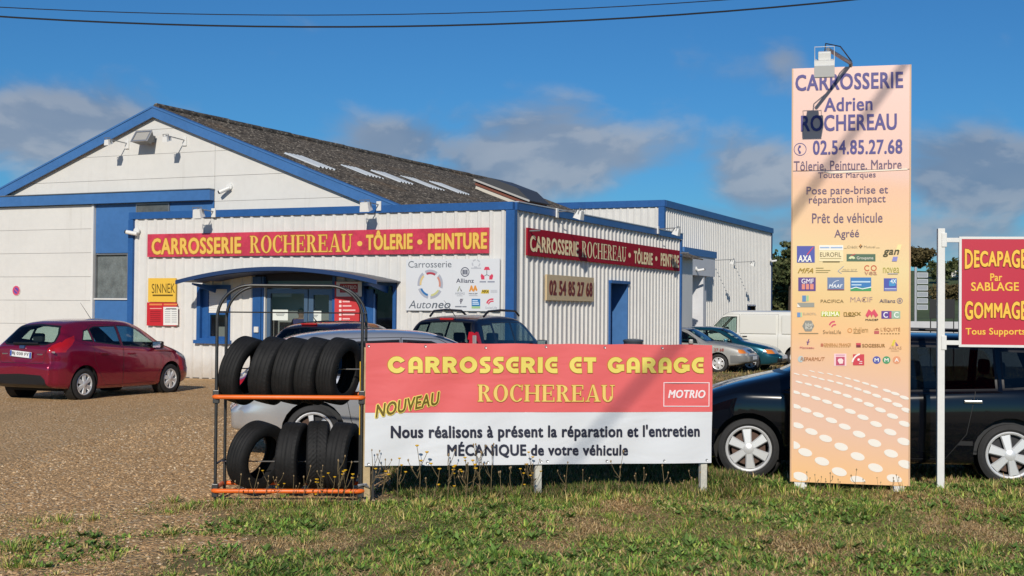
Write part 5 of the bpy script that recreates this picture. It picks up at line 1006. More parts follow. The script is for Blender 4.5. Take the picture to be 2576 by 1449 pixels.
STEEL = mat('rack_steel', (.075, .075, .075), .4, .7, var=.2, vs=12); ORG = mat('orange_paint', (.85, .16, .02), .38, var=.1, vs=9); ZINC = mat('zinc_wire', (.5, .5, .5), .35, .8)
def arch_pts(hw, zt, r, y, z0=0): 
    p = [(-hw, y, z0), (-hw, y, zt - r)]; p += [(-hw + r - r * math.cos(R(t)), y, zt - r + r * math.sin(R(t))) for t in range(9, 90, 9)]; p += [(-hw + r, y, zt), (hw - r, y, zt)]
    p += [(hw - r + r * math.sin(R(t)), y, zt - r + r * math.cos(R(t))) for t in range(9, 90, 9)]; return p + [(hw, y, zt - r), (hw, y, z0)]
for y_ in (0, .48): G().tube(arch_pts(.655, 1.955, .30, y_), .0145, 10).obj('frame_hoop', STEEL, rk, 40)
def shelf(z_, hw=.675, d=.48):
    pts = []
    for cx, cy, a0 in ((hw - .05, d - .01, 0), (-hw + .05, d - .01, 90), (-hw + .05, .01, 180), (hw - .05, .01, 270)):
        pts += [(cx + .05 * math.cos(R(a0 + t)), cy + .05 * math.sin(R(a0 + t)), z_) for t in (0, 30, 60, 90)]
    return G().tube(pts, .021, 10, True).obj('shelf_bar', ORG, rk, 40)
shelf(.945); shelf(.10)
for z_ in (1.71, .335, 1.19): 
    for y_ in ((0,) if z_ > 1.5 else (.24,)): G().tube([(-.655, y_, z_), (.655, y_, z_)], .006, 6).obj('cross_wire', ZINC if z_ < 1.5 else STEEL, rk)
for s_ in (-1, 1):
    G().tube([(s_ * .655, 0, .335), (s_ * .655, .48, .335)], .01, 6).obj('side_brace', STEEL, rk); G().tube([(s_ * .655, 0, 1.71), (s_ * .655, .48, 1.71)], .01, 6).obj('side_brace', STEEL, rk)
    for z_ in (.945, .10): G().bbox(s_ * .655 - .028, s_ * .655 + .028, -.026, .026, z_ - .06, z_ + .06, .006).obj('clamp', STEEL, rk)
TV, TR_, TB = loose_tyre(.312, .205, .205, 'v'), loose_tyre(.312, .205, .205, 'rib'), loose_tyre(.312, .205, .205, 'block')
def px_rack(px): return on_plane(px, 900, RKP, RKA)[0]
TY = [(606, 22, 1.172, 15, TR_, 'leftmost tyre on the upper shelf, leaning with its hole half open'), (677, 17, 1.172, 12, TB, 'second tyre from the left on the upper shelf'), (735, 18, 1.172, 11, TR_, 'third tyre from the left on the upper shelf'), (789, 18, 1.172, 11, TB, 'fourth tyre from the left on the upper shelf'), (848, 22, 1.172, 9, TR_, 'rightmost tyre on the upper shelf, its dark hole showing'),
      (640, 33, .39, 14, TR_, 'leftmost tyre on the lower shelf, turned so its hole shows'), (733, 8, .39, 3, TB, 'ribbed tyre second from the left on the lower shelf'), (797, -3, .40, 0, TV, 'tyre with arrow tread third on the lower shelf'), (860, 10, .38, 4, TB, 'scuffed narrow tyre rightmost on the lower shelf')]
for (px, ph, z_, tilt, me, lab) in TY:
    a = px_rack(px); o = mesh_obj('tyre', me, None); p = RKP + Vector((math.cos(RKA) * a - math.sin(RKA) * .24, math.sin(RKA) * a + math.cos(RKA) * .24, z_)); o.location = p
    o.rotation_euler = (Matrix.Rotation(RKA, 3, 'Z') @ Matrix.Rotation(R(tilt), 3, 'Y') @ Matrix.Rotation(-R(90 + ph), 3, 'Z') @ Matrix.Rotation(rnd.uniform(0, 6), 3, 'Y')).to_euler(); sc_ = rnd.uniform(.965, 1.02); o.scale = (sc_, sc_ * rnd.uniform(.9, 1.06), sc_); tag(o, lab, 'tyre', 'used tyres on the rack')
# ================================================================== banner
BO = on_ground(918, 1262); B1 = on_ground(1770, 1238); BN_A = math.atan2(B1.y - BO.y, B1.x - BO.x)
bn = thing('banner', 'wide red and white vinyl banner stretched between wooden posts', 'banner', BO, BN_A)
pxb = lambda a, b: on_plane(a, b, BO, BN_A)
def vinyl(name, col):
    m = mat(name, col, .42); t = m.node_tree; tc = t.nodes.new('ShaderNodeTexCoord').outputs['Object']; mp = t.nodes.new('ShaderNodeMapping'); mp.inputs['Rotation'].default_value = (0, R(28), 0); mp.inputs['Scale'].default_value = (.5, 1, 1.4); t.links.new(tc, mp.inputs[0])
    n = noise(t, mp.outputs[0], 2.2, 3, .5, .6); b = t.nodes.new('ShaderNodeBump'); b.inputs['Strength'].default_value = .5; b.inputs['Distance'].default_value = .035; t.links.new(n, b.inputs['Height']); t.links.new(b.outputs[0], t.nodes['Principled BSDF'].inputs['Normal']); return m
def wave(x, z): return .010 * math.sin(x * 3.4 + z * 4.2) + .005 * math.sin(x * 8.3 - z * 6.1 + 1) + .006 * math.exp(-((x - z * .8) / .12) ** 2) + .006 * math.exp(-((x - 3.25 + (1.45 - z) * .7) / .14) ** 2)
def field(name, tl, tr, bl, br, m, n=48, k=14):
    TL, TR2, BL, BR = (np.array(pxb(*p)) for p in (tl, tr, bl, br)); V = []
    for j in range(k + 1):
        for i in range(n + 1):
            s, t = i / n, j / k; p = (TL * (1 - s) + TR2 * s) * (1 - t) + (BL * (1 - s) + BR * s) * t; V.append((p[0], -.05 + wave(p[0], p[1]), p[1] + (.006 * math.sin(s * math.pi * 6) ** 2 if (j == 0 and 'red' in name) else 0)))
    return from_py(name, V, [(j * (n + 1) + i, (j + 1) * (n + 1) + i, (j + 1) * (n + 1) + i + 1, j * (n + 1) + i + 1) for j in range(k) for i in range(n)], m, bn, 60)
field('red_field', (918, 863), (1786, 868), (917, 1037), (1787, 1035), vinyl('vinyl_red', (.78, .145, .145))); field('white_field', (917, 1037.4), (1787, 1035.4), (915, 1171), (1785, 1163), vinyl('vinyl_white', (.72, .74, .77)))
q = Sign(bn, pxb, -.0535, wave); YL = pm('#ecd86c'); YO = pm('#b9802c'); INK = pm('#26283a')
q.deco('CARROSSERIE ET GARAGE', DECO, (973, 896, 1764, 938, 0), YL, gap=.10, outline=(YO, .035)); q.deco('ROCHEREAU', SERIF, (1199, 966, 1541, 1010, 0), pm('#efce72'), gap=.07, outline=(YO, .03))
q.text('MOTRIO', (1677, 980, 1769, 1001, 0), pm('#efe4e6'), bold=.03, shear=.22); 
for a in ((1665, 961, 1779, 963), (1665, 1020, 1779, 1022), (1665, 961, 1667, 1022), (1777, 961, 1779, 1022)): q.rect(*a, pm('#efe4e6'), name='print_border')
q.text('NOUVEAU', (942, 1017, 1103, 1050, -34), pm('#6b5a14'), bold=.025, shear=.15, outline=(pm('#f0da70'), .05)); q.text('Nous réalisons à présent la réparation et l\'entretien', (980, 1068, 1755, 1110, -4), INK, bold=.032); q.text('MÉCANIQUE de votre véhicule', (1121, 1109, 1575, 1150, -1), INK, bold=.032)
EYE_M = mat('eyelet', (.6, .6, .6), .3, .8)
for (a, b) in ((925, 870), (1068, 871), (1219, 874), (1369, 872), (1517, 874), (1661, 875), (925, 1166), (1072, 1163), (1224, 1161), (1358, 1160), (1374, 1159), (1522, 1158), (1665, 1157), (1773, 1156)):
    (x_, z_) = pxb(a, b); G().lathe([(-.056, .0), (-.060, .009), (-.052, .014)], 10, M4=Matrix.Translation((x_, wave(x_, z_), z_))).obj('eyelet', EYE_M, bn)
WPOST = mat('weathered_white_post', (.55, .53, .46), .7, var=.2, vs=10); RAWW = mat('raw_wood', (.48, .36, .20), .75, var=.2, vs=14)
for (a, b, m_) in ((921, 1266, RAWW), (1353, 1250, WPOST), (1769, 1240, WPOST)):
    (x_, _) = pxb(a, b); G().bbox(x_ - .032, x_ + .032, -.02, .045, -.25, 1.40, .006).obj('post', m_, bn)
(x_, z1) = pxb(913, 910); (x2, z0) = pxb(922, 1095); yb = thing('yellow_board', 'narrow yellow board standing behind the left edge of the banner', 'board', BO, BN_A); G().bbox(x_ - .02, x_ + .12, .05, .07, 0.0, z1, .004).obj('plank', mat('yellow_plank', (.85, .50, .02), .5), yb); G().bbox(x_ - .022, x_ + .122, .048, .072, 0, z0, .004).obj('dark_foot', mat('dark_plank', (.03, .03, .03), .6), yb)
(x_, z_) = pxb(915, 1222); ck = thing('wire_clamp', 'silver wire and clamp tying the rack to the banner post', 'wire', BO, BN_A); G().tube([(x_ - .05, -.03, z_), (x_ - .01, -.05, z_ + .015), (x_ + .04, -.04, z_ - .01), (x_ + .02, -.03, z_ + .02), (x_ - .06, -.03, z_ + .01)], .009, 6).obj('wire_loop', ZINC, ck)
# ================================================================== totem
T0 = on_ground(2010, 1236); T1 = on_ground(2268, 1243); TA = R(-14); TM = (T0 + T1) / 2; TM.z = GZ(TM.x, TM.y)
tt = thing('totem_sign', 'tall pink and orange sign panel with blue lettering and rows of small emblems', 'sign', (TM.x, TM.y, 0), TA)
pxt = lambda a, b: on_plane(a, b, TM, TA)
def totem_mat():
    m = mat('totem_print', (.8, .6, .5), .38); t = m.node_tree; s = t.nodes.new('ShaderNodeSeparateXYZ'); t.links.new(t.nodes.new('ShaderNodeTexCoord').outputs['Object'], s.inputs[0]); rp = t.nodes.new('ShaderNodeValToRGB'); t.links.new(mth(t, 'DIVIDE', mth(t, 'ADD', s.outputs[2], mth(t, 'MULTIPLY', s.outputs[0], .12)), 4.3), rp.inputs[0])
    cols = ((.02, '#f0bf86'), (.14, '#e5bda4'), (.24, '#e4bca4'), (.36, '#efc08a'), (.44, '#eac88e'), (.52, '#ead29c'), (.60, '#eec79a'), (.70, '#ecbfa0'), (.73, '#eac3b2'), (1.0, '#ecc9c0'))
    for i, (p, c) in enumerate(cols):
        e = rp.color_ramp.elements[i] if i < 2 else rp.color_ramp.elements.new(p); e.position = p; e.color = (*srgb(c), 1)
    t.links.new(rp.outputs[0], t.nodes['Principled BSDF'].inputs['Base Color']); return m
TP = totem_mat(); Wt = .595
zt1 = (pxt(1990, 178)[1] + pxt(2285, 158)[1]) / 2; zt0 = (pxt(1996, 1212)[1] + pxt(2290, 1222)[1]) / 2; zs = (pxt(1990, 432)[1] + pxt(2285, 425)[1]) / 2
x0t = (pxt(1990, 178)[0] + pxt(1996, 1212)[0]) / 2; x1t = (pxt(2285, 158)[0] + pxt(2290, 1222)[0]) / 2
for (a, b) in ((zt0, zs - .004), (zs + .004, zt1)): G().box(x0t, x1t, -.012, .045, a, b).obj('panel', TP, tt)
EDG = mat('totem_edge', (.62, .40, .24), .4)
for a in (x0t - .012, x1t - .002): G().box(a, a + .014, -.016, .06, zt0, zt1).obj('edge_trim', EDG, tt)
for a in (x0t + .10, x1t - .10): G().box(a - .05, a + .05, .048, .11, -.3, zt1 - .2).obj('post', WHITE2, tt)
for a in (x0t + .08, x1t - .09): G().box(a - .05, a + .05, -.02, .045, -.2, zt0 - .004).obj('foot', WHITE2, tt)
G().prism([(x0t + .3, zs - .012), (x1t - .02, zs + .006), (x1t - .02, zs - .006), (x0t + .36, zs - .03)], -.02, -.013).obj('peeling_strip', pm('#efe0cc'), tt)
q = Sign(tt, pxt, -.013); VI = pm('#4c4488'); VB = pm('#6b5470')
q.text('CARROSSERIE', (2001, 189, 2272, 230, -8), VI, bold=.028); q.text('Adrien', (2073, 247, 2195, 282, -4), VI, bold=.022); q.text('ROCHEREAU', (2015, 291, 2256, 332, -5), VI, bold=.028)
q.band(2013, 376, 16, 14.4, 0, 360, VI); q.band(2016, 376, 9, 5.5, 110, 250, VI); q.disc(2012, 369, 3, 3, VI, 1.4); q.disc(2012, 384, 3, 3, VI, 1.4)
q.text('02.54.85.27.68', (2045, 354, 2270, 390, -3), VI, bold=.025)
for (b_, bx) in (('Tôlerie, Peinture, Marbre', (1997, 406, 2268, 434, -4)), ('Toutes Marques', (2058, 434, 2203, 453, -2)), ('Pose pare-brise et', (2029, 470, 2234, 496, -3)), ('réparation impact', (2035, 494, 2228, 518, -3)), ('Prêt de véhicule', (2043, 537, 2220, 562, -2)), ('Agréé', (2099, 578, 2161, 604, -1))): q.text(b_, bx, VB, bold=.008)
X = lambda c: (2950 + c / 2.4147) * .644; Y = lambda c: (900 + c / 2.4147) * .644
def qr(a, b, c, d, col, l=1): q.rect(X(a), Y(b), X(c), Y(d), pm(col), l)
def qt(s_, a, b, c, d, col, l=2, **k): q.text(s_, (X(a), Y(b), X(c), Y(d)), pm(col), l, **k)
def qb(rows, col, l=2): q.bars([(X(a), Y(b), X(c), Y(d)) for a, b, c, d in rows], pm(col), l)
def qp(pts, col, l=2): q.poly([(X(a), Y(b)) for a, b in pts], pm(col), l)
qr(394, 148, 562, 304, '#4a55a8'); qp([(545, 155), (552, 160), (495, 232), (485, 228)], '#d04060'); qt('AXA', 405, 235, 533, 297, '#f4f2ea', bold=.03, shear=.1)
qr(604, 140, 830, 186, '#f3efe6'); qb([(612, 156, 700, 168), (712, 156, 822, 168)], '#9ab4d8'); qr(604, 187, 830, 292, '#f0e0b4'); qt('EUROFIL', 612, 208, 812, 250, '#6a5a38'); qb([(612, 262, 812, 268)], '#b0a070'); qb([(638, 291, 798, 300)], '#6a5a1c')
qb([(838, 167, 864, 170), (1140, 163, 1172, 166)], '#a08a60'); qt('Crédit', 868, 143, 966, 168, '#b0a080'); qt('Mutuel', 1026, 143, 1132, 166, '#b0a080')
for a, b, c in ((985, 150, '#8a5a20'), (1005, 150, '#5a4020'), (995, 138, '#c08030'), (995, 162, '#6a4020')): q.disc(X(a), Y(b), 1.8, 1.8, pm(c), 2)
qr(862, 224, 1134, 292, '#4a6a52'); qt('Groupama', 958, 246, 1114, 282, '#e8e4d8'); q.band(X(912), Y(276), 9, 3, 200, 340, pm('#d8e0b0'), 2, n=8); qp([(895, 238), (940, 220), (945, 228), (905, 242)], '#c05050')
qp([(1345, 135), (1382, 135), (1362, 190), (1325, 190)], '#f0e2a0'); qp([(1300, 250), (1345, 248), (1335, 292), (1288, 292)], '#8a8ac8'); qt('gan', 1205, 182, 1358, 250, '#4a4420', shear=.25, bold=.02)
qt('MFA', 402, 356, 548, 402, '#a88a30', bold=.02, shear=.4); qb([(572, 352, 645, 358), (572, 374, 710, 380), (572, 394, 690, 398)], '#a89a60')
q.line(X(835), Y(338), X(780), Y(385), 1.2, pm('#8a9ab8')); q.line(X(780), Y(385), X(815), Y(408), 1.2, pm('#8a9ab8')); qb([(812, 384, 966, 388)], '#c0b498'); qt('PRO BTP', 825, 362, 960, 382, '#c8b890')
q.band(X(1056), Y(356), 7.5, 5, 40, 320, pm('#c8603a')); q.band(X(1118), Y(356), 7.5, 5, 0, 360, pm('#c8603a')); qt('vea', 1030, 388, 1148, 420, '#c89878', bold=.01)
qt('novea', 1205, 350, 1358, 402, '#b0a850', bold=.0); qb([(1250, 403, 1345, 415)], '#b0a8a0')
qr(407, 444, 571, 572, '#5a4088'); qt('GMF', 437, 456, 553, 502, '#efe8f0', bold=.01); qr(440, 506, 551, 556, '#e08a78', 2); qr(470, 506, 480, 556, '#5a4088', 2.5); qr(508, 506, 518, 556, '#5a4088', 2.5)
qr(681, 444, 840, 562, '#6a80a8'); q.band(X(790), Y(545), 20, 18.6, 195, 270, pm('#dfe6ee'), 2, n=10); qt('MAAF', 695, 508, 825, 542, '#e8ecf0', bold=.02, shear=.25); qr(681, 556, 840, 564, '#8a3a40', 2)
qr(898, 444, 1094, 540, '#2f78b8'); qr(898, 540, 1094, 572, '#3a9a5a'); qp([(898, 548), (950, 532), (1010, 548), (1094, 530), (1094, 540), (1010, 556), (950, 540), (898, 556)], '#e8f0f0', 2); qb([(908, 478, 1085, 492), (908, 508, 1002, 520)], '#bcd8ec')
qr(1213, 452, 1335, 572, '#4450a8'); qp([(1262, 475), (1335, 455), (1320, 525), (1262, 528)], '#3a90c8', 2); qt('4X', 1275, 460, 1330, 500, '#e4eef4', 3, bold=.02); qb([(1220, 545, 1330, 553), (1220, 560, 1330, 565)], '#c0c8e8')
qr(444, 614, 480, 672, '#5a88b8'); qr(484, 614, 504, 668, '#a0c890'); qr(398, 682, 558, 724, '#98988e'); qp([(398, 690), (430, 724), (398, 724)], '#efe8dc', 2)
qt('PACIFICA', 618, 652, 834, 682, '#9a8250', bold=.01); qt('MACIF', 898, 628, 1105, 676, '#b0948c'); q.disc(X(1026), Y(652), 2.2, 2.2, pm('#5a2a3a'), 3); qt('Allianz', 1172, 648, 1322, 682, '#6a6070', bold=.012); q.band(X(1363), Y(664), 7.4, 5.8, 0, 360, pm('#807488')); qb([(1352, 652, 1358, 676), (1361, 648, 1366, 676), (1369, 652, 1374, 676)], '#807488')
qr(396, 774, 426, 818, '#6a90c0'); qr(429, 774, 442, 816, '#a8d0a0'); qt('EUROFIL', 452, 776, 578, 798, '#b8a890'); qr(622, 764, 798, 812, '#b4c030'); qt('PRIMA', 628, 766, 794, 810, '#f4f2d4', bold=.03)
qt('nexx', 834, 770, 998, 802, '#a08030', bold=.01); qb([(836, 806, 942, 812)], '#8a6a20'); qp([(1040, 800), (1070, 742), (1098, 770), (1122, 742), (1160, 800), (1135, 822), (1112, 790), (1098, 822), (1085, 790), (1060, 822)], '#d84860'); qt('MACSF', 1040, 834, 1160, 852, '#4a3a20', bold=.02)
qr(1190, 760, 1286, 832, '#5a3a90'); qr(1286, 760, 1368, 832, '#9ab8a0'); qt('C', 1208, 770, 1250, 824, '#f0ecf4', bold=.02); qt('C', 1308, 770, 1352, 824, '#f0f4ee', bold=.02); qt('1', 1266, 768, 1284, 826, '#c84060', bold=.02)
qp([(445, 902), (472, 850), (530, 850), (558, 902), (530, 952), (472, 952)], '#8c8c84', 1); qt('label', 474, 872, 540, 900, '#e0dcd0', bold=.01); qt('BCA', 474, 904, 540, 932, '#e0dcd0', bold=.01); qb([(410, 967, 596, 975)], '#9a8460')
q.band(X(745), Y(905), 14, 10, 195, 280, pm('#d8506a'), n=8); q.band(X(752), Y(920), 10, 6.5, 195, 290, pm('#d8506a'), n=8); qt('SwissLife', 640, 940, 810, 976, '#9a7a50', bold=.0)
q.band(X(892), Y(944), 6, 4, 0, 360, pm('#d8904a')); qt('thélem', 926, 912, 1064, 962, '#b08a50'); qb([(926, 966, 996, 972)], '#b8945a')
qr(1122, 948, 1168, 976, '#c05858'); qp([(1122, 940), (1150, 918), (1170, 940)], '#b0784a', 1); qt('L\'ÉQUITÉ', 1184, 910, 1368, 956, '#b07840'); qb([(1184 + k * 27, 969, 1200 + k * 27, 977) for k in range(7)], '#9a7440')
qp([(480, 1045), (492, 1052), (505, 1022), (512, 1026), (502, 1050), (520, 1046), (502, 1060), (500, 1080), (490, 1078), (492, 1060)], '#6a4080'); qt('Monceau', 422, 1094, 556, 1116, '#c87070', bold=.01)
qt('GENERALI FRANCE', 645, 1064, 902, 1090, '#c8904a', bold=.01); qb([(655 + k * 22, 1094, 668 + k * 22, 1101) for k in range(11)], '#c89a58'); qr(618, 1066, 642, 1096, '#c07050')
qr(952, 1062, 996, 1104, '#7a2030'); qr(952, 1062, 996, 1082, '#d04050', 2); qt('SOGESSUR', 1010, 1070, 1224, 1102, '#9a6a28', bold=.02)
qp([(1282, 1088), (1305, 1030), (1325, 1034), (1306, 1088)], '#dcc840'); qp([(1322, 1048), (1352, 1086), (1326, 1088)], '#8a5a90'); qt('AREAS', 1258, 1094, 1380, 1122, '#c8a078'); qb([(1280, 1133, 1356, 1137)], '#c8a078')
q.disc(X(430), Y(1214), 7.5, 8, pm('#b8c4c4'), 1); qt('REPARMUT', 428, 1196, 656, 1230, '#a86a3a', 2, bold=.01, shear=.2)
qr(744, 1162, 860, 1278, '#f0cdd0'); qr(762, 1192, 844, 1272, '#c04868', 2); qp([(785, 1210), (815, 1206), (832, 1222), (826, 1255), (795, 1258), (778, 1228)], '#f0d8d4', 3); qb([(760, 1170, 845, 1180)], '#d8a0b0')
qr(922, 1168, 1028, 1272, '#cc3848'); q.band(X(1012), Y(1260), 28, 24, 190, 255, pm('#f4e8e4'), 2, n=8); qb([(985, 1232, 1010, 1238), (980, 1250, 1010, 1256)], '#f4e8e4'); q.disc(X(975), Y(1218), 3, 3, pm('#f4e8e4'), 2)
for a, c, ch in ((1145, '#5058a8', 'M'), (1238, '#4a9868', 'M'), (1334, '#e09870', 'A')): q.disc(X(a), Y(1222), 10, 9.6, pm(c), 1); qt(ch, a - 20, 1205, a + 20, 1238, '#f2eee6', bold=.02)
# white ovals
OV = [(310, 905), (405, 965), (540, 1038), (680, 1122), (830, 1192), (345, 748), (455, 798), (570, 853), (695, 920), (828, 998), (972, 1090), (1125, 1180), (365, 1160), (328, 593), (412, 624), (511, 663), (616, 707), (724, 758), (840, 819), (965, 890), (1098, 975), (1215, 1062), (330, 480), (408, 502), (492, 528), (581, 557), (672, 593), (769, 634), (871, 682), (977, 737), (1092, 802), (1202, 878), (355, 398), (430, 415), (507, 433), (582, 455), (662, 481), (744, 509), (830, 542), (919, 579), (1012, 623), (1110, 673), (1208, 735), (335, 332), (405, 344), (478, 357), (536, 373), (610, 388), (683, 407), (757, 429), (828, 453), (904, 479), (982, 508), (1065, 543), (1150, 582), (1225, 625), (460, 310), (530, 322), (605, 333), (676, 350), (748, 368), (820, 387), (893, 409), (963, 432), (1065, 467), (1132, 491), (1205, 523)]
OVM = pm('#ece6dc')
for (a, b) in OV:
    b_ = b - .12 * (a - 760) * 0; rx = float(np.interp(b, [300, 400, 500, 600, 750, 900, 1160], [25, 31, 38, 45, 50, 56, 64])); ry = float(np.interp(b, [300, 400, 500, 600, 750, 900, 1160], [3.5, 8, 13, 17, 22, 30, 34])); c_, s_ = math.cos(R(16)), math.sin(R(16)); pts = []
    for t in range(18):
        u_, v_ = rx * math.cos(t * math.pi / 9), ry * math.sin(t * math.pi / 9); pa, pb = a + u_ * c_ - v_ * s_, b + u_ * s_ + v_ * c_; pts.append((min(max((2950 + pa / 2.0705) * .644, 1996.5), 2288), min((1300 + pb / 2.0705) * .644, 1212)))
    q.poly(pts, OVM, 1, 'print_oval')
# floodlight over the totem
(xa, za) = pxt(2140, 166); la = thing('sign_floodlight', 'white floodlight on a bent arm above the tall sign', 'lamp', (TM.x, TM.y, 0), TA); E_ = (xa - .21, -.82, zt1 + .02)
G().tube([(xa, .03, zt1 - .03), (xa, -.03, zt1 + .03), E_], .019, 6).obj('arm', GREY, la); G().tube([(xa + .01, .0, zt1 + .05), (xa - .06, -.3, zt1 + .09), (xa - .1, -.6, zt1 + .085), (E_[0] - .02, E_[1] - .02, E_[2] + .05), (E_[0] - .03, E_[1] - .03, E_[2] - .05)], .006, 6).obj('power_cable', BLACK, la)
hd = node('head', la, (E_[0] - .03, E_[1] - .02, E_[2] - .10), (R(18), 0, 0)); hd.scale = (.76, .76, .76); g = G(); g.add([(-.12, -.10, .0), (.12, -.10, .0), (.12, .06, .0), (-.12, .06, .0), (-.115, -.13, -.20), (.115, -.13, -.20), (.115, .10, -.20), (-.115, .10, -.20)], [(0, 1, 2, 3), (4, 7, 6, 5), (0, 4, 5, 1), (1, 5, 6, 2), (2, 6, 7, 3), (3, 7, 4, 0)]); g.obj('housing', LW, hd); G().bbox(-.075, .075, -.06, .04, .0, .10, .012).obj('gear_box', LW, hd); G().tube([(-.115, -.02, -.05), (-.115, -.02, .16), (.115, -.02, .16), (.115, -.02, -.05)], .005, 6).obj('yoke', LW, hd); G().bbox(-.12, .12, -.142, -.13, -.19, -.05, .004).obj('lens', mat('sign_lamp_glass', (.55, .56, .56), .15, spec=.8), hd)
# ================================================================== hanging red sign
P0 = on_ground(2365, 1237); PA = R(-7); pxr = lambda a, b: on_plane(a, b, P0, PA)
rs = thing('post_sign', 'red sign with yellow lettering on a white post', 'sign', (P0.x, P0.y, 0), PA)
zt = pxr(2365, 575)[1]; G().bbox(-.034, .034, -.034, .034, -.3, zt, .004).obj('post', WHITE2, rs); xl, zT = pxr(2418, 601); _, zB = pxr(2418, 867); xr_ = pxr(2588, 600)[0]
G().bbox(xl, xr_, -.012, .012, zB, zT, .003).obj('board', mat('post_sign_red', (.52, .015, .045), .4), rs); frame(G(), xl - .022, xr_ + .022, zB - .022, zT + .022, .024, -.016, .016).obj('frame', WHITE2, rs)
for z_ in (pxr(2390, 604)[1], pxr(2390, 862)[1]): G().bbox(.03, xl - .02, -.014, .014, z_ - .022, z_ + .022, .003).obj('bracket_arm', WHITE2, rs); G().bbox(.0, .05, -.045, .045, z_ - .07, z_ + .07, .006).obj('bracket_plate', WHITE2, rs); 
q = Sign(rs, pxr, -.013); YS = pm('#f2c040'); YSO = pm('#8c3010')
q.text('DECAPAGE', (2426, 626, 2581, 677, 0), YS, bold=.03, outline=(YSO, .03), warp=.26); q.text('Par', (2490, 688, 2520, 707), YS, bold=.02); q.text('SABLAGE', (2442, 710, 2562, 732), YS, bold=.02); q.text('GOMMAGE', (2426, 756, 2581, 806, 0), YS, bold=.03, outline=(YSO, .03), warp=.26); q.text('Tous Supports', (2428, 825, 2578, 847), YS, bold=.02)
# ================================================================== overhead cables
CBL = mat('cable_black', (.012, .012, .014), .5)
def cable(pts_px, Yc, r, label):
    P = [at_y(a, b, Yc) for a, b in pts_px]; cx = np.polyfit([p.x for p in P], [p.z for p in P], 2); o = G().tube([(x_, Yc, float(np.polyval(cx, x_))) for x_ in np.linspace(-17, 17, 60)], r, 6).obj('overhead_cable', CBL); tag(o, label, 'cable', 'cables crossing the sky')
cable([(0, 43), (425, 59), (850, 68), (1300, 61), (1750, 33), (2140, 0)], 16.0, .0105, 'thicker lower cable sagging across the sky')
cable([(0, 18), (400, 33), (850, 40), (1300, 26), (1830, 0)], 16.6, .006, 'thinner upper cable sagging across the sky')
def back_to(px, py, org, ang, h): 
    a, z_ = on_plane(px, py, org, ang); p = Vector((org.x + math.cos(ang) * a, org.y + math.sin(ang) * a, z_)); return p + SUN * ((h - z_) / SUN.z)
pa, pb = back_to(2236, 215, TM, TA, 9.5), back_to(1450, 1150, BO, BN_A, 9.5); dd = (pb - pa).normalized()
o = G().tube([pa - dd * 22, pa - dd * 8, pa, pb, pb + dd * 8, pb + dd * 20], .030, 8).obj('service_cable', CBL); tag(o, 'thick service cable high above the verge, throwing a slanting shadow on the signs', 'cable')
# waste drum by the side door
pd = B(.55, 6.6); dr = thing('waste_drum', 'dark grey-blue drum standing before the side door', 'drum', (pd.x, pd.y, 0)); DM = mat('drum_blue', (.05, .07, .10), .4, .3, var=.2)
G().lathe([(0, .0), (0, .25), (.02, .26), (.30, .25), (.32, .265), (.34, .25), (.62, .25), (.64, .265), (.66, .25), (.93, .25), (.95, .265)], 28, axis='z').obj('barrel', DM, dr, 40); G().lathe([(.95, .27), (.97, .275), (1.0, .25), (1.02, .12), (1.025, .0)], 28, axis='z').obj('lid', mat('drum_lid', (.09, .11, .14), .35, .3), dr, 40)
# ================================================================== vegetation
def blades(px, py, h, w, lean, az, curl, col, z0=None):
    """bent tapering blades, 3 rows of verts; returns verts, quads, colours"""
    n = len(px); z0 = gz(px, py) - .005 if z0 is None else z0; dx, dy = np.cos(az), np.sin(az); sx, sy = -dy, dx; V = np.zeros((n, 6, 3), np.float32)
    for k, (t, ww) in enumerate(((0, 1), (.55, .85), (1, .12))):
        a = lean + curl * t; r = h * t * np.sin(np.clip(lean + curl * t * .6, 0, 1.6)); zz = h * t * np.cos(np.clip(lean + curl * t * .6, 0, 1.55))
        for s in (0, 1):
            q = (s - .5) * w * ww; V[:, k * 2 + s, 0] = px + dx * r + sx * q; V[:, k * 2 + s, 1] = py + dy * r + sy * q; V[:, k * 2 + s, 2] = z0 + zz
    b = (np.arange(n) * 6)[:, None, None]; F = np.array([[0, 1, 3, 2], [2, 3, 5, 4]])[None] + b
    return V.reshape(-1, 3), F.reshape(-1, 4), np.repeat(col, 6, 0)
r = np.random.default_rng(11)
def palette(g, n):                         # g 0 dry .. 1 fresh green
    dry = np.array([.58, .43, .22]); br = np.array([.44, .29, .13]); gr = np.array([.17, .27, .05]); ye = np.array([.40, .42, .10]); dk = np.array([.080, .15, .030])
    k = r.random(n)[:, None]; c = np.where(r.random(n)[:, None] < g[:, None], np.where(k < .5, gr, np.where(k < .78, dk, ye)), np.where(k < .5, dry, br)); return np.clip(c * r.uniform(.7, 1.35, (n, 1)), 0, 1)
VS, FS, CS = [], [], []; nb = 0
def addb(*a):
    global nb
    v, f, c = blades(*a); VS.append(v); FS.append(f + nb); CS.append(c); nb += len(v)
def green(x, y): return np.clip((vnoise(x, y, 1.1, 1) * .55 + vnoise(x, y, 3.1, 2) * .45 - .46) * 4.2 + .58 + .12 * sst(9.8, 8.6, y) * 0, .04, .93)
def cover_(x, y):
    e = yard_edge(y); d = x - e; m = sst(-.35, .5, d + (vnoise(x, y, 2.3, 4) - .5) * 1.4)
    patch = sst(.28, .58, vnoise(x, y, 2.3, 5) * .55 + vnoise(x, y, 6.5, 6) * .45) * (1 - sst(9.6, 12.0, y + (vnoise(x, y, .9, 7) - .5) * 2.4)) * .9
    return np.clip(np.maximum(m, patch), 0, 1)
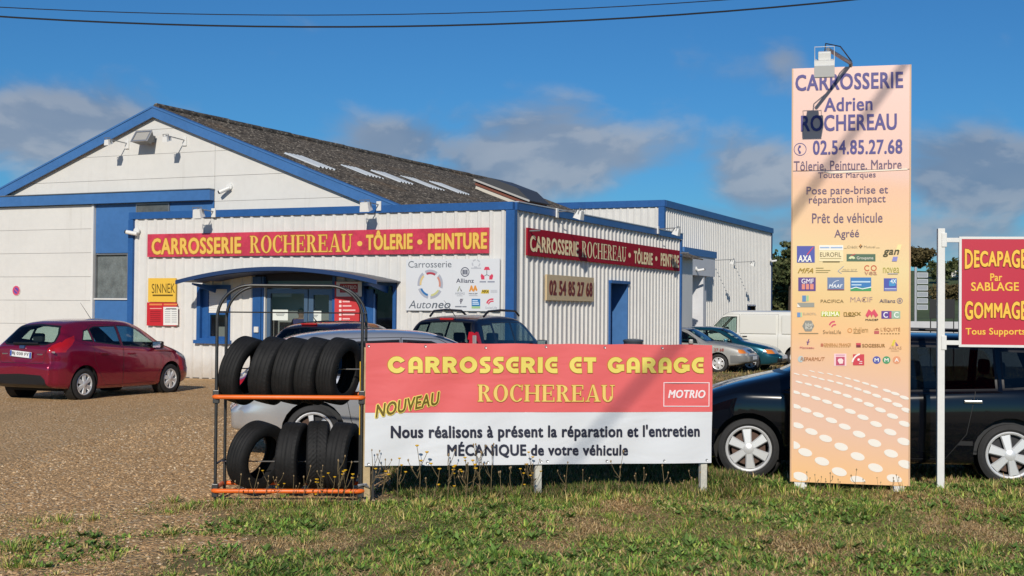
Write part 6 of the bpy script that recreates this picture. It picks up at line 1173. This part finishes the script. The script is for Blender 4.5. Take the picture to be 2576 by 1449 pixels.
def scatter(n, x0, x1, y0, y1, dens=None):
    x = r.uniform(x0, x1, n); y = r.uniform(y0, y1, n); k = (np.abs(x) < .42 * y + .3) & (r.random(n) < cover_(x, y) * (dens(x, y) if dens else 1)); return x[k], y[k]
# short sward
x_, y_ = scatter(380000, -4.8, 6.2, 8.0, 13.6); n = len(x_); g_ = green(x_, y_); hgt = .55 + .7 * vnoise(x_, y_, 1.9, 8)
addb(x_, y_, r.uniform(.022, .06, n) * hgt * np.where(x_ < yard_edge(y_), .6, 1), r.uniform(.004, .0095, n), r.uniform(.5, 1.4, n), r.uniform(0, 6.28, n), r.uniform(.1, .7, n), palette(g_, n))
# thatch lying flat
x_, y_ = scatter(90000, -4.8, 6.2, 8.0, 13.4, lambda a, b: .35 + .65 * (green(a, b) < .45)); n = len(x_); addb(x_, y_, r.uniform(.03, .085, n), r.uniform(.003, .006, n), r.uniform(1.15, 1.5, n), r.uniform(0, 6.28, n), r.uniform(0, .2, n), palette(np.full(n, .12), n), gz(x_, y_) + r.uniform(0, .02, n))
# weed rosettes
rx_, ry_ = scatter(1500, -4.2, 5.8, 8.3, 13.2, lambda a, b: sst(.35, .6, vnoise(a, b, 1.5, 21)))
for a, b in zip(rx_[:420], ry_[:420]):
    k = int(r.integers(7, 14)); an = r.uniform(0, 6.28, k); L_ = r.uniform(.04, .095); addb(np.full(k, a), np.full(k, b), r.uniform(.7, 1.1, k) * L_, r.uniform(.016, .03, k), r.uniform(.7, 1.25, k), an, r.uniform(.0, .3, k), np.clip(np.array([.12, .20, .045]) * r.uniform(.6, 1.5, (k, 1)), 0, 1), np.full(k, GZ(a, b) + .008))
# broad flat leaves (plantain, clover)
x_, y_ = scatter(80000, -4.8, 6.2, 8.0, 13.4, lambda a, b: sst(.42, .62, vnoise(a, b, 1.5, 21))); n = len(x_); addb(x_, y_, r.uniform(.03, .075, n), r.uniform(.012, .024, n), r.uniform(.6, 1.2, n), r.uniform(0, 6.28, n), r.uniform(.1, .5, n), palette(np.full(n, .9), n) * np.array([.9, 1.05, .9]))
# the verge running on beyond the edges of the view
x_ = r.uniform(-9, 11, 150000); y_ = r.uniform(7, 14, 150000); k = (np.abs(x_) >= .42 * y_ + .3) & (r.random(150000) < cover_(x_, y_)); x_, y_ = x_[k], y_[k]; n = len(x_); addb(x_, y_, r.uniform(.03, .08, n), r.uniform(.006, .013, n), r.uniform(.4, 1.3, n), r.uniform(0, 6.28, n), r.uniform(.1, .7, n), palette(green(x_, y_), n))
# behind the signs and under the cars
x_, y_ = scatter(42000, -1.5, 7.5, 13.4, 19); n = len(x_); addb(x_, y_, r.uniform(.04, .10, n), r.uniform(.006, .012, n), r.uniform(.2, 1.0, n), r.uniform(0, 6.28, n), r.uniform(.1, .6, n), palette(green(x_, y_) * .7, n))
x_, y_ = scatter(60000, -1.3, 2.4, 12.1, 15.5, lambda a, b: (b > 12.0 + .25 * a) * 1.0); n = len(x_); addb(x_, y_, r.uniform(.05, .12, n), r.uniform(.006, .012, n), r.uniform(.2, 1.0, n), r.uniform(0, 6.28, n), r.uniform(.1, .6, n), palette(np.full(n, .7), n) * .5)  # blades at half tone: shade below the banner is put into their colour
# coarse tufts
def tuft(cx, cy, k, h, g, spread=.05):
    a = r.uniform(0, 6.28, k); d = np.abs(r.normal(0, spread, k)); addb(cx + d * np.cos(a), cy + d * np.sin(a), r.uniform(.55, 1.1, k) * h, r.uniform(.005, .009, k), r.uniform(.1, .75, k), a + r.normal(0, .5, k), r.uniform(.2, .9, k), palette(np.full(k, g), k) * np.array([1.0, 1.1, .85]))
tx, ty = scatter(700, -4, 5.6, 8.3, 13.2)
for a, b in zip(tx[:330], ty[:330]): tuft(a, b, int(r.integers(26, 60)), r.uniform(.05, .115), r.uniform(.35, 1.0))
for a in r.uniform(1.3, 5.6, 70): tuft(a, 12.55 + r.uniform(-.25, .35), 26, r.uniform(.06, .14), r.uniform(.3, .8))
for a in r.uniform(-2.7, -1.2, 22): tuft(a, 11.62 + r.uniform(-.15, .12), 26, r.uniform(.06, .13), r.uniform(.3, .8))
for a in r.uniform(-1.3, 2.0, 60): tuft(a, 12.0 + .25 * a + r.uniform(-.30, .15), 24, r.uniform(.06, .14), r.uniform(.3, .85))
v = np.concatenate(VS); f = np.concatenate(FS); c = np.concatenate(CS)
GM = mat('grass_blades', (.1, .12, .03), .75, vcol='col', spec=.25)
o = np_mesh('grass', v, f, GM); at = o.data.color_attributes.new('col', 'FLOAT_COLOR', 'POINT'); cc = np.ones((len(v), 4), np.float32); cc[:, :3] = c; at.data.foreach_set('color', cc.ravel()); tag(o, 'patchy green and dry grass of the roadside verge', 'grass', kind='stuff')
# dry grass of the far yard
VS, FS, CS = [], [], []; nb = 0
x_ = r.uniform(0, 26, 30000); y_ = r.uniform(17, 46, 30000); k = (x_ > yard_edge(y_) - .5) & (x_ < .42 * y_); x_, y_ = x_[k], y_[k]; n = len(x_); dry = np.array([.30, .22, .10]); addb(x_, y_, r.uniform(.06, .16, n), r.uniform(.02, .04, n), r.uniform(.2, 1.1, n), r.uniform(0, 6.28, n), r.uniform(.1, .6, n), np.clip(dry * r.uniform(.6, 1.4, (n, 1)) * np.where(r.random((n, 1)) < .3, np.array([.55, .8, .5]), 1), 0, 1))
v = np.concatenate(VS); f = np.concatenate(FS); c = np.concatenate(CS); o = np_mesh('dry_grass', v, f, GM); at = o.data.color_attributes.new('col', 'FLOAT_COLOR', 'POINT'); cc = np.ones((len(v), 4), np.float32); cc[:, :3] = c; at.data.foreach_set('color', cc.ravel()); tag(o, 'dry brownish grass behind the signs towards the parked cars', 'grass', kind='stuff')
# flowering weeds
STM = mat('weed_stem', (.17, .125, .06), .8); FLW = mat('hawkweed_yellow', (.95, .55, .02), .7); BUD = mat('seed_head', (.30, .21, .11), .9)
rw = random.Random(4)
def weed_meshes(h, nbr, pf=.34):
    s_, fl, bd = G(), G(), G(); lean = rw.uniform(-.12, .12); P = [Vector((lean * h * t * t, .03 * math.sin(t * 3 + lean * 20), h * t)) for t in (0, .25, .5, .75, 1)]; s_.tube(P, [.0042, .0038, .0033, .0028, .0022], 4); tips = [P[-1]]
    for k in range(nbr):
        t = rw.uniform(.3, .85); b0 = P[0].lerp(P[-1], t); a = rw.uniform(0, 6.28); L_ = rw.uniform(.06, .16) * (h / .4); tip = b0 + Vector((math.cos(a) * L_ * .6, math.sin(a) * L_ * .6, L_)); s_.tube([b0, b0.lerp(tip, .5) + Vector((math.cos(a) * .012, 0, 0)), tip], [.003, .0026, .002], 4); tips.append(tip)
        lf = P[0].lerp(P[-1], rw.uniform(.1, .6)); a = rw.uniform(0, 6.28); s_.add([lf, lf + Vector((math.cos(a + .3) * .03, math.sin(a + .3) * .03, .012)), lf + Vector((math.cos(a) * .07, math.sin(a) * .07, .03)), lf + Vector((math.cos(a - .3) * .03, math.sin(a - .3) * .03, .012))], [(0, 1, 2, 3)])
    for t in tips:
        if rw.random() < pf: fl.lathe([(0, .003), (.007, .014), (.014, .018), (.017, .005)], 8, M4=Matrix.Translation(t), axis='z')
        else: bd.lathe([(-.004, .002), (.006, .008), (.016, .006), (.02, .001)], 6, M4=Matrix.Translation(t), axis='z')
    out = []
    for g, nm, m in ((s_, 'stem', STM), (fl, 'flower_heads', FLW), (bd, 'seed_heads', BUD)):
        if g.v: me = bpy.data.meshes.new(nm); me.from_pydata(g.v, [], g.f); me.materials.append(m); out.append((nm, me))
    return out
WV = [weed_meshes(h, k) for h, k in ((.30, 2), (.38, 3), (.48, 4), (.42, 5), (.26, 1), (.52, 3))]
WV += [weed_meshes(h, k, 0) for h, k in ((.30, 1), (.38, 2), (.26, 1))]
def weed(px, Yd, k, label, grp, sc=1):
    p = at_y(px, 1200, Yd); z_ = GZ(p.x, p.y); r_ = thing('flowering_weed', label, 'weed', (p.x, p.y, z_), rw.uniform(0, 6.28), grp); r_.scale = (sc,) * 3
    for nm, me in WV[k]: o = mesh_obj(nm, me, None, r_); o['kind'] = 'stuff' if nm != 'stem' else ''; 
    return r_
for px in (935, 962, 1005, 1050, 1072, 1095, 1128, 1150, 1170, 1176, 1192, 1208, 1235, 1262, 1290, 1312, 1330, 1345): weed(px, 11.95 + (px - 918) / 868 * .82 - rw.uniform(.08, .45), rw.randrange(6), 'thin yellow-flowered weed below the left half of the banner', 'weeds below the left half of the banner', rw.uniform(.75, 1.1))
for px in (1420, 1470, 1556, 1600, 1618, 1672, 1690, 1715, 1740, 1752): weed(px, 12.35 - rw.uniform(.05, .4), rw.choice((6, 7, 8)), 'thin dry weed below the right half of the banner', 'weeds below the right half of the banner', rw.uniform(.7, 1.1))
for px in (600, 640, 668, 700, 742, 770, 800, 812, 835, 852, 872, 890): weed(px, 11.75 - rw.uniform(.05, .35), rw.choice((0, 1, 3, 6, 7)), 'thin weed growing in front of the tyre rack', 'weeds in front of the tyre rack', rw.uniform(.6, 1.0))
for px in (2030, 2052, 2062, 2075, 2090, 2110, 2150, 2172, 2210, 2245, 2262): weed(px, 12.45 - rw.uniform(.0, .25), rw.choice((6, 8, 6)), 'thin weed at the foot of the tall sign', 'weeds at the foot of the tall sign', rw.uniform(.6, .95))
# ================================================================== far land and trees
def leaf_mat(name, a, b, c):
    m = mat(name, a, .8, spec=.2); t = m.node_tree; g = t.nodes.new('ShaderNodeNewGeometry').outputs['Random Per Island']; rp = t.nodes.new('ShaderNodeValToRGB'); t.links.new(g, rp.inputs[0])
    for i, (p, q_) in enumerate(((0, a), (.5, b), (1, c))):
        e = rp.color_ramp.elements[i] if i < 2 else rp.color_ramp.elements.new(p); e.position = p; e.color = (*q_, 1)
    t.links.new(rp.outputs[0], t.nodes['Principled BSDF'].inputs['Base Color']); return m
def leaf_cloud(blobs, n, s, seed):
    rr2 = np.random.default_rng(seed); wts = np.array([b[3] * b[4] for b in blobs]); wts = wts / wts.sum(); k = rr2.choice(len(blobs), n, p=wts); C_ = np.array([b[:3] for b in blobs])[k]; S_ = np.array([(b[3], b[3], b[4]) for b in blobs])[k]
    d = rr2.normal(0, 1, (n, 3)); d /= np.linalg.norm(d, axis=1)[:, None]; P = C_ + d * S_ * (rr2.random((n, 1)) ** .35) * (1 + rr2.normal(0, .12, (n, 1))); A_ = rr2.normal(0, 1, (n, 3)); A_ /= np.linalg.norm(A_, axis=1)[:, None]; Bv = np.cross(A_, rr2.normal(0, 1, (n, 3))); Bv /= np.linalg.norm(Bv, axis=1)[:, None]; q_ = s * rr2.uniform(.6, 1.4, (n, 1))
    V = np.stack([P - A_ * q_, P + Bv * q_ * .55, P + A_ * q_, P - Bv * q_ * .55], 1).reshape(-1, 3); return V, np.arange(n * 4).reshape(-1, 4)
DKL = leaf_mat('dark_leaves', (.035, .050, .018), (.070, .088, .032), (.12, .125, .05)); BRL = leaf_mat('autumn_leaves', (.05, .040, .018), (.095, .075, .032), (.15, .115, .05)); MDL = leaf_mat('mid_leaves', (.03, .05, .012), (.06, .085, .022), (.10, .12, .035)); BRK = mat('bark', (.07, .05, .035), .9, var=.3)
rt_ = random.Random(9)
def crown_blobs(x0, y0, z0, w, h, n=9): return [(x0 + rt_.uniform(-.6, .6) * w, y0 + rt_.uniform(-.6, .6) * w, z0 + h * (.35 + .5 * rt_.random()), w * rt_.uniform(.35, .55), h * rt_.uniform(.18, .30)) for _ in range(n)] + [(x0, y0, z0 + h * .55, w * .7, h * .35)]
bl = []
for i in range(19): fx = 17 + i * .72; yy = 112 + rt_.uniform(-7, 9); hh_ = rt_.uniform(5.8, 7.4); bl += crown_blobs(fx * yy / 112, yy, -.6, 2.3, hh_, 6)
for i in range(14): fx = 17 + i * .85; bl.append((fx, 100 + rt_.uniform(-2, 2), .4, 1.6, 1.1))
v, f = leaf_cloud(bl, 34000, .30, 5); o = np_mesh('forest', v, f, DKL, sm=False); tag(o, 'dark wood on the far side of the field beyond the warehouse', 'wood', kind='stuff')
def tree(name, label, p, h, w, m, n, s, seed, trunk=True, group=None):
    r_ = thing(name, label, 'tree', p, 0, group); g = G(); g.tube([(0, 0, 0), (.05 * w, 0, h * .3), (0, 0, h * .75)], [h * .035, h * .025, h * .008], 7)
    for k in range(6): a = k * 1.05; z_ = h * (.25 + .07 * k); g.tube([(0, 0, z_), (math.cos(a) * w * .45, math.sin(a) * w * .45, z_ + h * .18)], [h * .014, h * .004], 5)
    g.obj('trunk', BRK, r_); v, f = leaf_cloud(crown_blobs(0, 0, h * .12, w, h * .88, 12), n, s, seed); np_mesh('crown', v, f, m, r_, sm=False); return r_
OAKP = at_y(2304, 700, 300)
tp = at_y(1985, 790, 104); r_ = thing('pine_tree', 'single pine standing above the wood beside the tall sign', 'tree', (tp.x, tp.y, -.4)); G().tube([(0, 0, 0), (.1, 0, 7.2)], [.16, .04], 7).obj('trunk', BRK, r_); v, f = leaf_cloud([(.3 * math.cos(k * 2.4), .3 * math.sin(k * 2.4), 4.6 + k * .33, 1.15 - k * .08, .22) for k in range(10)], 1600, .16, 8); np_mesh('crown', v, f, DKL, r_, sm=False)
# green hill
xs = np.linspace(20, 420, 60); ys = np.linspace(120, 700, 70); X_, Y_ = np.meshgrid(xs, ys); Z_ = 12.5 * sst(130, 330, Y_) * sst(30, 90, X_) + .8 * np.sin(X_ * .03) * sst(150, 300, Y_) - .55
nX, nY = len(xs), len(ys); v = np.stack([X_, Y_, Z_], -1).reshape(-1, 3); i, j = np.meshgrid(np.arange(nX - 1), np.arange(nY - 1)); a = (j * nX + i).ravel(); f = np.stack([a, a + 1, a + nX + 1, a + nX], -1)
HM = mat('pasture', (.075, .105, .035), .95, var=.3, vs=.06); o = np_mesh('hill', v, f, HM); o['kind'] = 'structure'
def hill_z(x, y): return float(12.5 * sst(130, 330, y) * sst(30, 90, x) + .8 * np.sin(x * .03) * sst(150, 300, y) - .55)
tree('oak_tree', 'round brownish tree on the hill crest beside the tall sign', (OAKP.x, OAKP.y, hill_z(OAKP.x, OAKP.y) - .3), 5.6, 4.2, BRL, 4200, .42, 3)
for i, (px, Yd, h, w) in enumerate(((2362, 262, 3.4, 2.2), (2372, 250, 3.0, 2.4), (2425, 255, 4.4, 3.0), (2440, 262, 4.0, 2.6), (2404, 285, 2.6, 2.2))):
    p = at_y(px, 700, Yd); tree('hill_tree', ('small dark tree on the crest of the hill', 'bushy dark tree on the crest beside the white house', 'taller dark tree on the crest behind the red sign', 'dark tree at the end of the crest behind the red sign', 'low tree behind the white house on the hill')[i], (p.x, p.y, hill_z(p.x, p.y)), h, w, DKL, 700, .4, 30 + i, group='trees on the hill crest')
p = at_y(2390, 690, 268); hz_ = hill_z(p.x, p.y); hs = thing('farmhouse', 'tiny white farmhouse on the crest of the green hill', 'house', (p.x, p.y, hz_ - .2), R(-20)); G().prism([(-1.7, 0), (1.7, 0), (1.7, 1.0), (0, 2.0), (-1.7, 1.0)], -2, 2).obj('wall', mat('house_white', (.75, .74, .70), .7), hs); G().prism([(-1.8, .95), (0, 2.02), (1.8, .95), (1.8, 1.1), (0, 2.18), (-1.8, 1.1)], -1.98, 2.1).obj('roof', mat('house_roof', (.13, .12, .12), .7), hs); G().box(-.3, .3, -2.02, -2.0, .3, .9).obj('window', mat('house_window', (.03, .03, .04), .3), hs)
bl = [(at_y(px, 740, 222).x, 222 + rt_.uniform(-5, 5), hill_z(at_y(px, 740, 222).x, 222) + rt_.uniform(-.2, 1.4), 2.0, 1.4) for px in range(2362, 2480, 8)]
v, f = leaf_cloud(bl, 4200, .28, 12); o = np_mesh('hedge', v, f, BRL, sm=False); tag(o, 'brown autumn hedge on the slope behind the red sign', 'hedge')
# road furniture beyond
p = at_y(2303, 800, 55); ds_ = thing('direction_sign', 'grey post with a stack of direction panels seen from behind', 'road sign', (p.x, p.y, -.25), R(-12)); G().tube([(0, 0, 0), (0, 0, 3.95)], .055, 10).obj('post', mat('galv', (.5, .52, .54), .4, .4), ds_)
for k in range(6): G().bbox(.06, .50, -.03, .01, 3.50 - k * .27, 3.72 - k * .27, .02).obj('panel', mat('sign_back', (.26, .29, .32), .5, .2), ds_); frame(G(), .07, .49, 3.51 - k * .27, 3.71 - k * .27, .02, -.04, -.03).obj('panel_rim', mat('galv', (.5, .52, .54)), ds_)
p = at_y(2370, 800, 42); bb = thing('black_board', 'black notice board on two legs behind the white post', 'board', (p.x, p.y, -.15)); s_ = CAM_F / 42; G().bbox(-.40, .40, -.02, .02, 1.75, 2.36, .006).obj('panel', mat('board_black', (.012, .012, .014), .5), bb)
for a in (-.37, .37): G().tube([(a, 0, 0), (a, 0, 2.38)], .018, 8).obj('leg', BLACK, bb)
p = at_y(2360, 808, 47); o = G().box(-6, 9, 0, .18, -.4, 1.72).obj('boundary_wall', mat('pale_render', (.52, .53, .55), .8, var=.08)); o.location = (p.x, p.y, -.25); tag(o, 'low pale rendered wall behind the black car', 'wall'); 
# ================================================================== person behind the door glass
def person(loc, rz):
    J = {'hip': (0, 0, .92), 'waist': (0, 0, 1.10), 'chest': (0, 0, 1.32), 'neck': (0, .01, 1.47), 'head': (0, -.01, 1.56), 'top': (0, 0, 1.68), 'ls': (.18, 0, 1.40), 'le': (.24, .02, 1.14), 'lw': (.20, -.14, .98), 'rs': (-.18, 0, 1.40), 're': (-.24, .02, 1.14), 'rw': (-.20, -.14, .98), 'lh': (.09, 0, .88), 'lk': (.10, -.02, .48), 'la': (.10, .02, .09), 'lt': (.11, -.14, .05), 'rh': (-.09, 0, .88), 'rk': (-.10, -.02, .48), 'ra': (-.10, .02, .09), 'rt': (-.11, -.14, .05)}
    rad = dict(hip=.15, waist=.135, chest=.155, neck=.06, head=.085, top=.075, ls=.075, le=.052, lw=.036, rs=.075, re=.052, rw=.036, lh=.095, lk=.065, la=.045, lt=.04, rh=.095, rk=.065, ra=.045, rt=.04); E_ = [('hip', 'waist'), ('waist', 'chest'), ('chest', 'neck'), ('neck', 'head'), ('head', 'top'), ('chest', 'ls'), ('ls', 'le'), ('le', 'lw'), ('chest', 'rs'), ('rs', 're'), ('re', 'rw'), ('hip', 'lh'), ('lh', 'lk'), ('lk', 'la'), ('la', 'lt'), ('hip', 'rh'), ('rh', 'rk'), ('rk', 'ra'), ('ra', 'rt')]
    ks = list(J); me = bpy.data.meshes.new('p'); me.from_pydata([J[k] for k in ks], [(ks.index(a), ks.index(b)) for a, b in E_], []); o = bpy.data.objects.new('p', me); COL.objects.link(o); md = o.modifiers.new('s', 'SKIN'); o.modifiers.new('d', 'SUBSURF').levels = 2
    for i, k in enumerate(ks): me.skin_vertices[0].data[i].radius = (rad[k], rad[k] * (.72 if k in ('hip', 'waist', 'chest') else 1)); me.skin_vertices[0].data[i].use_root = k == 'hip'
    bpy.context.view_layer.update(); ev = o.evaluated_get(bpy.context.evaluated_depsgraph_get()); m2 = bpy.data.meshes.new_from_object(ev); bpy.data.objects.remove(o)
    r_ = thing('person', 'person in a blue jacket standing inside the glass doors', 'person', loc, rz); b = mesh_obj('figure', m2, mat('blue_jacket', (.09, .10, .30), .8), r_, 60); m2.materials.append(mat('skin_tone', (.45, .27, .20), .6)); m2.materials.append(mat('dark_trousers', (.03, .03, .04), .8))
    for p_ in m2.polygons: p_.material_index = 1 if (p_.center.z > 1.45 or (abs(p_.center.x) > .15 and p_.center.z < 1.02 and p_.center.y < -.08)) else (2 if p_.center.z < .93 else 0)
    G().lathe([(1.585, .098), (1.66, .092), (1.70, .06), (1.715, .0)], 16, axis='z', M4=Matrix.Translation((0, .015, 0))).obj('hair', mat('hair_dark', (.03, .02, .015), .7), r_, 50); return r_
(u_, z_) = fr(757, 800, .6); person(B(u_, .62, .04), BA + R(25))
